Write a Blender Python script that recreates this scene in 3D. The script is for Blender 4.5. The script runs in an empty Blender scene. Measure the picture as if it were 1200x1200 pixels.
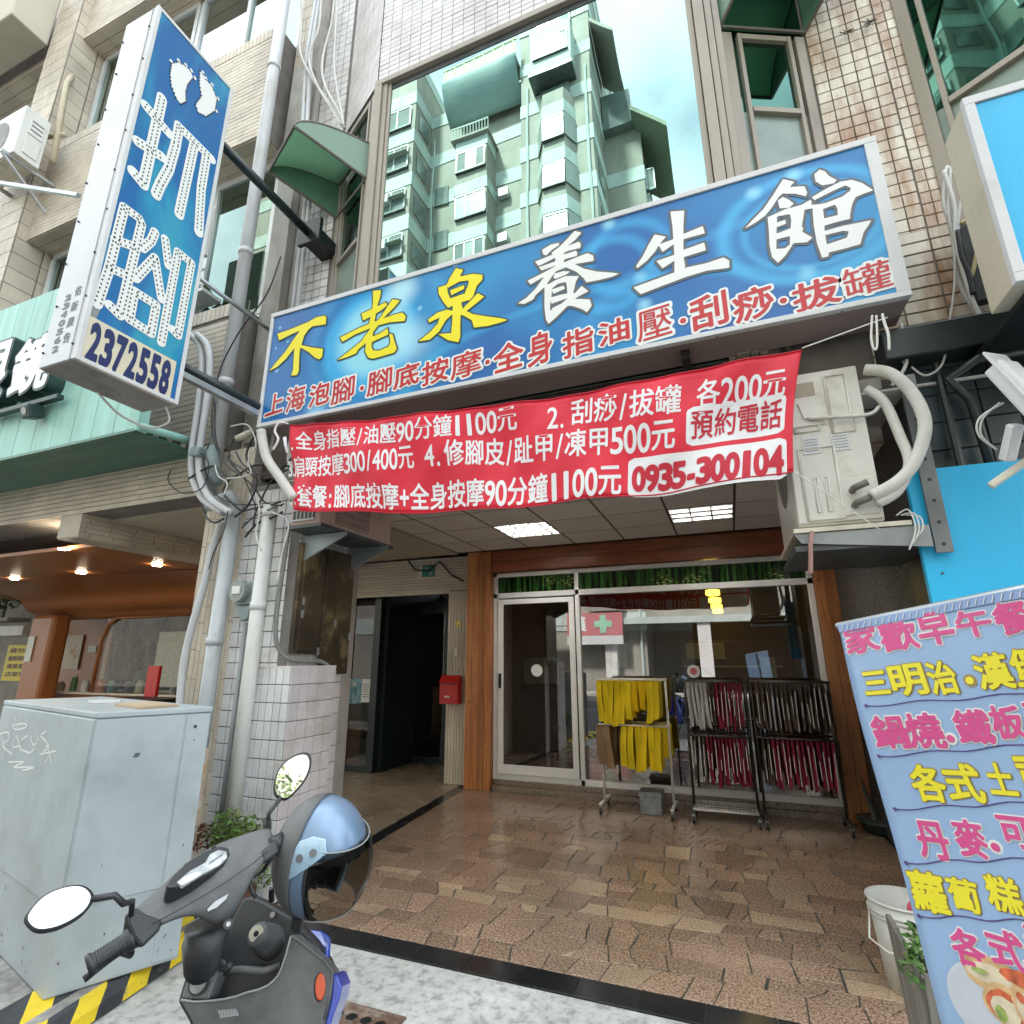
import bpy, bmesh, math, random
import numpy as np
from mathutils import Vector, Matrix
random.seed(7); rng = np.random.default_rng(7)
S = bpy.context.scene; COL = S.collection
R = math.radians

# ------------------------------------------------------------ camera, world, sun, exposure
YAW, PITCH, ROLL, FOC, CAM_H = 0.373513, 0.267988, -0.003544, 630.99, 1.55
def cam_axes():
    cy, sy, cp, sp = math.cos(YAW), math.sin(YAW), math.cos(PITCH), math.sin(PITCH)
    f = Vector((-sy*cp, cy*cp, sp)); r = Vector((cy, sy, 0)); u = r.cross(f)
    c, s = math.cos(ROLL), math.sin(ROLL)
    return c*r+s*u, -s*r+c*u, f
CR, CU, CF = cam_axes(); CO = Vector((0, 0, CAM_H))
cam = bpy.data.cameras.new('camera'); cam_o = bpy.data.objects.new('camera', cam); COL.objects.link(cam_o)
cam.sensor_width = 36; cam.lens = FOC/1200*36; cam.clip_start = 0.05; cam.clip_end = 500
mr = Matrix((CR, CU, -CF)).transposed().to_4x4(); mr.translation = CO
cam_o.matrix_world = mr; S.camera = cam_o
def at(x, y, ax, v):
    """survey: the point of the real plane X/Y/Z = v that the photograph shows at pixel x, y"""
    d = CR*((x-600)/FOC) - CU*((y-600)/FOC) + CF
    i = 'xyz'.index(ax)
    return CO + d*((v-CO[i])/d[i])

W = bpy.data.worlds.new('World'); S.world = W; W.use_nodes = True
nt = W.node_tree; nt.nodes.clear()
wo = nt.nodes.new('ShaderNodeOutputWorld'); bg = nt.nodes.new('ShaderNodeBackground')
sky = nt.nodes.new('ShaderNodeTexSky'); sky.sky_type = 'NISHITA'; sky.sun_disc = False
SUN_EL, SUN_AZ = R(52), R(205)
sky.sun_elevation = SUN_EL; sky.sun_rotation = SUN_AZ; sky.dust_density = 2.0; sky.ozone_density = 2.0
tc = nt.nodes.new('ShaderNodeTexCoord'); mp = nt.nodes.new('ShaderNodeMapping'); mp.inputs['Scale'].default_value = (1, 1, 1.6)
nz = nt.nodes.new('ShaderNodeTexNoise'); nz.inputs['Scale'].default_value = 2.2; nz.inputs['Detail'].default_value = 9; nz.inputs['Roughness'].default_value = .55
cr = nt.nodes.new('ShaderNodeValToRGB'); cr.color_ramp.elements[0].position = .34; cr.color_ramp.elements[1].position = .6
cr.color_ramp.elements[0].color = (.35, .35, .35, 1)
mx = nt.nodes.new('ShaderNodeMix'); mx.data_type = 'RGBA'; mx.inputs[7].default_value = (7.9, 8.6, 9.0, 1)
nt.links.new(tc.outputs['Generated'], mp.inputs[0]); nt.links.new(mp.outputs[0], nz.inputs['Vector'])
nt.links.new(nz.outputs[0], cr.inputs[0]); nt.links.new(cr.outputs[0], mx.inputs[0])
nt.links.new(sky.outputs[0], mx.inputs[6]); nt.links.new(mx.outputs[2], bg.inputs[0]); nt.links.new(bg.outputs[0], wo.inputs[0])
bg.inputs[1].default_value = 0.10
sun = bpy.data.lights.new('sun', 'SUN'); sun.energy = 3.2; sun.angle = R(6); sun.color = (1, .96, .9)
sun_o = bpy.data.objects.new('sun', sun); COL.objects.link(sun_o)
# the sun stands behind our building (towards +Y) and lights the tall block across the street
sd = Vector((-0.25, 0.66, 1.0)).normalized(); sun_o.rotation_euler = sd.to_track_quat('Z', 'Y').to_euler()
sky.sun_elevation = math.asin(sd.z); sky.sun_rotation = math.atan2(sd.x, sd.y)
V = S.view_settings; V.view_transform = 'Standard'; V.look = 'None'; V.exposure = 2.15; V.gamma = 1; V.use_curve_mapping = False
S.render.resolution_x = 1024; S.render.resolution_y = 1024

# ------------------------------------------------------------ materials
MAT = {}
def mat(name, col, rough=.6, metal=0., var=.12, scale=6., bump=0., bscale=40., stain=None, sscale=2., sth=.55, ssoft=.12,
        rnd=0., spec=.5, rvar=0., stretch=None, island=False, coat=0., alpha=1., emit=None, estr=1.):
    if name in MAT: return MAT[name]
    m = bpy.data.materials.new(name); m.use_nodes = True; t = m.node_tree; N = t.nodes; L = t.links
    b = N['Principled BSDF']; b.inputs['Roughness'].default_value = rough; b.inputs['Metallic'].default_value = metal
    b.inputs['Specular IOR Level'].default_value = spec; b.inputs['Coat Weight'].default_value = coat
    b.inputs['Coat Roughness'].default_value = .08
    geo = N.new('ShaderNodeNewGeometry'); mpn = N.new('ShaderNodeMapping')
    L.new(geo.outputs['Position'], mpn.inputs[0])
    if stretch: mpn.inputs['Scale'].default_value = stretch
    n1 = N.new('ShaderNodeTexNoise'); n1.inputs['Scale'].default_value = scale; n1.inputs['Detail'].default_value = 6
    L.new(mpn.outputs[0], n1.inputs['Vector'])
    hs = N.new('ShaderNodeHueSaturation'); hs.inputs['Color'].default_value = (*col, 1)
    last = hs.outputs[0]
    mr_ = N.new('ShaderNodeMapRange'); mr_.inputs[1].default_value = .3; mr_.inputs[2].default_value = .7
    mr_.inputs[3].default_value = 1-var; mr_.inputs[4].default_value = 1+var
    L.new(n1.outputs[0], mr_.inputs[0]); vout = mr_.outputs[0]
    if rnd:
        if island: rs = geo.outputs['Random Per Island']
        else:
            oi = N.new('ShaderNodeObjectInfo'); rs = oi.outputs['Random']
        m2 = N.new('ShaderNodeMapRange'); m2.inputs[3].default_value = 1-rnd; m2.inputs[4].default_value = 1+rnd
        L.new(rs, m2.inputs[0]); mu = N.new('ShaderNodeMath'); mu.operation = 'MULTIPLY'
        L.new(vout, mu.inputs[0]); L.new(m2.outputs[0], mu.inputs[1]); vout = mu.outputs[0]
    L.new(vout, hs.inputs['Value'])
    if stain:
        n2 = N.new('ShaderNodeTexNoise'); n2.inputs['Scale'].default_value = sscale; n2.inputs['Detail'].default_value = 8
        n2.inputs['Roughness'].default_value = .65
        L.new(mpn.outputs[0], n2.inputs['Vector'])
        m3 = N.new('ShaderNodeMapRange'); m3.inputs[1].default_value = sth-ssoft; m3.inputs[2].default_value = sth+ssoft
        L.new(n2.outputs[0], m3.inputs[0]); mi = N.new('ShaderNodeMix'); mi.data_type = 'RGBA'
        L.new(m3.outputs[0], mi.inputs[0]); L.new(last, mi.inputs[6]); mi.inputs[7].default_value = (*stain, 1); last = mi.outputs[2]
    L.new(last, b.inputs['Base Color'])
    if rvar:
        m4 = N.new('ShaderNodeMapRange'); m4.inputs[1].default_value = .3; m4.inputs[2].default_value = .7
        m4.inputs[3].default_value = max(0.02, rough-rvar); m4.inputs[4].default_value = rough+rvar
        n4 = N.new('ShaderNodeTexNoise'); n4.inputs['Scale'].default_value = 3.1; L.new(mpn.outputs[0], n4.inputs['Vector'])
        L.new(n4.outputs[0], m4.inputs[0]); L.new(m4.outputs[0], b.inputs['Roughness'])
    if bump:
        n3 = N.new('ShaderNodeTexNoise'); n3.inputs['Scale'].default_value = bscale; n3.inputs['Detail'].default_value = 4
        L.new(mpn.outputs[0], n3.inputs['Vector']); bu = N.new('ShaderNodeBump'); bu.inputs['Strength'].default_value = bump
        bu.inputs['Distance'].default_value = .01
        L.new(n3.outputs[0], bu.inputs['Height']); L.new(bu.outputs[0], b.inputs['Normal'])
    if emit: b.inputs['Emission Color'].default_value = (*emit, 1); b.inputs['Emission Strength'].default_value = estr
    if alpha < 1: b.inputs['Alpha'].default_value = alpha
    MAT[name] = m; return m
def glass_mat(name, tint, base=.12, rough=.01, gcol=(1, 1, 1), ior=1.5):
    """a pane one looks through: clear (or tinted) with a fresnel reflection on top"""
    if name in MAT: return MAT[name]
    m = bpy.data.materials.new(name); m.use_nodes = True; t = m.node_tree; N = t.nodes; L = t.links; N.clear()
    o = N.new('ShaderNodeOutputMaterial'); mi = N.new('ShaderNodeMixShader'); tr = N.new('ShaderNodeBsdfTransparent')
    gl = N.new('ShaderNodeBsdfGlossy'); gl.inputs['Roughness'].default_value = rough; gl.inputs['Color'].default_value = (*gcol, 1)
    tr.inputs[0].default_value = (*tint, 1); fr = N.new('ShaderNodeFresnel'); fr.inputs[0].default_value = ior
    ad = N.new('ShaderNodeMath'); ad.operation = 'ADD'; ad.use_clamp = True; ad.inputs[1].default_value = base
    L.new(fr.outputs[0], ad.inputs[0]); ge = N.new('ShaderNodeNewGeometry'); iv = N.new('ShaderNodeMath'); iv.operation = 'SUBTRACT'; iv.inputs[0].default_value = 1; L.new(ge.outputs['Backfacing'], iv.inputs[1])
    mb2 = N.new('ShaderNodeMath'); mb2.operation = 'MULTIPLY'; L.new(ad.outputs[0], mb2.inputs[0]); L.new(iv.outputs[0], mb2.inputs[1]); L.new(mb2.outputs[0], mi.inputs[0]); L.new(tr.outputs[0], mi.inputs[1]); L.new(gl.outputs[0], mi.inputs[2])
    L.new(mi.outputs[0], o.inputs[0]); MAT[name] = m; return m

# ------------------------------------------------------------ mesh building
class G:
    """collects boxes, tubes, polygons; build() links them as ONE mesh object"""
    def __init__(s): s.v = []; s.f = []; s.m = []; s.mi = 0
    def add(s, vs, fs):
        o = len(s.v); s.v += [tuple(v) for v in vs]; s.f += [tuple(i+o for i in f) for f in fs]; s.m += [s.mi]*len(fs); return s
    def box(s, x0, x1, y0, y1, z0, z1):
        return s.obox(((x0+x1)/2, (y0+y1)/2, (z0+z1)/2), (abs(x1-x0)/2, 0, 0), (0, abs(y1-y0)/2, 0), (0, 0, abs(z1-z0)/2))
    def obox(s, c, a, b, d):
        c, a, b, d = map(Vector, (c, a, b, d)); vs = [c+i*a+j*b+k*d for k in (-1, 1) for j in (-1, 1) for i in (-1, 1)]
        return s.add(vs, [(0, 2, 3, 1), (4, 5, 7, 6), (0, 1, 5, 4), (2, 6, 7, 3), (0, 4, 6, 2), (1, 3, 7, 5)])
    def bar(s, p, q, w, h, up=(0, 0, 1)):
        p, q = Vector(p), Vector(q); d = (q-p)/2; up = Vector(up); sx = d.cross(up)
        if sx.length < 1e-6: sx = d.cross(Vector((0, 1, 0)))
        sx = sx.normalized()*w/2; uz = sx.cross(d).normalized()*h/2
        return s.obox((p+q)/2, d, sx, uz)
    def tube(s, pts, r, n=8, cap=True):
        pts = [Vector(p) for p in pts]; k = len(pts); rs = r if isinstance(r, (list, tuple)) else [r]*k
        ref = None; vs = []
        for i, p in enumerate(pts):
            t = (pts[min(i+1, k-1)]-pts[max(i-1, 0)]).normalized()
            if ref is None: ref = t.cross(Vector((0, 0, 1)) if abs(t.z) < .9 else Vector((1, 0, 0))).normalized()
            ref = (ref - t*ref.dot(t)).normalized(); b = t.cross(ref)
            for j in range(n):
                a = 2*math.pi*j/n; vs.append(p+(ref*math.cos(a)+b*math.sin(a))*rs[i])
        fs = [(i*n+j, i*n+(j+1) % n, (i+1)*n+(j+1) % n, (i+1)*n+j) for i in range(k-1) for j in range(n)]
        if cap: fs += [tuple(range(n))[::-1], tuple((k-1)*n+j for j in range(n))]
        return s.add(vs, fs)
    def prism(s, poly, d):
        """poly: list of 3D points, d: extrusion vector"""
        n = len(poly); d = Vector(d); a = [Vector(p) for p in poly]; b = [p+d for p in a]
        return s.add(a+b, [tuple(range(n))[::-1], tuple(range(n, 2*n))]+[(i, (i+1) % n, n+(i+1) % n, n+i) for i in range(n)])
    def grid(s, fn, nu, nv, closeu=False):
        vs = [fn(i/nu, j/nv) for j in range(nv+1) for i in range(nu+1)]
        return s.add(vs, [(j*(nu+1)+i, j*(nu+1)+i+1, (j+1)*(nu+1)+i+1, (j+1)*(nu+1)+i) for j in range(nv) for i in range(nu)])
    def ball(s, c, r, n=12, m=8, ax=(1, 1, 1)):
        c = Vector(c)
        return s.grid(lambda u, v: c+Vector((r*ax[0]*math.cos(2*math.pi*u)*math.sin(math.pi*v), r*ax[1]*math.sin(2*math.pi*u)*math.sin(math.pi*v), -r*ax[2]*math.cos(math.pi*v))), n, m)
    def disc(s, c, nrm, r, n=20, ry=None, up=(0, 0, 1)):
        c, nrm = Vector(c), Vector(nrm).normalized(); a = nrm.cross(Vector(up)).normalized(); b = a.cross(nrm); ry = ry or r
        return s.add([c+a*r*math.cos(2*math.pi*i/n)+b*ry*math.sin(2*math.pi*i/n) for i in range(n)], [tuple(range(n))])
    def mesh(s, name, mats, smooth=False):
        me = bpy.data.meshes.new(name); me.from_pydata(s.v, [], s.f)
        for q in (mats if isinstance(mats, (list, tuple)) else [mats]): me.materials.append(q)
        if max(s.m, default=0) > 0: me.polygons.foreach_set('material_index', s.m)
        if smooth: me.polygons.foreach_set('use_smooth', [True]*len(me.polygons))
        me.update(); return me
    def build(s, name, mats, parent=None, smooth=False, bevel=0, seg=2, kind=None, label=None, subd=0, solid=0, weld=False):
        me = s.mesh(name, mats, smooth)
        if weld:
            bm = bmesh.new(); bm.from_mesh(me); bmesh.ops.remove_doubles(bm, verts=bm.verts, dist=1e-4)
            bmesh.ops.recalc_face_normals(bm, faces=bm.faces); bm.to_mesh(me); bm.free()
        o = link(name, me, parent)
        if solid:
            d = o.modifiers.new('solid', 'SOLIDIFY'); d.thickness = solid; d.offset = 0
        if bevel:
            d = o.modifiers.new('bevel', 'BEVEL'); d.width = bevel; d.segments = seg; d.limit_method = 'ANGLE'; d.angle_limit = R(40); d.harden_normals = False
        if subd:
            d = o.modifiers.new('sub', 'SUBSURF'); d.levels = subd; d.render_levels = subd
        if kind: o['kind'] = kind
        if label: o['label'] = label
        return o
def link(name, data, parent=None):
    o = bpy.data.objects.new(name, data); COL.objects.link(o)
    if parent is not None:
        o.parent = parent
        w = Vector((0, 0, 0)); q = parent
        pm = WM.get(parent.name, Matrix.Identity(4))
        o.matrix_parent_inverse = pm.inverted(); WM[o.name] = Matrix.Identity(4)
    else: WM[o.name] = Matrix.Identity(4)
    return o
WM = {}
def tag(o, label=None, cat=None, group=None, kind=None):
    if label: o['label'] = label
    if cat: o['category'] = cat
    if group: o['group'] = group
    if kind: o['kind'] = kind
    return o
def thing(name, label, cat, loc=(0, 0, 0), group=None):
    o = bpy.data.objects.new(name, None); COL.objects.link(o); o.location = loc; o.empty_display_size = .2
    WM[o.name] = Matrix.Translation(Vector(loc)); return tag(o, label, cat, group)
def copy_tree(o, parent=None):
    c = o.copy(); COL.objects.link(c)
    if parent is not None: c.parent = parent
    for ch in list(o.children): copy_tree(ch, c)
    return c
TM = {}
def piece(name, size, m, parent, loc, jitter=0., rot=None):
    """one brick / tile / panel sharing its mesh with all alike"""
    key = (name, tuple(round(x, 4) for x in size), m.name)
    if key not in TM:
        a, b, c = (x/2 for x in size); me = G().box(-a, a, -b, b, -c, c).mesh(name, m)
        bm = bmesh.new(); bm.from_mesh(me); bmesh.ops.bevel(bm, geom=bm.edges[:], offset=min(.003, min(size)/4), segments=1, affect='EDGES'); bm.to_mesh(me); bm.free()
        TM[key] = me
    o = bpy.data.objects.new(name, TM[key]); COL.objects.link(o)
    M_ = Matrix.Translation(Vector(loc))
    if rot is not None: M_ = M_ @ rot
    if jitter: M_ = M_ @ Matrix.Rotation(random.uniform(-jitter, jitter), 4, 'X') @ Matrix.Rotation(random.uniform(-jitter, jitter), 4, 'Z')
    o.parent = parent; o.matrix_parent_inverse = WM.get(parent.name, Matrix.Identity(4)).inverted(); o.matrix_basis = M_
    return o

# ------------------------------------------------------------ lettering: outlines by signed distance
GC = {}
def glyph_segs(ch):
    """boundary segments of a glyph of Blender's own font, in em units"""
    cu = bpy.data.curves.new('g', 'FONT'); cu.body = ch; cu.size = 1; cu.resolution_u = 4
    o = bpy.data.objects.new('g', cu); COL.objects.link(o); dg = bpy.context.evaluated_depsgraph_get()
    me = bpy.data.meshes.new_from_object(o.evaluated_get(dg)); cnt = {}
    co = [(round(v.co.x, 5), round(v.co.y, 5)) for v in me.vertices]
    for p in me.polygons:
        vs = list(p.vertices)
        for i in range(len(vs)):
            a, b = co[vs[i]], co[vs[(i+1) % len(vs)]]
            if a == b: continue
            k = (a, b) if a < b else (b, a); cnt[k] = cnt.get(k, 0)+1
    bpy.data.objects.remove(o); bpy.data.curves.remove(cu); bpy.data.meshes.remove(me)
    return np.array([[*a, *b] for (a, b), c in cnt.items() if c % 2 == 1])
def sdf_grid(segs, X, Y):
    P = np.stack([X.ravel(), Y.ravel()], 1); A = segs[:, :2]; B = segs[:, 2:]; D = B-A; L2 = (D**2).sum(1)+1e-12
    out = np.empty(len(P)); ins = np.zeros(len(P), bool)
    for i in range(0, len(P), 4000):
        p = P[i:i+4000, None, :]; t = np.clip(((p-A)*D).sum(2)/L2, 0, 1); q = A+t[..., None]*D
        out[i:i+4000] = np.sqrt(((p-q)**2).sum(2).min(1))
        y = p[..., 1]; x = p[..., 0]; c = (A[:, 1] > y) != (B[:, 1] > y)
        with np.errstate(divide='ignore', invalid='ignore'):
            xi = A[:, 0]+(y-A[:, 1])*D[:, 0]/np.where(D[:, 1] == 0, 1e-12, D[:, 1])
        ins[i:i+4000] = ((c & (x < xi)).sum(1) % 2) == 1
    return (out*np.where(ins, -1, 1)).reshape(X.shape)
def iso_polys(Dg, x0, y0, h, iso):
    """filled region Dg < iso as 2D vertices and faces (rows of whole cells merged)"""
    F = Dg-iso; ins = F < 0; vs = []; fs = []; ny, nx = F.shape
    full = ins[:-1, :-1] & ins[1:, :-1] & ins[:-1, 1:] & ins[1:, 1:]; anyi = ins[:-1, :-1] | ins[1:, :-1] | ins[:-1, 1:] | ins[1:, 1:]
    for j in range(ny-1):
        i = 0; row = full[j]
        if not anyi[j].any(): continue
        while i < nx-1:
            if row[i]:
                k = i
                while k < nx-1 and row[k]: k += 1
                o = len(vs); vs += [(x0+i*h, y0+j*h), (x0+k*h, y0+j*h), (x0+k*h, y0+(j+1)*h), (x0+i*h, y0+(j+1)*h)]; fs.append((o, o+1, o+2, o+3)); i = k
            else: i += 1
    js, is_ = np.nonzero(anyi & ~full)
    for j, i in zip(js.tolist(), is_.tolist()):
        c = ((i, j), (i+1, j), (i+1, j+1), (i, j+1)); v = [F[b, a] for a, b in c]; pl = []
        for k in range(4):
            a, b = v[k], v[(k+1) % 4]
            if a < 0: pl.append((x0+c[k][0]*h, y0+c[k][1]*h))
            if (a < 0) != (b < 0):
                t = a/(a-b); q = c[(k+1) % 4]; pl.append((x0+(c[k][0]+t*(q[0]-c[k][0]))*h, y0+(c[k][1]+t*(q[1]-c[k][1]))*h))
        if len(pl) > 2:
            o = len(vs); vs += pl; fs.append(tuple(range(o, o+len(pl))))
    return vs, fs
def glyph(ch, n=44):
    if (ch, n) in GC: return GC[(ch, n)]
    sg = glyph_segs(ch); h = 1.0/n
    if not len(sg): GC[(ch, n)] = None; return None
    x0, x1 = min(sg[:, 0].min(), sg[:, 2].min()), max(sg[:, 0].max(), sg[:, 2].max())
    y0, y1 = min(sg[:, 1].min(), sg[:, 3].min()), max(sg[:, 1].max(), sg[:, 3].max())
    m = .14; xs = np.arange(x0-m, x1+m+h, h); ys = np.arange(y0-m, y1+m+h, h); X, Y = np.meshgrid(xs, ys)
    D = sdf_grid(sg, X, Y); GC[(ch, n)] = (D, xs[0], ys[0], h, (x0, x1, y0, y1)); return GC[(ch, n)]
def text_geo(g, ch, fn, iso, n=44, bbox=True):
    """adds glyph ch; fn maps unit box (0..1, 0..1 over the glyph's own box) to 3D"""
    r = glyph(ch, n)
    if r is None: return
    D, gx, gy, h, (x0, x1, y0, y1) = r
    vs, fs = iso_polys(D, gx, gy, h, iso); w = max(x1-x0, 1e-3); hh = max(y1-y0, 1e-3)
    g.add([fn((x-x0)/w, (y-y0)/hh) for x, y in vs], fs)
def adv(ch):
    return 1.0 if ord(ch) > 0x2e80 else (.56 if ch.isdigit() else {' ': .5, '/': .45, '.': .35, '·': .5, ':': .4, '+': .6, '-': .45, '(': .4, ')': .4}.get(ch, .6))
def run_text(g, s, fn, iso, n=44, fill=.9):
    """a run of characters over u 0..1, v 0..1 (v up); every character keeps its own height in the em box"""
    tot = sum(adv(c) for c in s); u = 0
    for c in s:
        a = adv(c); r = glyph(c, n) if c not in ' ' else None
        if r is not None:
            D, gx, gy, h, (x0, x1, y0, y1) = r; cx = (x0+x1)/2; w = x1-x0
            base, top = (-.12, .88) if a == 1.0 else (-.03, .80)
            sc = min(1.0, a*fill/max(w, .05)) if a != 1.0 else 1.0
            if c in '0123456789': sc = a*fill/max(w, .3)
            vs, fs = iso_polys(D, gx, gy, h, iso)
            g.add([fn((u+a/2+(x-cx)*sc)/tot, (y-base)/(top-base)) for x, y in vs], fs)
        u += a
def stroke_sdf(polys, X, Y):
    D = None
    for p in polys:
        p = np.array(p, float); sg = np.concatenate([p, np.roll(p, -1, 0)], 1); d = sdf_grid(sg, X, Y)
        D = d if D is None else np.minimum(D, d)
    return D
def capsule_sdf(chains, r, X, Y):
    D = np.full(X.shape, 9.)
    for ch in chains:
        for (ax, ay), (bx, by) in zip(ch[:-1], ch[1:]):
            dx, dy = bx-ax, by-ay; t = np.clip(((X-ax)*dx+(Y-ay)*dy)/(dx*dx+dy*dy+1e-12), 0, 1)
            D = np.minimum(D, np.hypot(X-ax-t*dx, Y-ay-t*dy)-r)
    return D
def field(pts, m, h):
    p = np.array(pts); xs = np.arange(p[:, 0].min()-m, p[:, 0].max()+m+h, h); ys = np.arange(p[:, 1].min()-m, p[:, 1].max()+m+h, h)
    X, Y = np.meshgrid(xs, ys); return X, Y, xs[0], ys[0]
# ------------------------------------------------------------ palette
m_grout = mat('grout', (.21, .19, .17), .9, var=.2)
m_grout_l = mat('grout_light', (.42, .39, .36), .9, var=.15)
m_tile_w = mat('white_glazed_tile', (.68, .665, .65), .3, var=.05, rnd=.07, stain=(.42, .37, .32), sscale=2.2, sth=.62, ssoft=.12, scale=3)
m_tile_ws = mat('white_glazed_tile_stuff', (.66, .645, .64), .35, var=.05, rnd=.08, island=True, stain=(.40, .36, .32), sscale=1.8, sth=.62, ssoft=.15)
m_tile_p = mat('pinkish_wall_tile', (.66, .62, .61), .4, var=.05, rnd=.07, stain=(.42, .38, .35), sscale=1.7, sth=.6)
m_tile_ps = mat('pinkish_wall_tile_stuff', (.66, .62, .61), .4, var=.05, rnd=.07, island=True, stain=(.42, .38, .35), sscale=1.7, sth=.6)
m_tile_b = mat('beige_wall_tile', (.60, .525, .42), .5, var=.08, rnd=.1, island=True, stain=(.36, .31, .25), sscale=1.4, sth=.62, ssoft=.2, scale=1.5)
m_tile_bp = mat('beige_wall_tile_piece', (.60, .525, .42), .5, var=.08, rnd=.1, stain=(.36, .31, .25), sscale=1.4, sth=.62, ssoft=.2, scale=1.5)
m_tile_r = mat('rust_stained_tile', (.70, .64, .52), .4, var=.12, rnd=.12, stain=(.33, .145, .05), sscale=5.5, sth=.555, ssoft=.14, scale=4, stretch=(1.3, 1, .3))
m_tile_d = mat('dark_slate_tile', (.035, .05, .055), .3, var=.3, rnd=.3, stain=(.10, .115, .115), sscale=3, sth=.6)
m_conc = mat('concrete', (.40, .385, .35), .9, var=.25, scale=3, bump=.4, bscale=30, stain=(.22, .21, .19), sscale=2.5, sth=.58)
m_plaster = mat('plaster', (.52, .47, .38), .85, var=.07, scale=1.2)
m_black = mat('black_paint', (.012, .013, .014), .35, var=.2)
m_blackst = mat('black_granite', (.018, .018, .019), .16, var=.3, rnd=.25, scale=60, rvar=.08)
m_white = mat('white_paint', (.62, .62, .61), .45, var=.06, stain=(.5, .48, .44), sscale=3, sth=.66)
m_whitepvc = mat('white_plastic_pipe', (.55, .56, .57), .4, var=.08, scale=2, stain=(.40, .39, .35), sscale=3, sth=.63, stretch=(1, 1, .4))
m_cream = mat('cream_plastic', (.66, .61, .49), .5, var=.08, stain=(.36, .31, .23), sscale=4, sth=.64)
m_alu = mat('weathered_aluminium', (.36, .315, .255), .5, metal=.1, var=.14, scale=3, stretch=(1, 1, .3), stain=(.26, .22, .18), sscale=3, sth=.62)
m_steel = mat('galvanised_steel', (.42, .44, .44), .4, metal=.7, var=.25, scale=5)
m_steeld = mat('dull_dark_steel', (.10, .11, .11), .45, metal=.5, var=.3)
m_frame = mat('white_aluminium_frame', (.80, .79, .76), .35, var=.05)
m_wood = None

def wood_mat(name, c1, c2, ax='z', rough=.42, sc=9.):
    m = bpy.data.materials.new(name); m.use_nodes = True; t = m.node_tree; N = t.nodes; L = t.links; b = N['Principled BSDF']
    b.inputs['Roughness'].default_value = rough; b.inputs['Coat Weight'].default_value = .25; b.inputs['Coat Roughness'].default_value = .25
    g = N.new('ShaderNodeNewGeometry'); mp_ = N.new('ShaderNodeMapping'); s = [sc, sc, sc]; s['xyz'.index(ax)] = sc*.09
    mp_.inputs['Scale'].default_value = s; L.new(g.outputs['Position'], mp_.inputs[0])
    n = N.new('ShaderNodeTexNoise'); n.inputs['Scale'].default_value = 1.6; n.inputs['Detail'].default_value = 8; n.inputs['Distortion'].default_value = .5
    L.new(mp_.outputs[0], n.inputs['Vector']); w = N.new('ShaderNodeMath'); w.operation = 'MULTIPLY'; w.inputs[1].default_value = 7
    L.new(n.outputs[0], w.inputs[0]); f = N.new('ShaderNodeMath'); f.operation = 'PINGPONG'; f.inputs[1].default_value = 1; L.new(w.outputs[0], f.inputs[0])
    k = N.new('ShaderNodeTexVoronoi'); k.inputs['Scale'].default_value = 4.5; L.new(g.outputs['Position'], k.inputs['Vector'])
    kr = N.new('ShaderNodeMapRange'); kr.inputs[1].default_value = .02; kr.inputs[2].default_value = .11; kr.inputs[3].default_value = 0; kr.inputs[4].default_value = 1
    L.new(k.outputs['Distance'], kr.inputs[0])
    mi = N.new('ShaderNodeMix'); mi.data_type = 'RGBA'; L.new(f.outputs[0], mi.inputs[0]); mi.inputs[6].default_value = (*c1, 1); mi.inputs[7].default_value = (*c2, 1)
    m2 = N.new('ShaderNodeMix'); m2.data_type = 'RGBA'; L.new(kr.outputs[0], m2.inputs[0]); m2.inputs[6].default_value = tuple(x*.35 for x in c2)+(1,); L.new(mi.outputs[2], m2.inputs[7])
    oi = N.new('ShaderNodeObjectInfo'); mr3 = N.new('ShaderNodeMapRange'); mr3.inputs[3].default_value = .8; mr3.inputs[4].default_value = 1.2; L.new(oi.outputs['Random'], mr3.inputs[0])
    hs = N.new('ShaderNodeHueSaturation'); L.new(mr3.outputs[0], hs.inputs['Value']); L.new(m2.outputs[2], hs.inputs['Color']); L.new(hs.outputs[0], b.inputs['Base Color'])
    return m
m_woodv = wood_mat('stained_pine_upright', (.52, .21, .065), (.36, .125, .035), 'z')
m_woodh = wood_mat('stained_pine_beam', (.34, .095, .035), (.22, .06, .02), 'x')

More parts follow.
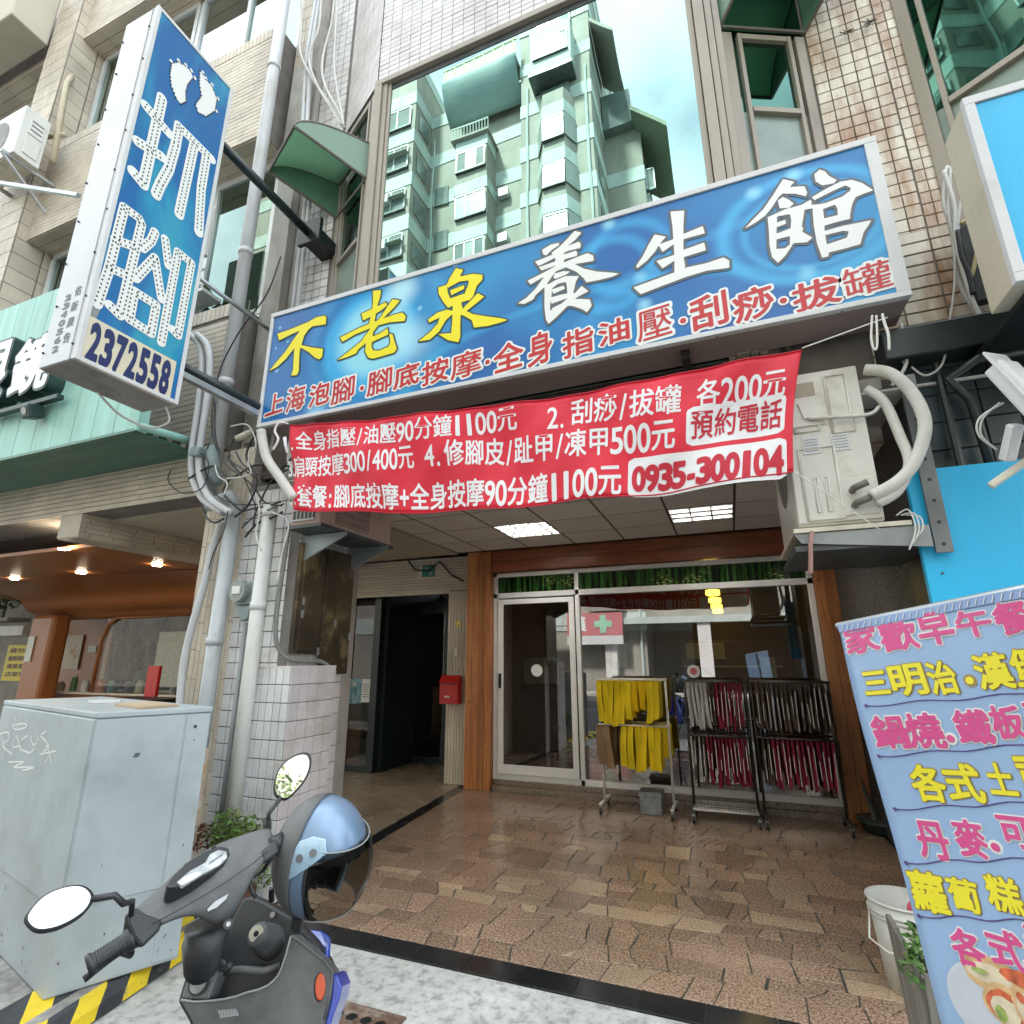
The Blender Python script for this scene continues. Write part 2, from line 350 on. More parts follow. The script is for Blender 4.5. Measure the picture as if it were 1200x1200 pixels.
def granite_mat(name, a, b_, c, rough=.35, sc=95, rvar=.12, wet=False):
    m = bpy.data.materials.new(name); m.use_nodes = True; t = m.node_tree; N = t.nodes; L = t.links; b = N['Principled BSDF']
    g = N.new('ShaderNodeNewGeometry'); v = N.new('ShaderNodeTexNoise'); v.inputs['Scale'].default_value = sc; v.inputs['Detail'].default_value = 3; v.inputs['Roughness'].default_value = .7
    L.new(g.outputs['Position'], v.inputs['Vector']); r = N.new('ShaderNodeValToRGB'); e = r.color_ramp.elements
    e[0].position = .36; e[0].color = (*c, 1); e[1].position = .64; e[1].color = (*b_, 1); x = e.new(.48); x.color = (*a, 1)
    L.new(v.outputs[0], r.inputs[0]); oi = N.new('ShaderNodeObjectInfo'); mr3 = N.new('ShaderNodeMapRange'); mr3.inputs[3].default_value = .78; mr3.inputs[4].default_value = 1.22
    L.new(oi.outputs['Random'], mr3.inputs[0]); big = N.new('ShaderNodeTexNoise'); big.inputs['Scale'].default_value = 1.3; big.inputs['Detail'].default_value = 5
    L.new(g.outputs['Position'], big.inputs['Vector']); m5 = N.new('ShaderNodeMapRange'); m5.inputs[1].default_value = .3; m5.inputs[2].default_value = .7; m5.inputs[3].default_value = .78; m5.inputs[4].default_value = 1.2
    L.new(big.outputs[0], m5.inputs[0]); mu = N.new('ShaderNodeMath'); mu.operation = 'MULTIPLY'; L.new(mr3.outputs[0], mu.inputs[0]); L.new(m5.outputs[0], mu.inputs[1])
    hs = N.new('ShaderNodeHueSaturation'); L.new(mu.outputs[0], hs.inputs['Value']); L.new(r.outputs[0], hs.inputs['Color']); L.new(hs.outputs[0], b.inputs['Base Color'])
    m6 = N.new('ShaderNodeMapRange'); m6.inputs[1].default_value = .35; m6.inputs[2].default_value = .65; m6.inputs[3].default_value = max(.03, rough-rvar); m6.inputs[4].default_value = rough+rvar
    L.new(big.outputs[0], m6.inputs[0]); ro = m6.outputs[0]
    if wet:   # mopped wet towards the shop door
        sx = N.new('ShaderNodeSeparateXYZ'); L.new(g.outputs['Position'], sx.inputs[0]); m7 = N.new('ShaderNodeMapRange'); m7.interpolation_type = 'SMOOTHSTEP'; m7.inputs[1].default_value = 3.6; m7.inputs[2].default_value = 5.6; m7.inputs[3].default_value = 1.25; m7.inputs[4].default_value = .26
        wn = N.new('ShaderNodeMath'); wn.operation = 'ADD'; wm = N.new('ShaderNodeMath'); wm.operation = 'MULTIPLY'; wm.inputs[1].default_value = 2.2; L.new(big.outputs[0], wm.inputs[0]); L.new(sx.outputs['Y'], wn.inputs[0]); L.new(wm.outputs[0], wn.inputs[1])
        ws = N.new('ShaderNodeMath'); ws.operation = 'SUBTRACT'; ws.inputs[1].default_value = 1.1; L.new(wn.outputs[0], ws.inputs[0]); L.new(ws.outputs[0], m7.inputs[0])
        mq = N.new('ShaderNodeMath'); mq.operation = 'MULTIPLY'; L.new(ro, mq.inputs[0]); L.new(m7.outputs[0], mq.inputs[1]); ro = mq.outputs[0]
    L.new(ro, b.inputs['Roughness'])
    bu = N.new('ShaderNodeBump'); bu.inputs['Strength'].default_value = .12; bu.inputs['Distance'].default_value = .004; L.new(v.outputs[0], bu.inputs['Height']); L.new(bu.outputs[0], b.inputs['Normal'])
    return m
m_gran = granite_mat('brown_granite_paving', (.29, .18, .115), (.47, .34, .25), (.09, .055, .035), .20, 80, .06, True)
m_gran2 = granite_mat('pale_granite_paving', (.38, .26, .16), (.54, .40, .28), (.16, .105, .06), .26, 80, .06, True)
m_step = granite_mat('granite_step', (.20, .15, .11), (.32, .26, .2), (.06, .045, .035), .3)
m_street = granite_mat('pale_weathered_concrete', (.37, .365, .34), (.44, .435, .405), (.25, .24, .22), .88, 16, .08)
m_asph = mat('asphalt', (.055, .055, .056), .9, var=.4, scale=60, bump=.5, bscale=120)

def field_of_tiles(parent, name, m, ms, O, U, Vv, N_, w, h, tw, th, gap=.008, t=.012, brick=False, limit=300, vertical=False):
    """tiles over a w x h field: the nearest `limit` as objects, the rest as one part"""
    O, U, Vv, N_ = map(Vector, (O, U, Vv, N_)); cells = []
    nv = int(h/th+1e-6); nu = int(w/tw+1e-6)+(1 if brick else 0)
    for j in range(nv):
        for i in range(nu):
            u0 = i*tw-(tw/2 if brick and j % 2 else 0); u1 = min(u0+tw, w); u0 = max(u0, 0)
            if u1-u0 < tw*.3: continue
            cells.append((u0, u1, j*th, (j+1)*th))
    cells.sort(key=lambda c: (O+U*(c[0]+c[1])/2+Vv*(c[2]+c[3])/2-CO).length)
    rot = Matrix((U, -N_, Vv)).transposed().to_4x4(); g = G()
    for k, (a, b, c, d) in enumerate(cells):
        p = O+U*(a+b)/2+Vv*(c+d)/2+N_*(t/2+random.uniform(-.001, .0012))
        if k < limit: piece(name, (b-a-gap, t, d-c-gap), m, parent, p, .004, rot)
        else: g.obox(p, U*(b-a-gap)/2, N_*t/2, Vv*(d-c-gap)/2)
    if g.v: g.build(name+'_courses', ms or m, parent, kind='stuff')
X_, Y_, Z_ = Vector((1, 0, 0)), Vector((0, 1, 0)), Vector((0, 0, 1))

# ------------------------------------------------------------ ground
tag(G().add([(-150, -150, -.16), (150, -150, -.16), (150, 150, -.16), (-150, 150, -.16)], [(0, 1, 2, 3)]).build('ground', m_asph), kind='structure')
tag(G().box(-30, 30, -13, 1.35, -.155, -.13).build('road', m_asph), kind='structure')
g = G()
for x in range(-28, 28, 6): g.box(x, x+3, -6.05, -5.93, -.13, -.126)
tag(g.build('road_marking', m_white), kind='structure')
# pavement apron between kerb and arcade
tag(G().box(-30, 30, 1.5, 2.978, -.13, -.004).build('pavement', m_street), kind='structure')
m_kerbc = mat('kerb_concrete', (.30, .285, .26), .9, var=.35, scale=9, bump=.7, bscale=25, stain=(.14, .13, .12), sscale=7, sth=.55)
tag(G().box(-30, 30, 1.35, 1.498, -.13, -.002).build('kerb', m_kerbc, bevel=.012), kind='structure')
# striped no-parking kerb hump running past the foot of the cabinet
m_yel = mat('worn_yellow_paint', (.72, .52, .02), .6, var=.1, scale=14, stain=(.30, .25, .13), sscale=14, sth=.66, ssoft=.06, bump=.4, bscale=40)
m_blk = mat('worn_black_paint', (.035, .038, .042), .6, var=.3, scale=14, stain=(.22, .20, .18), sscale=13, sth=.66, ssoft=.06, bump=.4, bscale=40)
kd = (Vector((-2.98, 2.95, 0))-Vector((-2.72, 1.55, 0))).normalized(); kn = Vector((-kd.y, kd.x, 0))
hump = thing('striped_kerb', 'low concrete kerb hump painted in yellow and black diagonal stripes beside the grey cabinet', 'kerb', (-2.9, 2.1, 0))
k0 = Vector((-2.70, 1.45, 0)); L_ = 1.75; n_ = 15; sw = .14
G().prism([k0-kn*.0+Z_*-.002, k0+kn*.36+Z_*-.002, k0+kn*.34+Z_*.084, k0+kn*.04+Z_*.070], kd*L_).build('kerb_body', m_kerbc, hump, bevel=.012)
for i in range(n_):
    s0, s1 = i*sw-.25, (i+1)*sw-.25; g = G(); mm = m_yel if i % 2 else m_blk; P = []
    rows = ((.0, .002, 0), (.015, .045, .03), (.05, .0745, .09), (.20, .080, .25), (.335, .087, .40))
    for k in range(len(rows)-1):
        (n0, z0, q0), (n1, z1, q1) = rows[k], rows[k+1]
        def pt(s_, n_o, z_, q_): s_ = min(max(s_+q_, 0), L_); return k0+kd*s_+kn*n_o+Z_*z_
        a, b, c, d = pt(s0, n0, z0, q0), pt(s1, n0, z0, q0), pt(s1, n1, z1, q1), pt(s0, n1, z1, q1)
        if (b-a).length > .01: g.add([a-kn*.004+Z_*.003, b-kn*.004+Z_*.003, c-kn*.002+Z_*.004, d-kn*.002+Z_*.004], [(0, 1, 2, 3)])
    if g.v: g.build('painted_stripe', mm, hump)
# rough concrete pad the cabinet stands on
tag(G().prism([(-5.0, 1.5, -.003), (-3.02, 1.5, -.003), (-2.86, 1.85, -.003), (-3.1, 2.98, -.003), (-5.0, 2.98, -.003)], (0, 0, .085)).build('cabinet_pad', m_kerbc, bevel=.01), kind='structure')

# ------------------------------------------------------------ arcade floor
def floor_poly(parent, name, pts, m, z0, z1, inset=.004):
    c = sum((Vector((*p, 0)) for p in pts), Vector())/len(pts); top = []
    for p in pts:
        d = c-Vector((*p, 0)); top.append(Vector((*p, 0))+d.normalized()*inset)
    g = G(); n = len(pts); a = [Vector((p.x, p.y, z0)) for p in top]; b = [Vector((p.x, p.y, z1-.002)) for p in top]
    e = [p+(c-Vector((p.x, p.y, 0))).normalized()*.003+Z_*.002 for p in b]; e = [Vector((p.x, p.y, z1)) for p in e]
    g.add(a+b+e, [(i, (i+1) % n, n+(i+1) % n, n+i) for i in range(n)]+[(n+i, n+(i+1) % n, 2*n+(i+1) % n, 2*n+i) for i in range(n)]+[tuple(range(2*n, 3*n))])
    return g.build(name, m, parent)
bed = tag(G().box(-6.1, 2.6, 2.98, 11.0, -.13, -.006).build('arcade_floor', mat('floor_joint', (.045, .052, .042), .6, var=.4, scale=9)), kind='structure')
# stones: uneven courses along X, split at random, some split again, joints open and wandering
STN = []
ys = [3.155]
while ys[-1] < 6.50: ys.append(ys[-1]+random.choice((.12, .16, .19, .23, .27, .15)))
ys[-1] = 6.66
def yrow(k, x): return ys[k] if k in (0, len(ys)-1) else ys[k]+.030*math.sin(x*2.1+k*1.7)+.016*math.sin(x*7+k*5.1)
def jg(): return random.uniform(-.018, .018)
for k in range(len(ys)-1):
    x = -2.96-.12*(ys[k]-3.15)+random.uniform(0, .02); xe = 1.12; sl = 0
    while x < xe-.05:
        x2 = x+random.choice((.14, .2, .26, .32, .4, .3, .22)); x2 = xe if xe-x2 < .12 else x2; s2 = random.uniform(-.05, .05) if x2 < xe else 0
        a, b, c, d = (x, yrow(k, x)), (x2, yrow(k, x2)), (x2+s2, yrow(k+1, x2+s2)), (x+sl, yrow(k+1, x+sl)); hgt = ys[k+1]-ys[k]; r_ = random.random()
        if hgt > .2 and r_ < .5:
            t1, t2 = random.uniform(.3, .7), random.uniform(.3, .7); e = (a[0]+(d[0]-a[0])*t1, a[1]+(d[1]-a[1])*t1); f = (b[0]+(c[0]-b[0])*t2, b[1]+(c[1]-b[1])*t2)
            STN += [[a, b, f, e], [e, f, c, d]]
        elif x2-x > .28 and r_ < .75:
            t1, t2 = random.uniform(.25, .75), random.uniform(.25, .75); e = (a[0]+(b[0]-a[0])*t1, a[1]+(b[1]-a[1])*t1); f = (d[0]+(c[0]-d[0])*t2, d[1]+(c[1]-d[1])*t2)
            m_ = ((e[0]+f[0])/2+jg(), (e[1]+f[1])/2+jg()); STN += [[a, e, m_, f, d], [e, b, c, f, m_]]
        elif r_ > .9:
            q = (b[0]-.06, b[1]); w_ = (b[0]+(c[0]-b[0])*.45, b[1]+(c[1]-b[1])*.45); STN += [[a, q, w_, c, d], [q, b, w_]]
        else: STN.append([a, b, c, d])
        x = x2; sl = s2
STN.sort(key=lambda p: (p[0][0])**2+(p[0][1])**2)
class _J:  # the far stones past the limit, joined
    g = G()
for n_s, pts in enumerate(STN):
    mm = m_gran2 if random.random() < .15 else m_gran; ins = random.choice((.003, .004, .006, .009))
    if n_s < 300: floor_poly(bed, 'paving_stone', pts, mm, -.02, random.uniform(-.0012, .0012), ins)
    else:
        o = floor_poly(bed, 'tmp', pts, mm, -.02, random.uniform(-.0012, .0012), ins); me = o.data
        _J.g.add([v.co.copy() for v in me.vertices], [tuple(p.vertices) for p in me.polygons]); bpy.data.objects.remove(o); bpy.data.meshes.remove(me)
if _J.g.v: _J.g.build('far_paving_stones', m_gran, bed, kind='stuff')
# black granite border slabs, street edge and left edge
for i in range(17):
    x = -2.37+.30*i-.30
    floor_poly(bed, 'border_slab', [(x, 2.985), (x+.3, 2.985), (x+.3, 3.15), (x, 3.15)], m_blackst, -.02, .001, .003)
for i in range(9):
    y = 3.16+.40*i; xa = -3.09-.085*(y-3.15)
    floor_poly(bed, 'border_slab', [(xa-.005, y), (xa+.135, y), (xa+.105, min(y+.4, 6.66)), (xa-.035, min(y+.4, 6.66))], m_blackst, -.02, .001, .003)
m_ftile = mat('beige_floor_tile', (.32, .25, .17), .28, var=.14, rnd=.08, scale=1.5, rvar=.1)
for j in range(14):
    for i in range(7):
        y = 3.2+.4*j; xb = -3.1-.085*(y-3.15)-.02
        x1_ = -3.2-.4*i; x1_ = min(x1_, xb) if i == 0 else x1_; x0_ = -3.6-.4*i
        if x1_-x0_ < .05: continue
        floor_poly(bed, 'floor_tile', [(x0_, y), (x1_, y), (x1_, y+.4), (x0_, y+.4)], m_ftile, -.02, .0, .002)
for i in range(5): # right-hand strip by the bucket, dark slabs
    floor_poly(bed, 'border_slab', [(1.13+.0, 3.16+.7*i), (1.45, 3.16+.7*i), (1.45, 3.85+.7*i), (1.13, 3.85+.7*i)], m_blackst, -.02, .001, .003)
# granite step under the shop front
stp = tag(G().box(-2.9, 1.05, 6.69, 6.93, -.01, .06).build('door_step', m_step, bevel=.006), kind='structure')
G().box(-2.9, 1.05, 6.73, 6.93, .0605, .12).build('upper_step', m_step, stp, bevel=.006)

# ------------------------------------------------------------ ceiling of the arcade
m_cp = mat('ceiling_panel', (.72, .69, .65), .8, var=.05, rnd=.04, scale=2, bump=.15, bscale=90)
m_tbar = mat('ceiling_grid_bar', (.09, .06, .045), .6)
cl = tag(G().box(-6.1, 2.4, 3.42, 11.0, 3.105, 3.35).build('arcade_ceiling', m_tbar), kind='structure')
lx, ly = -.46, 5.42; NX = range(-5, 3); NY = range(-3, 3)
LIGHTS = {(-3, 0), (0, 0)}
for i in NX:
    for j in NY:
        x0_, y0_ = lx+.637*i, ly+.62*j; x1_, y1_ = x0_+.637, y0_+.62
        x0c, y1c = max(x0_, -3.42), min(y1_, 6.72)
        if x1_-x0c < .06 or y1c-y0_ < .06 or y0_ < 3.32 or x1_ > 1.9: continue
        if (i, j) in LIGHTS: continue
        piece('ceiling_panel', (x1_-x0c-.016, y1c-y0_-.016, .012), m_cp, cl, ((x0c+x1_)/2, (y0_+y1c)/2, 3.006))
G().box(-3.42, 1.9, 3.32, 3.545, 3.0, 3.012).build('ceiling_margin', m_cp, cl)
G().box(-6.0, -3.44, 3.62, 6.7, 2.99, 3.012).build('plaster_ceiling', m_plaster, cl)
m_lou = mat('dull_louvre', (.16, .155, .15), .5, metal=.2, var=.04)
m_tubeglow = mat('fluorescent_tube', (.85, .85, .82), .4, emit=(1, .98, .92), estr=26)
g = G()
for i in range(-5, 4): x = lx+.637*i; (g.box(max(x-.012, -3.42), x+.012, 3.33, 6.72, 3.0, 3.10) if x > -3.43 else None)
for j in range(-3, 4):
    y = ly+.62*j
    if 3.4 < y < 6.75: g.box(-3.42, 1.9, y-.011, y+.011, 3.0015, 3.10)
g.build('grid_bars', m_tbar, cl, kind='stuff')
for (i, j), lb in zip(sorted(LIGHTS), ('recessed ceiling light with square louvre grid, nearer the wooden left post', 'recessed ceiling light with long louvre blades, above the yellow towels')):
    x0_, y0_ = lx+.637*i, ly+.62*j; t = thing('ceiling_light', lb, 'ceiling light', (x0_+.32, y0_+.31, 3.0), 'recessed lights in the arcade ceiling')
    G().box(x0_+.012, x0_+.625, y0_+.012, y0_+.608, 3.085, 3.10).build('light_tray', mat('tray_grey', (.30, .30, .29), .5), t)
    g = G()
    for k in range(4): g.box(x0_+.01, x0_+.627, y0_+.012+.199*k-.006 if k else y0_+.008, y0_+.012+.199*k+.004, 2.998, 3.04)
    for k in range(7 if i < 0 else 4): 
        q = x0_+.012+k*(.613/(6 if i < 0 else 3)); g.box(q-.005, q+.006, y0_+.012, y0_+.608, 2.999, 3.045)
    for k in range(9 if i > 0 or i == 0 else 0): g.box(x0_+.012, x0_+.625, y0_+.06+.066*k, y0_+.066+.066*k, 3.004, 3.03)
    g.build('louvre', m_lou, t)
    for k in range(3): G().tube([(x0_+.03, y0_+.115+.199*k, 3.054), (x0_+.60, y0_+.115+.199*k, 3.056)], .013, 8).build('tube', m_tubeglow, t, smooth=True)
# ------------------------------------------------------------ shop front under the arcade
sf = thing('storefront', 'massage shop front with wooden surround, white sliding door and large dark window', 'storefront', (-1, 6.8, 0))
for i in range(4):
    w = .0875; x = -3.275+w*i; G().box(x, x+w-.003, 6.66-(.0 if i < 3 else -.004), 6.84, 0, 2.985).build('timber_upright', m_woodv, sf, bevel=.003)
for i in range(2): G().box(.93+.105*i, .93+.105*i+.102, 6.68, 6.84, 0, 2.985).build('timber_upright', m_woodv, sf, bevel=.003)
for i in range(2): G().box(-2.922, .927, 6.685, 6.84, 2.70+.145*i, 2.70+.145*i+.141).build('timber_beam', m_woodh, sf, bevel=.003)
fr = G()
for a in ((-2.92, .925, 2.635, 2.69), (-2.92, .925, 2.35, 2.42), (-2.92, -2.865, .12, 2.69), (.87, .925, .12, 2.69), (-1.79, -1.735, .12, 2.635), (-2.865, .87, .12, .185)):
    fr.box(a[0], a[1], 6.76, 6.84, a[2]+.0005, a[3]-.0005)
fr.build('window_frame', m_frame, sf, bevel=.004)
m_sglass = glass_mat('shop_window_glass', (.78, .81, .79), .20, .004)
G().box(-1.735, .87, 6.798, 6.804, .185, 2.35).build('window_pane', m_sglass, sf)
# bamboo print on the transoms
def bamboo_mat():
    m = bpy.data.materials.new('bamboo_print'); m.use_nodes = True; t = m.node_tree; N = t.nodes; L = t.links; b = N['Principled BSDF']; b.inputs['Roughness'].default_value = .12
    g = N.new('ShaderNodeNewGeometry'); mp1 = N.new('ShaderNodeMapping'); mp1.inputs['Scale'].default_value = (26, 1, 1.2); L.new(g.outputs['Position'], mp1.inputs[0])
    n = N.new('ShaderNodeTexNoise'); n.inputs['Scale'].default_value = 1; n.inputs['Detail'].default_value = 2; L.new(mp1.outputs[0], n.inputs[0])
    r = N.new('ShaderNodeValToRGB'); e = r.color_ramp.elements; e[0].position = .42; e[0].color = (.004, .012, .006, 1); e[1].position = .66; e[1].color = (.05, .16, .03, 1); L.new(n.outputs[0], r.inputs[0])
    mp2 = N.new('ShaderNodeMapping'); mp2.inputs['Scale'].default_value = (10, 1, 26); mp2.inputs['Rotation'].default_value = (0, .5, 0); L.new(g.outputs['Position'], mp2.inputs[0])
    v = N.new('ShaderNodeTexVoronoi'); v.feature = 'DISTANCE_TO_EDGE'; v.inputs['Scale'].default_value = 1.4; L.new(mp2.outputs[0], v.inputs['Vector'])
    v2 = N.new('ShaderNodeTexNoise'); v2.inputs['Scale'].default_value = 3.2; L.new(g.outputs['Position'], v2.inputs['Vector'])
    a = N.new('ShaderNodeMapRange'); a.inputs[1].default_value = .12; a.inputs[2].default_value = .3; L.new(v.outputs['Distance'], a.inputs[0])
    c = N.new('ShaderNodeMapRange'); c.inputs[1].default_value = .52; c.inputs[2].default_value = .66; L.new(v2.outputs[0], c.inputs[0])
    mu = N.new('ShaderNodeMath'); mu.operation = 'MULTIPLY'; L.new(a.outputs[0], mu.inputs[0]); L.new(c.outputs[0], mu.inputs[1])
    mi = N.new('ShaderNodeMix'); mi.data_type = 'RGBA'; L.new(mu.outputs[0], mi.inputs[0]); L.new(r.outputs[0], mi.inputs[6]); mi.inputs[7].default_value = (.38, .48, .16, 1)
    L.new(mi.outputs[2], b.inputs['Base Color']); return m
m_bam = bamboo_mat()
for a, b in ((-2.865, -1.79), (-1.735, .87)): G().box(a, b, 6.797, 6.805, 2.42, 2.635).build('transom_print', m_bam, sf)
# sliding door leaf
dl = G()
for a in ((-2.85, -1.80, 2.265, 2.33), (-2.85, -1.80, .19, .30), (-2.85, -2.77, .30, 2.265), (-1.87, -1.80, .30, 2.265)): dl.box(a[0], a[1], 6.735, 6.757, *a[2:])
dl = dl.build('sliding_door', m_frame, sf, bevel=.003)
G().box(-2.77, -1.87, 6.742, 6.748, .30, 2.265).build('door_pane', m_sglass, dl)
G().box(-2.83, -2.795, 6.715, 6.735, 1.20, 1.38).build('door_handle', m_black, dl, bevel=.006)
m_notice = mat('notice_white', (.72, .73, .68), .5, var=.05)
g = G().disc((-2.31, 6.739, 1.42), (0, -1, 0), .075, 24); g.build('round_sticker', m_notice, dl)
g = G().disc((-.42, 6.795, 1.415), (0, -1, 0), .072, 24); g.build('round_sticker', m_notice, sf)
# arrow-ish mark rings on stickers
m_pink = mat('pink_print', (.6, .12, .15), .5)
G().disc((-.42, 6.793, 1.415), (0, -1, 0), .04, 20).build('sticker_print', m_pink, sf)

# interior behind the glass
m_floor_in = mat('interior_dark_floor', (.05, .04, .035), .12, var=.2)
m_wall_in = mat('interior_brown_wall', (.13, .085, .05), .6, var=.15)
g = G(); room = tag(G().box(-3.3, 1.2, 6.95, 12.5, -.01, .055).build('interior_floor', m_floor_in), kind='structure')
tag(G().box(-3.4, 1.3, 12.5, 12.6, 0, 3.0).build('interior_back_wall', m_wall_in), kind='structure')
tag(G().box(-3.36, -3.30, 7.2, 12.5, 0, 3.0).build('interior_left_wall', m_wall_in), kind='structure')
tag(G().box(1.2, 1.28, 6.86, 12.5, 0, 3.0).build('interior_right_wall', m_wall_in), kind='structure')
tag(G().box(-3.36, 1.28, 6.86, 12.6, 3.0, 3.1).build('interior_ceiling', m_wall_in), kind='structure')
m_counter = granite_mat('counter_granite', (.07, .05, .035), (.13, .10, .08), (.02, .018, .015), .15)
ct = thing('reception_counter', 'dark granite reception counter behind the sliding glass door', 'counter', (-2, 9, 0))
G().box(-3.25, -1.3, 9.0, 9.5, .06, 1.15).build('counter_body', m_counter, ct, bevel=.01)
G().box(-3.28, -1.25, 8.95, 9.55, 1.151, 1.2).build('counter_top', mat('counter_top', (.03, .025, .02), .15), ct, bevel=.01)
A_, B_ = at(614, 801, 'y', 8.9), at(654, 771, 'y', 8.9)  # board added to imitate a bright reflection in the door glass
tag(G().box(A_.x, B_.x, 8.9, 8.93, A_.z, B_.z).build('reflection_board', mat('pale_reflection', (.60, .63, .54), .5)), 'pale blank board inside the shop, standing in for a bright reflection in the door glass', 'board')
sofa = thing('black_armchair', 'black leather armchair standing inside the shop behind the sliding door', 'armchair', (-2.1, 8.2, .05))
m_leather = mat('black_leather', (.02, .02, .022), .35)
G().box(-2.45, -1.75, 8.0, 8.6, .15, .42).build('seat', m_leather, sofa, bevel=.05); G().box(-2.45, -1.75, 8.5, 8.68, .4, .85).build('backrest', m_leather, sofa, bevel=.05)
for x in (-2.55, -1.75): G().box(x, x+.1, 8.0, 8.6, .15, .6).build('armrest', m_leather, sofa, bevel=.03)
m_lant = mat('lantern_shade', (.8, .55, .06), .5, emit=(1, .62, .06), estr=2.2)
m_lantw = mat('lantern_shade_pale', (.8, .7, .4), .5, emit=(1, .85, .45), estr=2.0)
for i in range(5):
    y = 7.4+1.15*i; x = -.16-.0*i; z = 2.50
    t = thing('pendant_lamp', ('nearest', 'second', 'third', 'fourth', 'farthest')[i]+' of the glowing yellow lamps hanging in a row inside the shop', 'pendant lamp', (x, y, z), 'yellow lamps in a row inside the shop')
    G().tube([(x, y, z+.08), (x, y, 3.0)], .005, 6).build('cord', m_black, t)
    n_ = 12; G().tube([(x, y, z-.045), (x, y, z-.035), (x, y, z+.035), (x, y, z+.045)], [.065, .10, .10, .065], 16).build('lamp_shade', m_lantw if i == 0 else m_lant, t, smooth=False)
for i, (pa, pb) in enumerate((((718, 782), (734, 754)), ((893, 794), (908, 770)))):
    A_, B_ = at(*pa, 'y', 8.9), at(*pb, 'y', 8.9); tag(G().box(A_.x, B_.x, 8.9, 8.91, A_.z, B_.z).build('price_notice', m_notice), ('white paper notice hanging inside above the yellow towels', 'white paper notice hanging inside near the right end of the shop window')[i], 'notice')
cab2 = thing('display_cabinet', 'brown wooden cabinet with glass shelves at the back of the shop', 'cabinet', (-.2, 11, 0))
G().box(-.9, .9, 11.2, 11.6, .06, 1.9).build('cabinet_body', mat('brown_cabinet', (.17, .09, .04), .4, var=.2), cab2, bevel=.01)
for k in range(3): G().box(-.85, .85, 11.12, 11.2, .5+.45*k, .53+.45*k).build('shelf', m_frame, cab2)
G().box(-.8, -.1, 11.12, 11.19, 1.55, 1.85).build('shelf_board', m_notice, cab2)

# ------------------------------------------------------------ neighbouring entrance on the left (beige tiles, black door)
ent = thing('beige_entrance', 'beige striped tile doorway with tall black glass doors beside the wooden post', 'entrance', (-4.5, 7, 0))
G().box(-3.645, -3.30, 6.84, 7.4, 0, 2.5).build('pier_core', m_grout, ent)
g = G(); w = .043
for i in range(8):
    z = 0.0
    while z < 2.48:
        h_ = random.choice((.9, 1.2, .7)); z2 = min(z+h_, 2.49); g.box(-3.642+w*i, -3.642+w*i+w-.006, 6.828, 6.84, z+.004, z2); z = z2
g.build('pier_tile', m_tile_b, ent, kind='stuff')
G().box(-6.0, -3.30, 6.862, 7.2, 2.505, 2.99).build('band_core', m_grout, ent)
g = G()
for j in range(11):
    x = -5.95-random.random()*.2
    while x < -3.32:
        x2 = min(x+.6, -3.31); g.box(max(x, -5.98), x2-.005, 6.85, 6.862, 2.51+.044*j, 2.51+.044*j+.037); x = x2
g.build('band_tile', m_tile_b, ent, kind='stuff')
G().box(-5.7, -3.65, 6.84, 6.861, 2.468, 2.505).build('door_head_trim', m_cream, ent)
m_dglass = glass_mat('dark_door_glass', (.62, .64, .64), .02, .01)
pst = G().box(-5.02, -4.9, 7.02, 7.14, 0, 2.5).build('black_post', mat('black_green_frame', (.012, .022, .022), .35), ent, bevel=.004); m_bf = MAT['black_green_frame']
G().box(-5.9, -5.02, 7.04, 7.09, 0.0, .07).build('sill', m_bf, ent); G().box(-5.9, -5.02, 7.062, 7.068, .07, 2.5).build('side_pane', m_dglass, ent)
dr = G()
for a in ((-4.9, -3.66, 2.3, 2.5), (-4.9, -3.66, 0, .1)): dr.box(a[0], a[1], 8.0, 8.06, a[2], a[3])
for x in (-4.9, -4.33, -4.27, -3.74): dr.box(x, x+.06, 8.0, 8.06, .1, 2.3)
dr = dr.build('double_door', m_bf, ent)
for a in ((-4.84, -4.33), (-4.21, -3.74)): G().box(a[0], a[1], 8.026, 8.034, .1, 2.3).build('door_pane', m_dglass, dr)
G().tube([(-4.1, 7.99, 1.0), (-4.1, 7.94, 1.03), (-4.1, 7.94, 1.42), (-4.1, 7.99, 1.45)], .014, 8).build('door_handle', m_frame, dr, smooth=True)
G().box(-4.9, -4.84, 7.14, 8.0, 0, 2.5).build('return_frame', m_bf, ent)
G().box(-4.88, -4.86, 7.14, 8.0, .1, 2.4).build('return_pane', m_dglass, ent) if 0 else None
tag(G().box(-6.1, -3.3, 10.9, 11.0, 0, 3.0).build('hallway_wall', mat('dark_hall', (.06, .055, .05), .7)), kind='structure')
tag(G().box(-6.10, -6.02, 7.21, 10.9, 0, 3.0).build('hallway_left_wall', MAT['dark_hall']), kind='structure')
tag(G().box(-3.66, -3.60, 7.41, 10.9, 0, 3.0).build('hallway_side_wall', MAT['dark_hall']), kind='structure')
lk = thing('wooden_locker', 'light wooden locker standing inside the black glass doors', 'locker', (-5.4, 7.5, 0))
m_lw = wood_mat('light_cabinet_wood', (.42, .23, .07), (.34, .17, .05), 'z')
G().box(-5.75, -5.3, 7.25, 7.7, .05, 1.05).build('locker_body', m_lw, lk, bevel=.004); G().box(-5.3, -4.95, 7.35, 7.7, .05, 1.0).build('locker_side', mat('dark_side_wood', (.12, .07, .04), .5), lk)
G().box(-4.8, -4.35, 8.5, 8.9, .35, 1.1).build('locker_door', m_lw, lk)
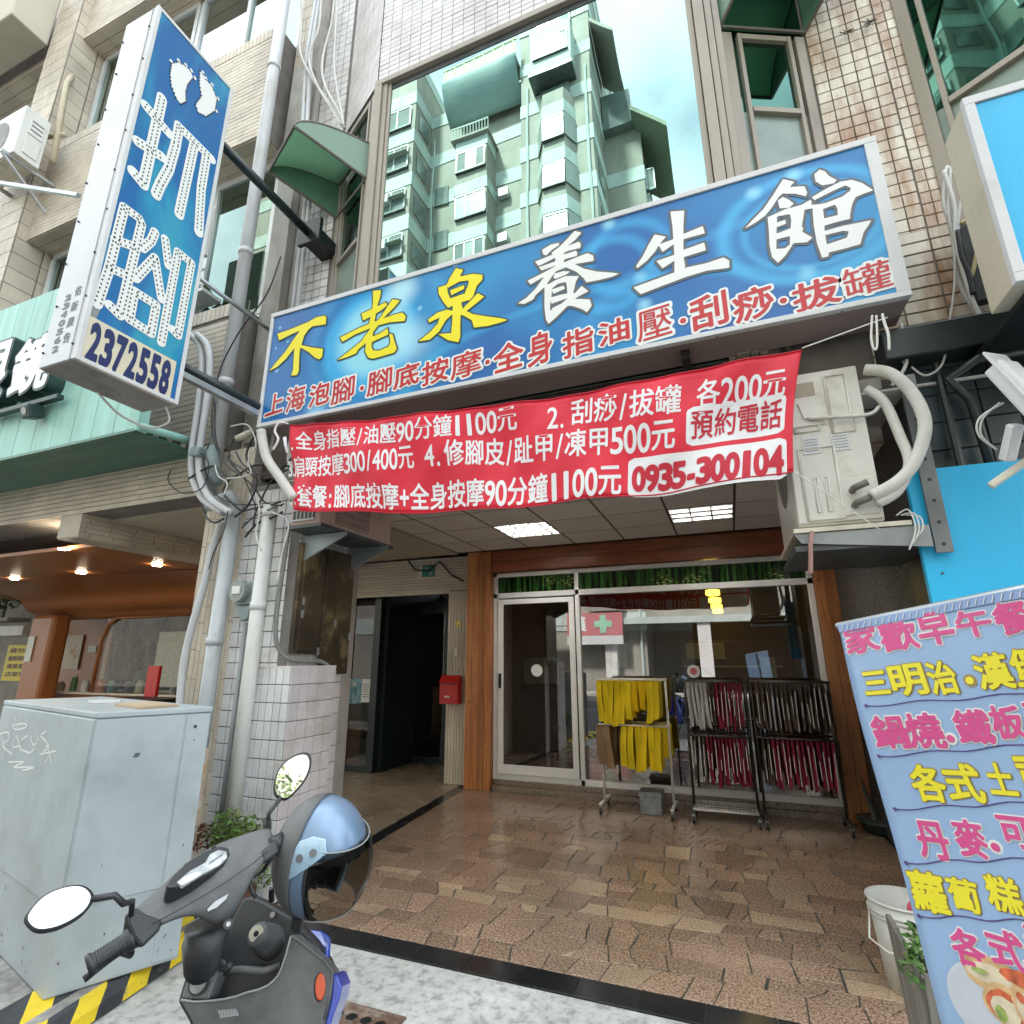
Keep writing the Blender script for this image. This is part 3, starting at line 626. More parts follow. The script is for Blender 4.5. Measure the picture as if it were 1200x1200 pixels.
# poster in the window, closed sign, plates
pp = thing('pasted_poster', 'blue and white photo poster stuck inside the left dark window', 'poster', (-5.1, 7.04, 1.1))
G().box(-5.42, -5.19, 7.052, 7.056, .93, 1.28).build('photo_half', mat('poster_blue', (.10, .24, .32), .3, var=.7, scale=14, stain=(.5, .55, .5), sscale=9, sth=.6), pp)
G().box(-5.188, -5.03, 7.052, 7.056, .95, 1.28).build('text_half', mat('poster_white', (.72, .73, .72), .5, var=.05), pp)
g = G()
for k in range(6): g.box(-5.17, -5.06, 7.048, 7.051, 1.20-.035*k, 1.208-.035*k)
g.build('print_lines', m_black, pp)
cs = tag(G().obox((-3.86, 7.95, 1.0), Vector((.15, 0, -.045)), (0, .004, 0), Vector((.03, 0, .10))).build('closed_sign', mat('sign_pale_green', (.5, .6, .54), .5)), 'small tilted pale door sign reading closed in dark letters hanging on the glass door', 'sign')
g = G(); ax = Vector((.15, 0, -.045)).normalized(); az = Vector((.045, 0, .15)).normalized()
def cfn(u, v, y=7.944): return Vector((-3.86, y, 1.0))+ax*(-.13+.26*u)+az*(-.01+.075*v)
run_text(g, '休息中', cfn, .03, 40); run_text(g, 'CLOSED', lambda u, v: Vector((-3.86, 7.944, 1.0))+ax*(-.10+.2*u)+az*(-.07+.04*v), .01, 30)
g.build('lettering', m_black, cs)
for i, z in enumerate((2.25, 1.62, 1.42)):
    tag(G().box(-4.14, -3.98, 8.018, 8.022, z-.06, z+.06).build('door_sticker', mat(('sticker_grey', 'sticker_red', 'sticker_teal')[i], ((.5, .5, .48), (.45, .15, .13), (.25, .42, .4))[i], .5)), ('white sticker high on the black door', 'red square sticker on the black door glass', 'teal shield sticker on the black door glass')[i], 'sticker')
mb = thing('mailbox', 'red metal mailbox mounted on the beige tile pier', 'mailbox', (-3.52, 6.7, 1.0))
m_red = mat('red_paint', (.50, .018, .015), .4, var=.1, stain=(.3, .03, .02), sscale=6, sth=.65)
G().prism([(-3.67, 6.69, .99), (-3.67, 6.825, .99), (-3.67, 6.825, 1.33), (-3.67, 6.77, 1.335), (-3.67, 6.69, 1.26)], (.265, 0, 0)).build('box', m_red, mb, bevel=.004)
G().prism([(-3.68, 6.678, 1.255), (-3.68, 6.772, 1.345), (-3.68, 6.77, 1.352), (-3.68, 6.672, 1.262)], (.285, 0, 0)).build('lid', m_red, mb)
G().box(-3.59, -3.52, 6.684, 6.689, 1.07, 1.095).build('lock_plate', m_cream, mb); G().box(-3.64, -3.44, 6.6855, 6.6895, 1.235, 1.245).build('slot', m_black, mb)
pl = tag(G().box(-4.10, -3.90, 6.835, 6.849, 2.725, 2.895).build('house_number_plate', mat('green_enamel', (.02, .22, .17), .3), bevel=.004), 'small green enamel house number plate on the beige tile band', 'number plate')
G().box(-4.155, -4.103, 6.835, 6.849, 2.725, 2.88).build('white_edge', m_white, pl)
g = G(); run_text(g, '12', lambda u, v: (-3.99+.07*u, 6.833, 2.745+.055*v), .02, 30); run_text(g, '中山路', lambda u, v: (-4.08+.08*u, 6.833, 2.84+.03*v), .01, 30); g.build('lettering', m_white, pl)
fu = tag(G().prism([(-3.485, 6.822, 1.97), (-3.43, 6.822, 2.04), (-3.485, 6.822, 2.11), (-3.54, 6.822, 2.04)], (0, -.006, 0)).build('diamond_sticker', mat('gold_print', (.62, .5, .12), .3, metal=.4, stain=(.25, .08, .03), sscale=30, sth=.55)), 'small gold diamond shaped luck sticker high on the beige pier', 'sticker')
tag(G().box(-3.53, -3.48, 6.815, 6.822, 1.60, 1.72).build('doorbell', m_cream, bevel=.003), 'small cream doorbell below the gold diamond sticker', 'doorbell')
# cable along the band
g = G(); g.tube([(-4.35, 6.83, 2.99), (-4.2, 6.8, 2.83), (-3.98, 6.8, 2.80), (-3.8, 6.81, 2.93), (-3.6, 6.82, 2.72), (-3.4, 6.8, 2.62)], .012, 6)
tag(g.build('black_cable', m_black, smooth=True), 'black cable sagging across the beige tile band above the doorway', 'cable')

# ------------------------------------------------------------ right side of the arcade
tag(G().box(1.14, 1.2, 4.1, 6.86, 0, 3.0).build('side_wall', granite_mat('speckled_black_granite', (.03, .032, .033), (.16, .17, .17), (.012, .012, .013), .5, 60, .05)), kind='structure')
tag(G().box(1.2, 3.2, 7.2, 7.3, 0, 3.0).build('rear_wall', m_black), kind='structure')
# low plant basin by the wooden post
bs = thing('black_basin', 'black plastic basin on the floor beside the wooden right post', 'basin', (1.22, 6.2, 0))
G().tube([(1.18, 6.45, .0), (1.18, 6.45, .09), (1.18, 6.45, .11), (1.18, 6.45, .11)], [.17, .22, .24, .2], 20).build('basin_bowl', mat('dark_green_plastic', (.03, .045, .04), .4), bs, smooth=True)
g = G()
for k in range(14):
    a = random.uniform(0, 6.28); g.tube([(1.18+.1*math.cos(a), 6.45+.1*math.sin(a), .08), (1.18+.2*math.cos(a), 6.45+.2*math.sin(a), .35+random.random()*.3)], [.012, .002], 4)
g.build('dry_plant', mat('dry_plant', (.12, .13, .1), .8), bs)

# ------------------------------------------------------------ towel racks
m_rackw = mat('white_rack_tube', (.68, .66, .60), .35, var=.06, stain=(.35, .3, .22), sscale=9, sth=.66)
m_rackb = mat('dark_rack_tube', (.05, .045, .04), .4, var=.2)
def rack(name, lab, x0, x1, y, m, zt, shelf=False, zm=.87):
    t = thing(name, lab, 'towel rack', ((x0+x1)/2, y, 0), 'towel racks in front of the shop window')
    for x in (x0, x1):
        G().tube([(x, y, .10), (x, y, zt)], .014, 10).build('post', m, t, smooth=True)
        G().bar((x, y-.23, .085), (x, y+.2, .085), .035, .03).build('foot', m, t, bevel=.004)
        for yy in (y-.22, y+.18):
            w_ = G().tube([(x-.012, yy, .033), (x+.012, yy, .033)], .032, 14).build('castor', m_black, t, smooth=False); G().bar((x, yy, .03), (x, yy, .085), .03, .02, (0, 1, 0)).build('fork', m_steel, w_)
    for z in (zt-.005, zm):
        for dy in (-.16, .16):
            G().tube([(x0, y+dy, z), (x1, y+dy, z)], .010, 8).build('rail', m, t, smooth=True)
        for x in (x0, x1): G().tube([(x, y-.16, z), (x, y+.16, z)], .010, 8).build('rail_end', m, t, smooth=True)
    if shelf:
        for k in range(5): G().tube([(x0, y-.2+.09*k, .12), (x1, y-.2+.09*k, .12)], .011 if k in (0, 4) else .006, 8).build('shelf_rail', m_rackw, t, smooth=True)
        g = G()
        for k in range(18): g.tube([(x0+.02+(x1-x0-.04)*k/17, y-.2, .128), (x0+.02+(x1-x0-.04)*k/17, y+.16, .128)], .004, 5)
        g.build('shelf_wires', m_rackw, t)
    return t
rack('white_towel_rack', 'white metal rack on castors hung with yellow towels', -1.42, -.70, 6.35, m_rackw, 1.34)
rack('black_towel_rack', 'dark rack with a white wire bottom shelf, hung with maroon towels', -.50, .10, 6.36, m_rackb, 1.33, True, .80)
rack('black_towel_rack', 'plain dark rack nearest the right wooden post', .16, .86, 6.38, m_rackb, 1.33, False, .80)
m_ty = mat('yellow_towel', (.86, .62, .012), .95, var=.10, scale=5, bump=.3, bscale=160, rnd=.06)
m_tb = mat('tan_towel', (.30, .19, .10), .95, var=.1, bump=.3, bscale=160, rnd=.1)
m_tm = mat('maroon_towel', (.26, .018, .045), .95, var=.1, bump=.3, bscale=160, rnd=.2)
m_tg = mat('grey_towel', (.50, .47, .43), .95, var=.1, bump=.3, bscale=160, rnd=.15)
m_td = mat('brown_towel', (.10, .07, .05), .95, var=.1, bump=.3, bscale=160, rnd=.2)
m_edge = mat('white_hem', (.72, .70, .68), .9, var=.03)
ORD = 'first second third fourth fifth sixth seventh eighth ninth tenth eleventh twelfth thirteenth fourteenth fifteenth'.split()
def towel(x, y, z, w, h, m, lab, grp, hem=False, d=.30, lean=0.):
    """a folded towel hung over a rod that runs in depth: two hanging flaps and a ridge"""
    g = G(); ph = random.uniform(0, 6); hb = h*random.uniform(.90, 1.03); k = random.uniform(.005, .012); nn = 9; lean += random.uniform(-.012, .012)
    def f(u, v, s):   # v 0 bottom .. 1 ridge; s -1 left flap, 1 right flap
        yy = y-d/2+d*u; wv = k*math.sin(u*7+ph+v*2)*(1-v*.7)+.006*math.sin(v*4+ph)*(1-v); spread = (w/2)*(.82+.18*(1-v)) if v < .97 else w*.30
        return Vector((x+s*spread+wv+lean*(1-v), yy+.012*math.sin(v*5+ph), z-hb*(1-v)+(.012*math.sin(u*9+ph+s) if v == 0 else 0)))
    prof = [(-1, v/6) for v in range(6)]+[(-1, .965), (-1, 1), (1, 1), (1, .965)]+[(1, (5-v)/6) for v in range(6)]; L_ = len(prof)-1
    g.grid(lambda u, v: f(u, prof[min(int(v*L_+.5), L_)][1], prof[min(int(v*L_+.5), L_)][0]), nn, L_)
    vv = [q/6 for q in range(6)]+[.965, 1]
    for u in (0, 1):
        A_ = [f(u, q, -1) for q in vv]; B_ = [f(u, q, 1) for q in vv]; M_ = [(a+b)/2+Vector((0, .012 if u == 0 else -.012, 0)) for a, b in zip(A_, B_)]; n8 = len(vv)
        g.add(A_+M_+B_, [(i, i+1, n8+i+1, n8+i) for i in range(n8-1)]+[(n8+i, n8+i+1, 2*n8+i+1, 2*n8+i) for i in range(n8-1)])
    o = g.build('towel', m, smooth=True); tag(o, lab, 'towel', grp)
    if hem:
        v0, v1 = hem; g = G(); xs = x+random.uniform(-.25, .25)*w
        g.bar((xs+lean*.6, y-d/2-.006, z-hb*(1-v0)), (xs, y-d/2-.006, z-hb*(1-v1)), .0065, .004, (0, 1, 0)); g.build('hem', m_edge, o)
    return o
def hv(): return (random.uniform(0, .35), random.uniform(.55, .97))
def row_of(n, x0, dx, y, z, w, h, mats, what, where, grp, **kw):
    hem = kw.pop('hems', False)
    for i in range(n):
        m_ = mats(i) if callable(mats) else mats
        towel(x0+dx*i, y, z, w, h+random.uniform(-.02, .02), m_, ORD[i]+' '+(what(i) if callable(what) else what)+' from left, '+where, grp, hem=hv() if hem else False, **kw)
row_of(6, -1.39, .064, 6.33, 1.325, .064, .44, m_ty, 'bright yellow towel', 'white rack upper rail, front run', 'yellow towels on the upper rail', lean=-.012, d=.34)
row_of(6, -1.02, .042, 6.45, 1.325, .048, .33, m_ty, 'short yellow towel', 'white rack upper rail, back run', 'short yellow towels on the upper rail', d=.2)
row_of(2, -.84, .06, 6.32, 1.325, .066, .43, m_ty, 'yellow towel', 'of the pair by the right post, upper rail', 'yellow towels by the right post', lean=-.03, d=.34)
row_of(2, -1.41, .075, 6.33, .86, .085, .43, m_tb, 'tan towel', 'at the left end of the lower rail', 'tan towels on the lower rail', lean=.01, d=.34)
row_of(3, -1.27, .05, 6.45, .86, .04, .30, m_tb, 'short tan towel', 'behind the lower rail front run', 'short tan towels on the lower rail', d=.2)
row_of(6, -1.14, .070, 6.33, .865, .070, .44, m_ty, 'yellow towel', 'white rack lower rail, front run', 'yellow towels on the lower rail', lean=-.02, d=.34)
row_of(4, -.83, .042, 6.45, .86, .05, .34, m_ty, 'short yellow towel', 'by the right post, lower rail', 'short yellow towels on the lower rail', d=.2)
row_of(5, -.46, .042, 6.36, 1.315, .036, .47, m_tg, 'grey towel', 'upper row of the middle rack', 'grey towels on the middle rack', hems=True, lean=.02)
row_of(9, -.25, .038, 6.36, 1.315, .024, .46, lambda i: m_tm if i > 1 else m_td, lambda i: 'maroon towel' if i > 1 else 'dark towel', 'upper row of the middle rack', 'maroon towels, upper row of the middle rack', hems=True)
row_of(4, -.47, .04, 6.36, .785, .022, .44, lambda i: m_td if i % 2 else m_tg, 'dark towel', 'lower row of the middle rack', 'dark towels, lower row of the middle rack', hems=True)
row_of(11, -.31, .036, 6.36, .785, .024, .46, m_tm, 'maroon towel', 'lower row of the middle rack', 'maroon towels, lower row of the middle rack', hems=True)
row_of(15, .21, .043, 6.38, 1.315, .026, .46, m_td, 'dark brown towel', 'upper row of the right rack', 'brown towels, upper row of the right rack', hems=True)
row_of(15, .21, .043, 6.38, .785, .026, .44, lambda i: m_tm if i > 1 else m_td, lambda i: 'maroon towel' if i > 1 else 'dark towel', 'lower row of the right rack', 'maroon towels, lower row of the right rack', hems=True)
bx = thing('concrete_block', 'small grey concrete block standing on the wet floor between the racks', 'block', (-.93, 6.3, 0))
m_blk2 = mat('mottled_grey_block', (.30, .31, .31), .7, var=.25, scale=12, stain=(.17, .18, .18), sscale=9, sth=.55)
G().box(-1.04, -.82, 6.28, 6.50, 0, .165).build('base', m_blk2, bx, bevel=.006); G().box(-1.05, -.81, 6.27, 6.51, .167, .215).build('lid', m_blk2, bx, bevel=.006)
# ------------------------------------------------------------ our building above the arcade
m_gmir = mat('green_mirror_glass', (.60, .86, .79), .006, metal=1., var=.0)
def mirror_glass(name, col, rough=.008, wob=.012):
    m = bpy.data.materials.new(name); m.use_nodes = True; t = m.node_tree; N = t.nodes; L = t.links; b = N['Principled BSDF']
    b.inputs['Base Color'].default_value = (*col, 1); b.inputs['Metallic'].default_value = 1; b.inputs['Roughness'].default_value = rough
    g = N.new('ShaderNodeNewGeometry'); n = N.new('ShaderNodeTexNoise'); n.inputs['Scale'].default_value = .9; n.inputs['Detail'].default_value = 1
    L.new(g.outputs['Position'], n.inputs['Vector']); bu = N.new('ShaderNodeBump'); bu.inputs['Strength'].default_value = .35; bu.inputs['Distance'].default_value = wob
    L.new(n.outputs[0], bu.inputs['Height']); L.new(bu.outputs[0], b.inputs['Normal']); return m
m_gbig = mirror_glass('green_mirror_pane', (.31, .455, .41), .004, .006)
m_gdark = mirror_glass('dark_green_pane', (.075, .17, .135), .02, .02)
m_gfrost = mat('frosted_grey_green_pane', (.20, .26, .22), .3, var=.25, scale=2.5, spec=.8)
bld = thing('tiled_building', 'pale tiled building with a mirrored bay window above the blue massage sign', 'building', (-1.2, 4, 3.4))
G().box(-4.2, 1.75, 3.63, 9.2, 3.36, 12).build('wall_core', m_grout, bld)
# beam under the sign, tiled, with a ledge
G().box(-3.45, 1.62, 3.40, 3.629, 3.02, 4.04).build('beam_core', m_grout, bld)
field_of_tiles(bld, 'wall_tile', m_tile_r, None, (.95, 3.40, 3.10), X_, Z_, -Y_, .62, 1.0, .20, .078, .009, .008)
field_of_tiles(bld, 'wall_tile', m_tile_w, None, (-3.45, 3.40, 3.04), X_, Z_, -Y_, .40, .5, .095, .095, .007, .008)
G().box(-3.42, .95, 3.33, 3.40, 3.02, 3.10).build('concrete_ledge', m_conc, bld, bevel=.006)
# rust stained column right of the bay
field_of_tiles(bld, 'wall_tile', m_tile_r, None, (1.0, 3.629, 4.12), X_, Z_, -Y_, .44, 4.2, .088, .095, .007, .009, limit=160)
field_of_tiles(bld, 'wall_tile', m_tile_r, mat('rust_tile_far', (.62, .56, .45), .4, var=.12, rnd=.12, island=True, stain=(.34, .15, .055), sscale=4, sth=.52, ssoft=.16, scale=4), (1.445, 3.629, 3.4), X_, Z_, -Y_, .12, 5.0, .06, .09, .006, .007, limit=60)
# column left of the bay
field_of_tiles(bld, 'wall_tile', m_tile_w, m_tile_ws, (-3.78, 3.629, 4.4), X_, Z_, -Y_, .42, 5.2, .093, .098, .007, .009, limit=90)
G().box(-4.2, -3.80, 3.56, 3.629, 3.4, 12).build('party_wall_strip', m_grout_l, bld)
g = G(); 
for i in range(3):
    z = 3.4
    while z < 10: g.box(-4.19+.055*i, -4.14+.055*i, 3.55, 3.56, z, z+.19); z += .2
g.build('strip_tile', m_tile_b, bld, kind='stuff')
# the bay: three-sided, front glass mirrored
ob0, ob1 = Vector((-2.72, 3.30, 0)), Vector((-3.36, 3.62, 0)); rb0, rb1 = Vector((.30, 3.30, 0)), Vector((.98, 3.62, 0))
zb, zh = 3.36, 7.03
bay = G().prism([(-2.72, 3.31, zh), (.30, 3.31, zh), (.98, 3.63, zh), (-3.36, 3.63, zh)], (0, 0, 4.5)).build('bay_core', m_grout, bld)
field_of_tiles(bld, 'bay_tile', m_tile_p, m_tile_ps, (-2.72, 3.31, zh+.07), X_, Z_, -Y_, 3.02, 2.5, .118, .062, .005, .008, brick=False, limit=300)
u = (ob0-ob1).normalized(); n_ = Vector((u.y, -u.x, 0)); n_ = n_ if n_.y < 0 else -n_
field_of_tiles(bld, 'bay_side_tile', m_tile_p, m_tile_ps, ob1+Z_*(zh+.07)+n_*.002, u, Z_, n_, (ob0-ob1).length, 2.5, .119, .062, .005, .008, limit=120)
u2 = (rb1-rb0).normalized(); n2 = Vector((u2.y, -u2.x, 0)); n2 = n2 if n2.y < 0 else -n2
field_of_tiles(bld, 'bay_side_tile', m_tile_p, m_tile_ps, rb0+Z_*(zh+.07)+n2*.002, u2, Z_, n2, (rb1-rb0).length, 1.2, .119, .062, .005, .008, limit=0)
def bar_along(g, p, q, z0, z1, w, out=0., n=None):
    """upright or level framing member between plan points p and q"""
    p, q = Vector((p.x, p.y, 0)), Vector((q.x, q.y, 0)); d = q-p; nn = Vector((d.y, -d.x, 0)).normalized(); nn = nn if nn.y < 0 else -nn
    a, b = p+nn*out, q+nn*out; g.prism([Vector((a.x, a.y, z0)), Vector((b.x, b.y, z0)), Vector((b.x, b.y, z1)), Vector((a.x, a.y, z1))], -nn*w)
g = G(); f0, f1 = Vector((-2.72, 3.29, 0)), Vector((.32, 3.29, 0))
bar_along(g, f0, f1, zh, zh+.065, .08, .035)
g.build('head_trim', m_alu, bld, bevel=.005)
g = G(); bar_along(g, f0+X_*.12, f1-X_*.15, zh-.07, zh-.002, .07, -.01); g.build('head_frame', m_steeld, bld)
for (a, w_, o_) in ((-2.72, .085, .035), (-2.632, .05, .015), (-2.58, .035, 0.0), (.175, .045, .0), (.222, .075, .035), (.30, .05, .02), (.352, .05, .0)):
    G().box(a, a+w_-.003, 3.29-o_, 3.36, zb, zh-.001).build('mullion', m_alu, bld, bevel=.004)
G().box(-2.545, .175, 3.305, 3.315, zb, zh-.07).build('bay_pane', m_gbig, bld)
def side_window(p, q, s, z_sill, z_rail, z_head, parent):
    """p inner plan corner, q outer; framed pair of panes with a rail"""
    d = (q-p).normalized(); L = (q-p).length; g = G()
    for a, b in ((.0, .075), (.12, .15), (L-.13, L-.10), (L-.07, L-.0)): bar_along(g, p+d*a, p+d*b, zb, z_head, .07, .012)
    bar_along(g, p+d*.152, p+d*(L-.132), z_rail-.025, z_rail+.02, .06, .02); bar_along(g, p+d*.152, p+d*(L-.132), z_head-.05, z_head-.001, .06, .01)
    bar_along(g, p+d*.152, p+d*(L-.132), zb, zb+.05, .06, .01)
    f = g.build('window_frame', m_alu, parent, bevel=.003)
    g = G(); bar_along(g, p+d*.07, p+d*(L-.06), z_rail, z_head-.03, .006, -.02); g.build('window_pane', m_gdark, f)
    g = G(); bar_along(g, p+d*.07, p+d*(L-.06), zb, z_rail-.002, .006, -.016); g.build('lower_pane', m_gfrost, f)
side_window(ob0, ob1, 1, zb, 5.34, zh-.02, bld); side_window(rb0+Vector((.10, .05, 0)), rb1, 1, zb, 5.37, 6.12, bld)
g = G(); bar_along(g, rb0+Vector((.1, .05, 0)), rb1, 6.13, zh, .02, .0); g.build('upper_pane', m_gdark, bld)
# hoods: green translucent sheet on a dark frame
m_poly = bpy.data.materials.new('green_corrugated_sheet'); m_poly.use_nodes = True; pb = m_poly.node_tree.nodes['Principled BSDF']
pb.inputs['Base Color'].default_value = (.36, .50, .41, 1); pb.inputs['Roughness'].default_value = .3; pb.inputs['Transmission Weight'].default_value = .0
tN = m_poly.node_tree.nodes; tl = tN.new('ShaderNodeBsdfTranslucent'); tl.inputs[0].default_value = (.42, .62, .46, 1); ms = tN.new('ShaderNodeMixShader'); ms.inputs[0].default_value = .5
m_poly.node_tree.links.new(pb.outputs[0], ms.inputs[1]); m_poly.node_tree.links.new(tl.outputs[0], ms.inputs[2]); m_poly.node_tree.links.new(ms.outputs[0], tN['Material Output'].inputs[0])
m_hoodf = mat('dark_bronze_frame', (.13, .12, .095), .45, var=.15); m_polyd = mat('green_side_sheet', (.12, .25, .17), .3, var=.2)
def hood(B, dA, dL, zt, lab):
    t = thing('window_hood', lab, 'window hood', tuple(B), 'green hoods over the bay side windows')
    A = B+dA; Bl = B+dL; Al = A+dL
    def top(P, k):   # curved profile from wall top over to the lip
        w = P+Z_*zt; l = P+dL; s_ = math.sin(k*math.pi/2); c_ = 1-math.cos(k*math.pi/2)
        return Vector((w.x+(l.x-w.x)*s_, w.y+(l.y-w.y)*s_, w.z+.06*math.sin(k*math.pi)+(l.z-w.z)*c_))
    G().grid(lambda u, v: (top(B, u)*(1-v)+top(A, u)*v), 10, 3).build('curved_sheet', m_poly, t, solid=.006, smooth=True)
    for P in (B, A):
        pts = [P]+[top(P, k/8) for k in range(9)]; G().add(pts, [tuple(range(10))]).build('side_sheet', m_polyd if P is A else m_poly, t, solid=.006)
    g = G()
    for a, b in ((Bl, Al), (B, A), (B, Bl), (A, Al)): g.tube([a, b], .014, 6)
    for P in (B, A): g.tube([top(P, k/8) for k in range(9)], .012, 6)
    g.tube([B+Z_*zt, A+Z_*zt], .014, 6)
    g.build('hood_frame', m_hoodf, t); return t
hood(Vector((-2.78, 3.32, 5.98)), Vector((-.58, .28, 0)), Vector((-.48, -.47, .32)), .42, 'green translucent hood jutting out over the left side window of the bay')
hood(Vector((.40, 3.33, 6.16)), Vector((.60, .28, 0)), Vector((.44, -.52, .32)), .45, 'green translucent hood over the right side window of the bay, cut by the top edge')
# weathered metal duct, pipes and wires on the party wall
m_duct = mat('stained_metal_sheet', (.33, .315, .28), .45, metal=.35, var=.25, scale=2.5, stain=(.16, .15, .12), sscale=2.2, sth=.52, stretch=(1, 1, .6))
tag(G().box(-4.06, -3.83, 3.44, 3.549, 3.5, 8.2).build('metal_duct', m_duct, bevel=.01), 'tall flat duct of stained grey sheet metal running up the party wall', 'duct')
def pipe(name, pts, r, m, lab, cat='pipe', clips=()):
    t = thing(name, lab, cat, tuple(pts[0])); G().tube(pts, r, 16).build('pipe_run', m, t, smooth=True)
    for i, c in enumerate(clips):
        G().tube([Vector(c)-Z_*.03, Vector(c)+Z_*.03], r*1.13, 16).build('pipe_collar', m, t, smooth=True)
    return t
px_ = -4.0; pipe('drain_pipe', [(-4.13, 3.24, 2.95), (-4.13, 3.24, 12)], .062, m_whitepvc, 'long white drain pipe running up past the top of the picture beside the metal duct', clips=[(-4.13, 3.24, z) for z in (4.05, 5.5, 8)])
pipe('drain_pipe', [(-3.78, 3.22, 2.82), (-3.78, 3.2, 0)], .058, mat('grey_drain_pipe', (.48, .51, .52), .4, var=.1, scale=2, stain=(.3, .3, .28), sscale=3, sth=.62, stretch=(1, 1, .4)), 'thick grey white drain pipe from the cable tangle down to the pavement', clips=[(-3.78, 3.207, 1.7), (-3.78, 3.2, .7)])
pipe('elbow_pipe', [(-4.13, 3.24, 2.98), (-4.08, 3.23, 2.86), (-3.86, 3.22, 2.90), (-3.78, 3.22, 2.80)], .06, MAT['grey_drain_pipe'], 'grey pipe elbow joining the two drain pipes behind the cables')
pipe('vent_pipe', [(-3.30, 3.14, 2.74), (-3.30, 3.13, .28)], .052, mat('mouldy_white_pipe', (.62, .62, .58), .5, var=.08, stain=(.28, .30, .14), sscale=3, sth=.60, stretch=(1, 1, .5)), 'stubby white pipe with mildew stains and black cables entering its open top', clips=[(-3.30, 3.14, 2.68), (-3.30, 3.137, 1.95)])
for i, (x, z1) in enumerate(((-3.70, 6.3), (-3.64, 6.3))):
    pipe('conduit', [(x, 3.5, 4.0), (x, 3.5, z1), (x-.12, 3.46, z1+.8), (x-.2, 3.45, 8.4), (x-.1, 3.4, 9.5)], .022, m_whitepvc, ('left', 'right')[i]+' of the two thin white conduits beside the metal duct', 'conduit')
def wire(pts, r, m, lab, cat='cable', n=6, name='cable', sm=True, grp=None):
    """smooth wire through the points"""
    P = [Vector(p) for p in pts]; out = []
    for i in range(len(P)-1):
        p0, p1, p2, p3 = P[max(i-1, 0)], P[i], P[i+1], P[min(i+2, len(P)-1)]
        for k in range(7):
            t = k/7; out.append(.5*((2*p1)+(p2-p0)*t+(2*p0-5*p1+4*p2-p3)*t*t+(3*p1-p0-3*p2+p3)*t**3))
    out.append(P[-1]); return tag(G().tube(out, r, n).build(name, m, smooth=True), lab, cat, grp)
m_wcab = mat('white_cable', (.60, .59, .55), .5, var=.1); m_ycab = mat('yellowed_cable', (.55, .45, .22), .5)
def S3(x, y, yy): return at(x, y, 'y', yy)
for i, pts in enumerate((((352, -20), (353, 30), (352, 62), (368, 95), (392, 128), (402, 148)), ((377, -20), (374, 30), (362, 66), (372, 100), (390, 130), (399, 146)), ((392, -20), (390, 20), (378, 70), (381, 100), (397, 130), (404, 150)), ((396, -10), (393, 40), (392, 80), (396, 110), (400, 130), (403, 147)))):
    wire([S3(x, y, 3.40-.012*i) for x, y in pts], .014-.002*(i % 2), m_wcab, ('leftmost', 'second from left', 'third from left', 'rightmost')[i]+' of the white cables running down to the green window hood')

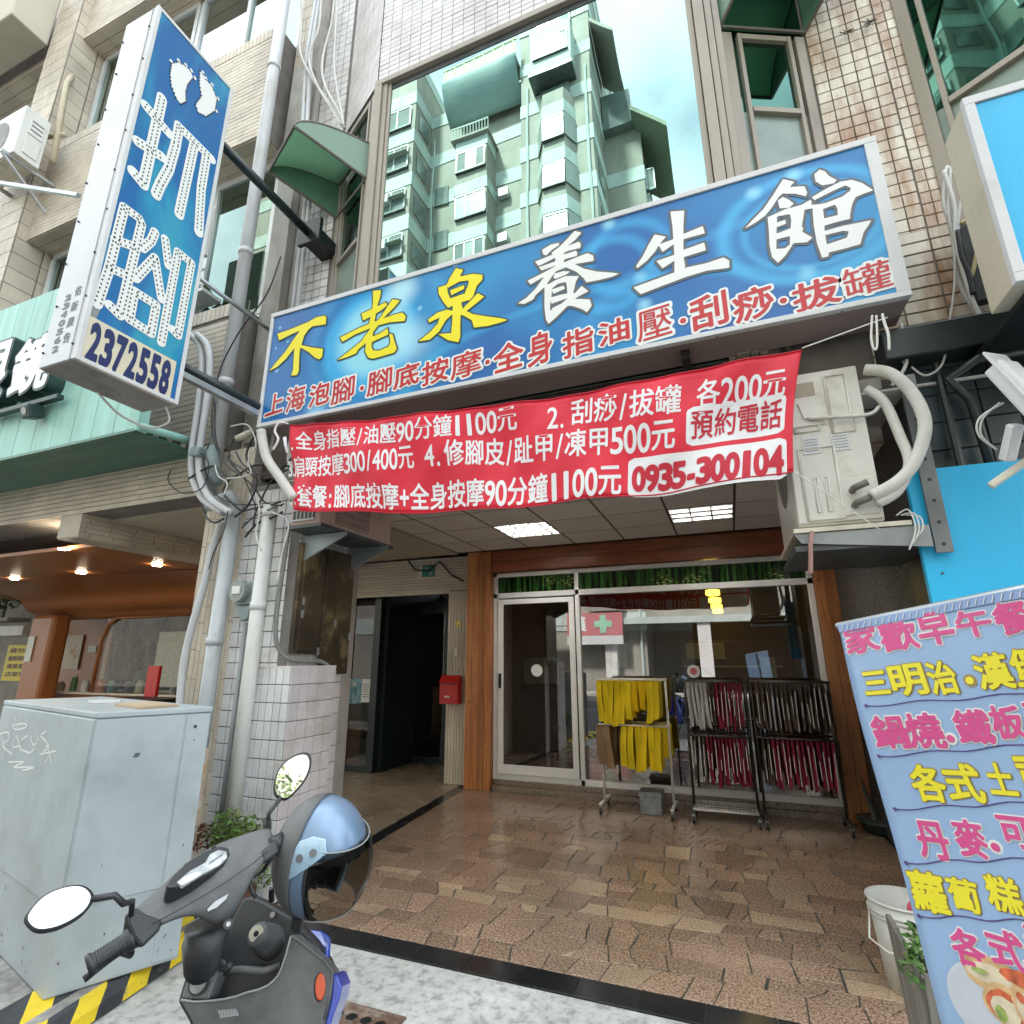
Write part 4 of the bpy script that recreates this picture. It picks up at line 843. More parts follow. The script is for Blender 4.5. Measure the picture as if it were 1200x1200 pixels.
# ------------------------------------------------------------ big blue sign board
SX0, SX1, SZ0, SZ1, SY = -3.39, 1.06, 3.375, 4.43, 3.0
def sign_face_mat():
    m = bpy.data.materials.new('blue_print'); m.use_nodes = True; t = m.node_tree; N = t.nodes; L = t.links; b = N['Principled BSDF']; b.inputs['Roughness'].default_value = .3
    g = N.new('ShaderNodeNewGeometry'); n = N.new('ShaderNodeTexNoise'); n.inputs['Scale'].default_value = .9; n.inputs['Detail'].default_value = 2; L.new(g.outputs['Position'], n.inputs['Vector'])
    r = N.new('ShaderNodeValToRGB'); e = r.color_ramp.elements; e[0].position = .35; e[0].color = (.008, .115, .37, 1); e[1].position = .68; e[1].color = (.015, .28, .56, 1); L.new(n.outputs[0], r.inputs[0]); last = r.outputs[0]
    def blob(px, py, rad, w0, w1, col, ring=None, sx=1.):
        nonlocal last
        p = at(px, py, 'y', SY); vm = N.new('ShaderNodeVectorMath'); vm.operation = 'SUBTRACT'; L.new(g.outputs['Position'], vm.inputs[0]); vm.inputs[1].default_value = p
        v2 = N.new('ShaderNodeVectorMath'); v2.operation = 'MULTIPLY'; L.new(vm.outputs[0], v2.inputs[0]); v2.inputs[1].default_value = (sx, 0, 1)
        ln = N.new('ShaderNodeVectorMath'); ln.operation = 'LENGTH'; L.new(v2.outputs[0], ln.inputs[0]); src = ln.outputs['Value']
        if ring:
            a = N.new('ShaderNodeMath'); a.operation = 'SUBTRACT'; L.new(src, a.inputs[0]); a.inputs[1].default_value = rad; q = N.new('ShaderNodeMath'); q.operation = 'ABSOLUTE'; L.new(a.outputs[0], q.inputs[0]); src = q.outputs[0]; lo, hi = 0, ring
        else: lo, hi = rad*w0, rad
        mr1 = N.new('ShaderNodeMapRange'); mr1.interpolation_type = 'SMOOTHSTEP'; mr1.inputs[1].default_value = lo; mr1.inputs[2].default_value = hi; mr1.inputs[3].default_value = w1; mr1.inputs[4].default_value = 0
        L.new(src, mr1.inputs[0]); mi = N.new('ShaderNodeMix'); mi.data_type = 'RGBA'; L.new(mr1.outputs[0], mi.inputs[0]); L.new(last, mi.inputs[6]); mi.inputs[7].default_value = (*col, 1); last = mi.outputs[2]
    blob(432, 400, .50, .75, .95, (.05, .40, .72)); blob(437, 395, .41, .6, .95, (.30, .68, .80)); blob(470, 340, .22, .1, .8, (.55, .85, .9))
    blob(440, 390, .60, 0, .25, (.10, .45, .75), .10); blob(480, 400, .28, .1, .5, (.55, .85, .9))
    for x, y, r_ in ((352, 363, .022), (328, 384, .022), (323, 408, .018), (337, 400, .02), (492, 361, .03), (534, 309, .04), (324, 434, .03), (370, 480, .14)): blob(x, y, r_, .2, .6, (.35, .72, .9))
    for x, y in ((715, 320), (735, 300)): blob(x, y, .26, 0, .5, (.05, .42, .75), .07)
    blob(945, 262, .36, 0, .65, (.06, .45, .78), .06, .8); blob(950, 262, .28, 0, .45, (.06, .45, .78), .035, .8)
    for x, y in ((713, 262), (883, 226), (930, 205), (946, 320), (750, 325), (755, 357)): blob(x, y, .07, .05, .7, (.35, .75, .9))
    blob(700, 420, .5, 0, .35, (.05, .45, .75), .05, .35); blob(1000, 330, .6, 0, .3, (.08, .45, .8), .06, .4)
    L.new(last, b.inputs['Base Color']); return m
sg = thing('shop_sign_board', 'wide blue shop sign with yellow and white brush characters and a white frame', 'sign', (-1.2, 3.15, 3.37))
m_sgbox = mat('sign_sheet_metal', (.34, .27, .25), .45, var=.1, scale=2, metal=.2)
G().box(SX0, SX1, SY+.012, 3.29, SZ0, SZ1).build('sign_box', m_sgbox, sg)
G().box(SX0+.03, SX1-.03, SY+.002, SY+.010, SZ0+.03, SZ1-.03).build('sign_face', sign_face_mat(), sg)
g = G(); w = .036
g.box(SX0-.004, SX1+.004, SY-.010, SY+.03, SZ0-.004, SZ0+.028); g.box(SX0-.004, SX1+.004, SY-.010, SY+.03, SZ1-w, SZ1+.004)
g.box(SX0-.004, SX0+w*.7, SY-.009, SY+.03, SZ0+.028, SZ1-w); g.box(SX1-w*1.6, SX1+.004, SY-.009, SY+.03, SZ0+.028, SZ1-w)
g.build('sign_frame', m_white, sg, bevel=.003)
g = G()
for k in range(7): g.ball((SX0+.3+.64*k, 3.02, SZ0-.002), .006, 6, 4)
g.build('screws', m_black, sg)
for k in (-2.9, -.1): G().box(k, k+.05, 3.1, 3.33, SZ0-.06, SZ0).build('bracket', m_black, sg)
# brush characters, traced stroke by stroke on the sign plane
m_yprint = mat('yellow_print', (.85, .72, .01), .35, var=.0); m_wprint = mat('white_print', (.80, .80, .76), .35, var=.0); m_kprint = mat('dark_outline_print', (.03, .055, .06), .4, var=.0)
m_rprint = mat('red_print', (.52, .018, .02), .35, var=.0); m_gprint = mat('grey_outline_print', (.10, .115, .125), .4, var=0)
BRUSH = {
 '不': ((310, 310, 7.06), [[(110,575),(200,545),(360,480),(430,440),(500,425),(512,440),(508,495),(400,510),(365,540),(330,590),(305,670),(400,690),(485,700),(478,765),(455,785),(420,770),(370,725),(298,685),(290,740),(285,880),(270,915),(225,918),(240,870),(250,690),(180,780),(110,845),(45,880),(100,810),(170,730),(230,640),(300,545),(220,580),(125,628)]]),
 '老': ((310, 310, 7.06), [[(900,220),(965,215),(955,280),(935,340),(915,450),(900,520),(860,520),(885,420),(900,330)], [(805,410),(880,375),(1005,315),(1015,340),(960,385),(820,465)], [(630,605),(780,530),(900,480),(1050,425),(1140,400),(1170,430),(1160,468),(1040,478),(920,510),(750,580),(648,640)], [(1060,290),(1120,300),(1080,350),(980,450),(900,560),(830,660),(780,700),(760,735),(690,765),(610,790),(700,720),(800,640),(880,530),(960,440),(1020,350)], [(850,580),(900,560),(885,680),(900,715),(950,715),(1030,680),(1045,640),(1035,575),(1060,580),(1095,700),(1075,730),(900,780),(860,770),(835,720)], [(895,600),(960,570),(1020,530),(1025,580),(960,610),(895,640)]]),
 '泉': ((480, 290, 7.5), [[(410,185),(470,200),(440,260),(380,300),(330,340),(350,280)], [(255,355),(330,330),(335,400),(365,470),(390,510),(340,530),(300,480),(260,410)], [(330,320),(440,260),(560,235),(640,245),(640,285),(590,340),(560,430),(530,465),(470,470),(490,400),(520,330),(525,290),(440,300),(340,355)], [(360,380),(480,335),(480,365),(370,420)], [(350,455),(480,410),(535,430),(500,470),(380,505)], [(385,490),(455,470),(450,560),(445,700),(445,790),(430,832),(340,815),(260,765),(370,755),(378,650)], [(165,635),(250,575),(330,550),(380,560),(375,590),(320,640),(260,740),(180,810),(85,825),(190,740),(250,670),(270,615),(175,660)], [(600,405),(655,435),(590,490),(500,560),(470,560),(480,530),(550,460)], [(450,480),(470,550),(560,590),(680,610),(800,625),(858,640),(800,660),(690,690),(570,705),(550,640),(480,600),(440,590)]]),
 '養': ((600, 250, 8.571), [[(305,370),(390,320),(475,300),(470,325),(400,370),(345,425),(318,415)], [(630,180),(695,200),(640,265),(560,330),(500,370),(420,420),(400,400),(480,340),(560,260)], [(235,490),(420,415),(520,350),(670,290),(690,310),(685,350),(560,380),(430,450),(270,530)], [(275,545),(430,490),(520,420),(640,380),(655,400),(650,430),(540,460),(430,530),(300,575)], [(160,680),(300,610),(430,540),(520,500),(640,450),(760,405),(815,430),(820,480),(640,510),(540,545),(430,590),(300,650),(190,715)], [(440,420),(520,370),(520,530),(435,560)], [(380,580),(320,650),(240,760),(150,850),(65,905),(130,910),(215,865),(240,820),(330,740),(400,640),(460,560),(430,545)], [(500,500),(620,510),(720,560),(850,590),(1000,600),(1070,610),(1000,640),(880,670),(750,695),(720,650),(650,590),(560,550)], [(420,650),(430,610),(520,585),(580,590),(540,620),(440,660)], [(330,720),(390,710),(400,800),(385,900),(380,970),(420,990),(560,930),(500,990),(440,1050),(370,1110),(345,1070),(330,950)], [(340,735),(430,680),(540,635),(670,635),(640,690),(620,780),(600,830),(560,820),(555,740),(545,690),(460,710),(400,760),(345,780)], [(400,770),(520,730),(530,760),(420,810)], [(390,850),(500,820),(620,800),(610,840),(540,860),(400,910)], [(700,735),(765,785),(680,830),(620,870),(560,930),(420,990),(400,960),(500,910),(560,860),(640,800)], [(560,870),(680,865),(780,870),(800,930),(755,995),(700,960),(600,930),(500,930)]]),
 '生': ((730, 230, 8.571), [[(320,390),(430,410),(370,480),(320,560),(240,650),(145,725),(135,705),(200,610),(260,490)], [(360,490),(500,440),(620,380),(800,305),(820,375),(620,430),(500,490),(400,560)], [(340,655),(500,600),(620,540),(815,470),(830,545),(620,610),(500,660),(400,725)], [(480,160),(615,150),(605,300),(605,600),(625,710),(560,790),(520,770),(520,600),(500,300)], [(110,920),(300,850),(520,770),(640,720),(830,680),(1010,620),(1065,650),(1065,720),(840,750),(640,810),(400,900),(180,985)]]),
 '館': ((860, 180, 6.667), [[(385,205),(470,225),(420,280),(350,340),(290,430),(240,490),(170,540),(90,585),(150,520),(230,440),(300,340)], [(400,270),(460,265),(550,260),(570,310),(560,335),(480,315),(390,315)], [(345,370),(380,345),(420,360),(465,395),(430,425),(360,430)], [(265,500),(335,480),(330,640),(330,750),(400,745),(470,690),(440,740),(400,800),(345,855),(300,810),(280,720),(275,600)], [(270,500),(400,440),(530,405),(600,365),(610,430),(550,440),(540,500),(525,590),(445,600),(450,520),(440,475),(350,490),(280,530)], [(335,545),(400,522),(405,550),(340,575)], [(330,632),(440,590),(540,580),(530,620),(440,645),(335,672)], [(440,640),(520,610),(610,660),(570,695),(480,700),(440,710)], [(630,165),(670,130),(710,145),(740,180),(800,210),(780,235),(690,250),(640,220)], [(610,345),(730,275),(830,225),(920,210),(1000,235),(1085,290),(1000,320),(945,345),(900,340),(915,270),(870,250),(780,290),(630,365)], [(620,410),(720,390),(850,340),(900,300),(950,340),(920,400),(905,480),(900,510),(815,500),(810,430),(790,400),(710,430),(640,450)], [(615,405),(690,400),(700,500),(705,600),(720,700),(740,780),(735,805),(690,815),(650,700),(625,560)], [(690,515),(790,490),(905,470),(905,512),(820,532),(695,568)], [(700,612),(850,570),(1070,525),(1050,560),(1010,620),(985,710),(880,740),(740,775),(710,720),(830,680),(885,660),(900,610),(850,605),(710,640)]]),
}
for k, (ch, ((ox, oy, sc), polys)) in enumerate(BRUSH.items()):
    W2 = [[(lambda p: (p.x, p.z))(at(ox+x/sc, oy+y/sc, 'y', SY)) for x, y in pl] for pl in polys]
    h = .0042; X, Y, gx, gy = field([p for q in W2 for p in q], .05, h); D = stroke_sdf(W2, X, Y)
    c = G(); vs, fs = iso_polys(D, gx, gy, h, .0015); c.add([(x, SY-.0035, y) for x, y in vs], fs)
    o = c.build('brush_character', m_yprint if k < 3 else m_wprint, sg)
    c = G(); vs, fs = iso_polys(D, gx, gy, h, .013 if k < 3 else .017); c.add([(x, SY-.0015, y) for x, y in vs], fs); c.build('character_outline', m_kprint if k < 3 else m_gprint, o)
ROW = [('上',312,332,462,488),('海',336,357,453,484),('泡',363,386,449,478),('腳',389,415,443,475),('·',421,428,451,459),('腳',431,459,433,465),('底',462,491,427,457),('按',495,525,421,453),('摩',529,564,411,446),('·',567,576,420,429),('全',579,613,401,438),('身',619,647,389,431),('指',660,695,385,421),('油',702,737,374,407),('壓',747,787,360,402),('·',796,805,371,381),('刮',810,852,344,389),('痧',860,906,336,380),('·',913,923,347,358),('拔',930,984,326,367),('罐',988,1045,307,351)]
gr, gw = G(), G()
for ch, x0, x1, y0, y1 in ROW:
    xc, yc = (x0+x1)/2, (y0+y1)/2; sl = .22*(x1-x0)/2
    a, b = at(x0, yc+sl, 'y', SY).x, at(x1, yc-sl, 'y', SY).x; za, zc_ = at(xc, y1-sl*.7, 'y', SY).z, at(xc, y0+sl*.7, 'y', SY).z
    if ch == '·':
        for gg, r_, yy in ((gr, .018, -.0035), (gw, .030, -.0015)): gg.disc(((a+b)/2, SY+yy, (za+zc_)/2), (0, -1, 0), r_, 16)
        continue
    def fn(u, v, yy): return (a+(b-a)*u, SY+yy, za+.014+(zc_-za)*v*.98+.02*(u-.5))
    text_geo(gw, ch, lambda u, v: fn(u, v, -.0015), .082, 52); text_geo(gr, ch, lambda u, v: fn(u, v, -.0035), .004 if ch in '壓罐' else (.012 if ch in '摩腳' else .020), 52)
gw.build('white_lettering_outline', m_wprint, sg); gr.build('red_lettering', m_rprint, sg)

# ------------------------------------------------------------ projecting light-box sign on two poles
PX, PY0, PY1, PZ0, PZ1, PT = -3.25, 1.60, 2.22, 3.19, 5.95, .335
ps = thing('projecting_sign', 'tall white and blue light box sign with LED characters, hung on two poles', 'sign', (PX-PT/2, 1.9, PZ0))
m_psside = mat('white_sheet_metal', (.58, .59, .60), .35, var=.05, scale=2, stain=(.5, .5, .48), sscale=3, sth=.68)
m_psbot = mat('weathered_sign_bottom', (.36, .35, .33), .6, var=.12, scale=3, stain=(.2, .19, .17), sscale=6, sth=.6)
G().box(PX-PT, PX-.012, PY0, PY1, PZ0+.004, PZ1).build('box', m_psside, ps, bevel=.004)
G().box(PX-PT+.01, PX-.02, PY0+.01, PY1-.01, PZ0-.002, PZ0+.003).build('bottom_plate', m_psbot, ps)
m_psblue = bpy.data.materials.new('faded_blue_print'); m_psblue.use_nodes = True; t_ = m_psblue.node_tree; N = t_.nodes; b_ = N['Principled BSDF']; b_.inputs['Roughness'].default_value = .25
g_ = N.new('ShaderNodeNewGeometry'); mp_ = N.new('ShaderNodeMapping'); mp_.inputs['Scale'].default_value = (1, 2.2, .8); mp_.inputs['Rotation'].default_value = (.5, 0, 0); t_.links.new(g_.outputs['Position'], mp_.inputs[0])
n_1 = N.new('ShaderNodeTexNoise'); n_1.inputs['Scale'].default_value = 1.1; n_1.inputs['Detail'].default_value = 3; n_1.inputs['Distortion'].default_value = 1.2; t_.links.new(mp_.outputs[0], n_1.inputs['Vector'])
r_1 = N.new('ShaderNodeValToRGB'); e_ = r_1.color_ramp.elements; e_[0].position = .38; e_[0].color = (.006, .12, .34, 1); e_[1].position = .74; e_[1].color = (.05, .36, .40, 1); x_ = e_.new(.56); x_.color = (.012, .24, .42, 1)
t_.links.new(n_1.outputs[0], r_1.inputs[0]); t_.links.new(r_1.outputs[0], b_.inputs['Base Color'])
G().box(PX-.011, PX-.004, PY0+.02, PY1-.02, PZ0+.02, PZ1-.02).build('blue_face', m_psblue, ps)
g = G(); w = .024
g.box(PX-.03, PX+.004, PY0-.003, PY0+w, PZ0-.003, PZ1+.003); g.box(PX-.03, PX+.004, PY1-w, PY1+.003, PZ0-.003, PZ1+.003)
g.box(PX-.03, PX+.003, PY0+w, PY1-w, PZ0-.003, PZ0+w); g.box(PX-.03, PX+.003, PY0+w, PY1-w, PZ1-w, PZ1+.003); g.build('face_frame', m_white, ps, bevel=.003)
g = G(); g.box(PX-.055, PX-.05, PY0-.0045, PY0, PZ0, PZ1); g.build('seam', mat('seam_grey', (.4, .4, .4), .5), ps)
g = G()
for k in range(9):
    for x in (PX-.05, PX-PT+.015): g.ball((x+(.02 if k % 2 else 0), PY0-.003, PZ0+.1+.31*k), .0075, 8, 5)
g.build('rivets', m_black, ps)
def pxy(x, y): p = at(x, y, 'x', PX); return (p.y, p.z)
def z5(ox, oy, sc): return lambda c: [[pxy(ox+x/sc, oy+y/sc) for x, y in ch] for ch in c]
zhua = z5(140, 50, 5.0)([[(250,325),(195,580),(140,830)], [(140,830),(80,755)], [(155,370),(290,530)], [(108,580),(250,668)], [(350,490),(330,600),(290,740),(240,830),(215,890)], [(350,490),(540,680)], [(440,590),(350,1005)], [(510,670),(480,850),(465,1110)]])
jiao = z5(100, 230, 6.667)([[(305,85),(185,570),(95,840)], [(305,85),(420,170),(440,215),(270,930),(190,850)], [(235,340),(390,395)], [(200,560),(350,630)], [(545,280),(515,350),(450,405)], [(625,335),(650,540)], [(545,480),(395,640)], [(545,480),(595,800)], [(385,740),(345,960),(515,1070),(555,850),(385,740)], [(725,435),(595,1140)], [(725,435),(830,520),(725,1085),(680,1040)]])
for nm, chains, r_ in (('led_character', zhua, .036), ('led_character', jiao, .030)):
    h = .004; X, Y, gx, gy = field([p for q in chains for p in q], .05, h); D = capsule_sdf(chains, r_, X, Y)
    c = G(); vs, fs = iso_polys(D, gx, gy, h, 0); c.add([(PX-.001, y, z) for y, z in vs], fs); o = c.build(nm, m_wprint, ps)
    c = G()
    for ch in chains:
        for (ay, az), (by, bz) in zip(ch[:-1], ch[1:]):
            L_2 = math.hypot(by-ay, bz-az); ty, tz = (by-ay)/L_2, (bz-az)/L_2
            for k in range(int(L_2/.030)+1):
                for off in (-.015, .015): c.obox((PX+.001, ay+ty*.030*k-tz*off, az+tz*.030*k+ty*off), (.002, 0, 0), (0, .0036, 0), (0, 0, .0045))
    c.build('led_dots', m_black, o, kind='stuff')
for pl in ([(305,120),(345,112),(385,135),(415,165),(432,205),(400,245),(388,290),(390,345),(360,360),(330,320),(302,245),(296,180)], [(470,165),(492,185),(505,215),(540,250),(572,330),(560,400),(510,432),(462,410),(445,360),(480,310),(468,240)]):
    P = [pxy(140+x/5, 50+y/5) for x, y in pl]; c = G(); c.add([(PX-.001, y, z) for y, z in P], [tuple(range(len(P)))]); o = c.build('footprint', m_wprint, ps)
    c = G(); n_ = len(P)
    for i in range(n_):
        (ay, az), (by, bz) = P[i], P[(i+1) % n_]; L_2 = math.hypot(by-ay, bz-az)
        for k in range(max(1, int(L_2/.022))): q = k/max(1, int(L_2/.022)); c.obox((PX+.001, ay+(by-ay)*q, az+(bz-az)*q), (.002, 0, 0), (0, .004, 0), (0, 0, .005)); c.obox((PX+.0005, ay+(by-ay)*q+random.uniform(-.006, .006), az+(bz-az)*q+.006), (.001, 0, 0), (0, .007, 0), (0, 0, .007)) if 0 else None
    c.build('led_dots', m_black, o, kind='stuff')
    for i in range(5):   # toes
        (ay, az) = P[i] if pl[0][0] < 400 else P[(i+1)]
        G().disc((PX-.0008, ay+.004*(i-1), az+.014), (1, 0, 0), .013, 10).build('toe', m_wprint, o)
q = [at(0+x/4.8, 250+y/4.8, 'x', PX) for x, y in ((490, 560), (995, 840), (950, 1065), (438, 815))]
y0_, y1_ = (q[0].y+q[3].y)/2, (q[1].y+q[2].y)/2; z1_, z0_ = (q[0].z+q[1].z)/2, (q[2].z+q[3].z)/2
m_cpan = mat('cream_print', (.66, .60, .44), .4, var=.03); m_navy = mat('navy_print', (.012, .018, .10), .4, var=0)
G().box(PX-.004, PX-.001, y0_, y1_, z0_, z1_).build('phone_panel', m_cpan, ps)
g = G(); ww = (y1_-y0_-.05)/7
for i, c in enumerate('2372558'): text_geo(g, c, lambda u, v: (PX+.001, y0_+.03+ww*(i+.12+.72*u), z0_+.035+(z1_-z0_-.07)*v), .048, 50)
g.build('phone_number', m_navy, ps)
for pl in ([(118,250),(122,272),(108,318),(98,330),(104,292)], [(104,318),(122,330),(112,360),(97,352)], [(96,355),(111,364),(104,392),(90,380)]):
    pass
for pl in ([(122,313),(131,326),(122,352),(111,346)], [(110,350),(121,356),(112,376),(103,370)]): G().add([(PX-.003,)+pxy(*q_) for q_ in pl], [(0, 1, 2, 3)]).build('peeled_patch', mat('peeled_grey', (.22, .24, .23), .6, var=.1), ps)
# advertiser's marks on the white side
g = G()
for i, c in enumerate('佑新廣告'): text_geo(g, c, lambda u, v: (PX-.155+.058*u, PY0-.0015, 3.63-.105*i+.066*v), .02, 36)
for i, c in enumerate('2340562'): text_geo(g, c, lambda u, v: (PX-.235+.048*u, PY0-.0015, 3.62-.058*i+.040*v), .05, 30)
g.build('side_lettering', m_black, ps)
G().tube([(PX-.16, 3.30, 5.56), (PX-.16, PY1-.01, 5.56)], .040, 14).build('upper_pole', mat('dark_green_black_pole', (.015, .028, .028), .3), ps, smooth=True)
G().tube([(PX-.16, 3.35, 3.56), (PX-.16, PY1-.01, 3.56)], .035, 14).build('lower_pole', MAT['dark_green_black_pole'], ps, smooth=True)
G().box(PX-.185, PX-.135, PY1+.003, 3.20, 3.475, 3.522).build('lower_rail', m_steel, ps, bevel=.004)
G().tube([(PX-.30, PY1-.02, 4.42), (PX-.25, 3.2, 4.36)], .018, 10).build('stay_rod', m_steel, ps, smooth=True)
G().box(PX-.28, PX-.02, 3.30, 3.34, 5.44, 5.70).build('wall_plate', m_black, ps); G().box(PX-.28, PX-.02, 3.34, 3.629, 5.40, 5.74).build('wall_box', m_conc, ps) if 0 else G().box(PX-.26, PX-.06, 3.34, 3.63, 5.50, 5.62).build('wall_arm', m_black, ps)
wire([(PX-.30, PY0+.3, PZ0), (PX-.28, 2.05, 3.09), (PX-.2, 2.2, 3.05), (PX-.1, 2.25, 3.1), (PX-.1, 2.2, 3.2)], .007, m_wcab, 'thin white cable looping under the projecting sign')
wire([(PX-.9, 1.9, 5.4), (PX-.33, 1.93, 5.0)], .012, m_steel, 'thin steel stay rod running left from the projecting sign', 'rod', name='stay_rod') if 0 else None
st = tag(G().bar(at(-60, 205, 'y', 2.0), at(92, 229, 'y', 1.95), .03, .03).build('steel_arm', m_steel), 'thin grey steel arm reaching in from the left edge to the white sign side', 'steel arm')
# ------------------------------------------------------------ red banner
BNT = [at(338, 497, 'y', 2.98), at(940, 408, 'y', 2.98)]; BNB = [at(345, 598, 'y', 2.96), at(930, 552, 'y', 2.98)]
def ban(u, v):
    """u 0..1 left to right, v 0..1 top to bottom"""
    a = BNT[0].lerp(BNT[1], u); b = BNB[0].lerp(BNB[1], u); p = a.lerp(b, v); sag = 4*u*(1-u)
    p = p+Vector((0, 0, -.085*sag*(1+.1*v)-.008*math.sin(u*26)*v))
    e = max(0, 1-u/.05); e2 = max(0, (u-.93)/.07)
    yy = .007*math.sin(u*67+v*11)*(1-v*.5)+.010*math.exp(-((u-v*.25)/.05)**2)+.012*math.exp(-((1-u-v*.2)/.05)**2)+.016*math.sin(u*13+v*3)+.010*math.sin(u*31+1-v*5)+.012*math.sin((v*9+u*3))*(abs(u-.5)*1.2)
    p += Vector((-.02*e2*math.sin(v*math.pi)-.0, yy-.03*e*math.sin(v*9), 0)); return p
def banf(u, v, off):
    p = ban(u, v); du = ban(u+.002, v)-p; dv = ban(u, v+.004)-p; n = du.cross(dv).normalized(); n = n if n.y < 0 else -n; return p+n*off
m_banner = mat('red_banner_cloth', (.66, .012, .035), .55, var=.10, scale=2, bump=.5, bscale=14)
bn = thing('red_price_banner', 'red cloth price banner with white characters strung under the blue sign', 'banner', (-1.2, 3, 2.5))
G().grid(lambda u, v: ban(u, v), 220, 20).build('cloth', m_banner, bn, smooth=True, solid=.0015)
def buv(x, y):
    """banner coordinates of a surveyed point"""
    u = .5; v = .5
    for _ in range(25):
        p = ban(u, v); q = at(x, y, 'y', p.y); e = q-p; du = (ban(u+.001, v)-p)/.001; dv = (ban(u, v+.001)-p)/.001
        A = np.array([[du.x, dv.x], [du.z, dv.z]]); s_ = np.linalg.solve(A, [e.x, e.z]); u += s_[0]; v += s_[1]
    return u, v
m_bw = mat('banner_white_print', (.78, .76, .76), .6, var=.0); m_br = mat('banner_red_print', (.52, .01, .03), .6, var=0)
def row(g, s, pa, pb, ha, hb, iso, back=False, off=.0022):
    """text from pixel pa to pb (mid-line), heights ha, hb in banner v"""
    (u0, v0), (u1, v1) = buv(*pa), buv(*pb)
    run_text(g, s, lambda u, v: banf(u0+(u1-u0)*u, v0+(v1-v0)*u-(v-.5)*(ha+(hb-ha)*u), off), iso, 42)
ROWS = [('1.', (330, 521), (345, 517), .21, .21, .012), ('全身指壓/油壓90分鐘1100元', (346, 516), (606, 488), .23, .26, .014), ('2.', (641, 489), (663, 487), .25, .25, .012), ('刮痧/拔罐', (668, 484), (799, 467), .27, .27, .014), ('各200元', (816, 463), (922, 446), .27, .25, .014),
        ('3.', (338, 549), (345, 548), .21, .21, .012), ('肩頸按摩300/400元', (344, 548), (485, 534), .25, .26, .014), ('4.', (497, 533), (517, 531), .25, .25, .012), ('修腳皮/趾甲/凍甲500元', (520, 530), (792, 506), .27, .28, .016), ('5.', (339, 581), (347, 580), .22, .22, .012), ('套餐:腳底按摩+全身按摩90分鐘1100元', (348, 580), (729, 561), .26, .29, .018)]
for off, nm in ((.0022, 'white_print'), (-.0024, 'print_showing_through')):
    g = G()
    for s, a, b, ha, hb, iso in ROWS: row(g, s, a, b, ha, hb, iso, off=off)
    for (x0, x1, ya, yb, h_) in ((804, 920, 500, 484, .32), (736, 922, 560, 536, .33)):
        (u0, v0), (u1, v1) = buv(x0, ya), buv(x1, yb); W_, n_u, n_v = u1-u0, 30, 8; r_u, r_v = .010, .07
        def bx_(u, v, u0=u0, v0=v0, v1=v1, W_=W_, h_=h_):
            # rounded rectangle: pull the ends in near the corners
            k = abs(v-.5)*2; inset = r_u*(1-math.sqrt(max(0, 1-max(0, (k-.7)/.3)**2)))
            uu = u0+inset+(W_-2*inset)*u; return banf(uu, v0+(v1-v0)*(uu-u0)/W_+(v-.5)*h_, off*.6)
        g.grid(bx_, n_u, 14)
    g.build(nm, m_bw, bn)
g = G(); row(g, '預約電話', (809, 498), (917, 484), .25, .25, .014, off=.0035); row(g, '0935-300104', (741, 560), (918, 537), .23, .26, .045, off=.0035)
g.build('red_print', m_br, bn)
G().tube([ban(k/60, .004)+Vector((0, -.002, 0)) for k in range(61)], .005, 5).build('hem_cord', m_br, bn)
G().tube([ban(k/60, .996)+Vector((0, -.002, 0)) for k in range(61)], .004, 5).build('hem_cord', m_br, bn)
m_rope = mat('white_cord', (.68, .66, .60), .8, var=.1)
wire([BNT[1], at(1040, 372, 'y', 3.0)], .004, m_rope, 'white cord pulling the right end of the red banner up to the sign', 'cord', name='cord')
wire([at(1022, 370, 'y', 3.0), at(1021, 395, 'y', 2.99), at(1024, 409, 'y', 2.98), at(1028, 404, 'y', 2.98), at(1027, 370, 'y', 3.0)], .006, m_rope, 'looped white cord dangling from the right end of the sign', 'cord', name='cord')
wire([at(1034, 368, 'y', 3.0), at(1037, 380, 'y', 2.99), at(1041, 392, 'y', 2.98), at(1042, 410, 'y', 2.98)], .007, m_rope, 'straight frayed cord end dangling right of the loop', 'cord', name='cord')
wire([BNB[1], at(1000, 600, 'y', 3.05), at(1030, 620, 'y', 3.1)], .003, m_rope, 'thin cord from the lower corner of the banner to the air conditioner bracket', 'cord', name='cord')
wire([at(326, 495, 'y', 2.9), at(322, 505, 'y', 2.9), at(326, 515, 'y', 2.9), at(320, 527, 'y', 2.9)], .009, m_rope, 'knotted white rope end hanging from the pole at the banner corner', 'rope', name='rope')
wire([at(324, 497, 'y', 2.93), at(331, 495, 'y', 2.95), BNT[0]], .006, m_rope, 'short white rope tying the banner to the lower pole', 'rope', name='rope')
# ------------------------------------------------------------ tiled pillar at the mouth of the arcade
pil = thing('tiled_pillar', 'white tiled arcade pillar with a lower projecting tiled block, behind the pipes', 'pillar', (-3.4, 3.5, 0))
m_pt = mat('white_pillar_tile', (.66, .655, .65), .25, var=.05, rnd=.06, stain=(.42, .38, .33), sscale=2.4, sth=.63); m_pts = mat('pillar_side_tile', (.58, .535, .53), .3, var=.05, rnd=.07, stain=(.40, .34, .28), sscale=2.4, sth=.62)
G().box(-3.735, -3.13, 3.312, 3.95, 0, 3.0).build('pillar_core', m_grout, pil)
G().box(-3.318, -2.982, 3.212, 3.69, 0, 1.50).build('block_core', m_grout, pil)
field_of_tiles(pil, 'pillar_tile', m_pt, None, (-3.735, 3.312, .0), X_, Z_, -Y_, .605, 3.0, .0865, .118, .007, .009)
field_of_tiles(pil, 'side_tile', m_pts, None, (-3.13, 3.31, .0), Y_, Z_, X_, .64, 3.0, .106, .125, .006, .009)
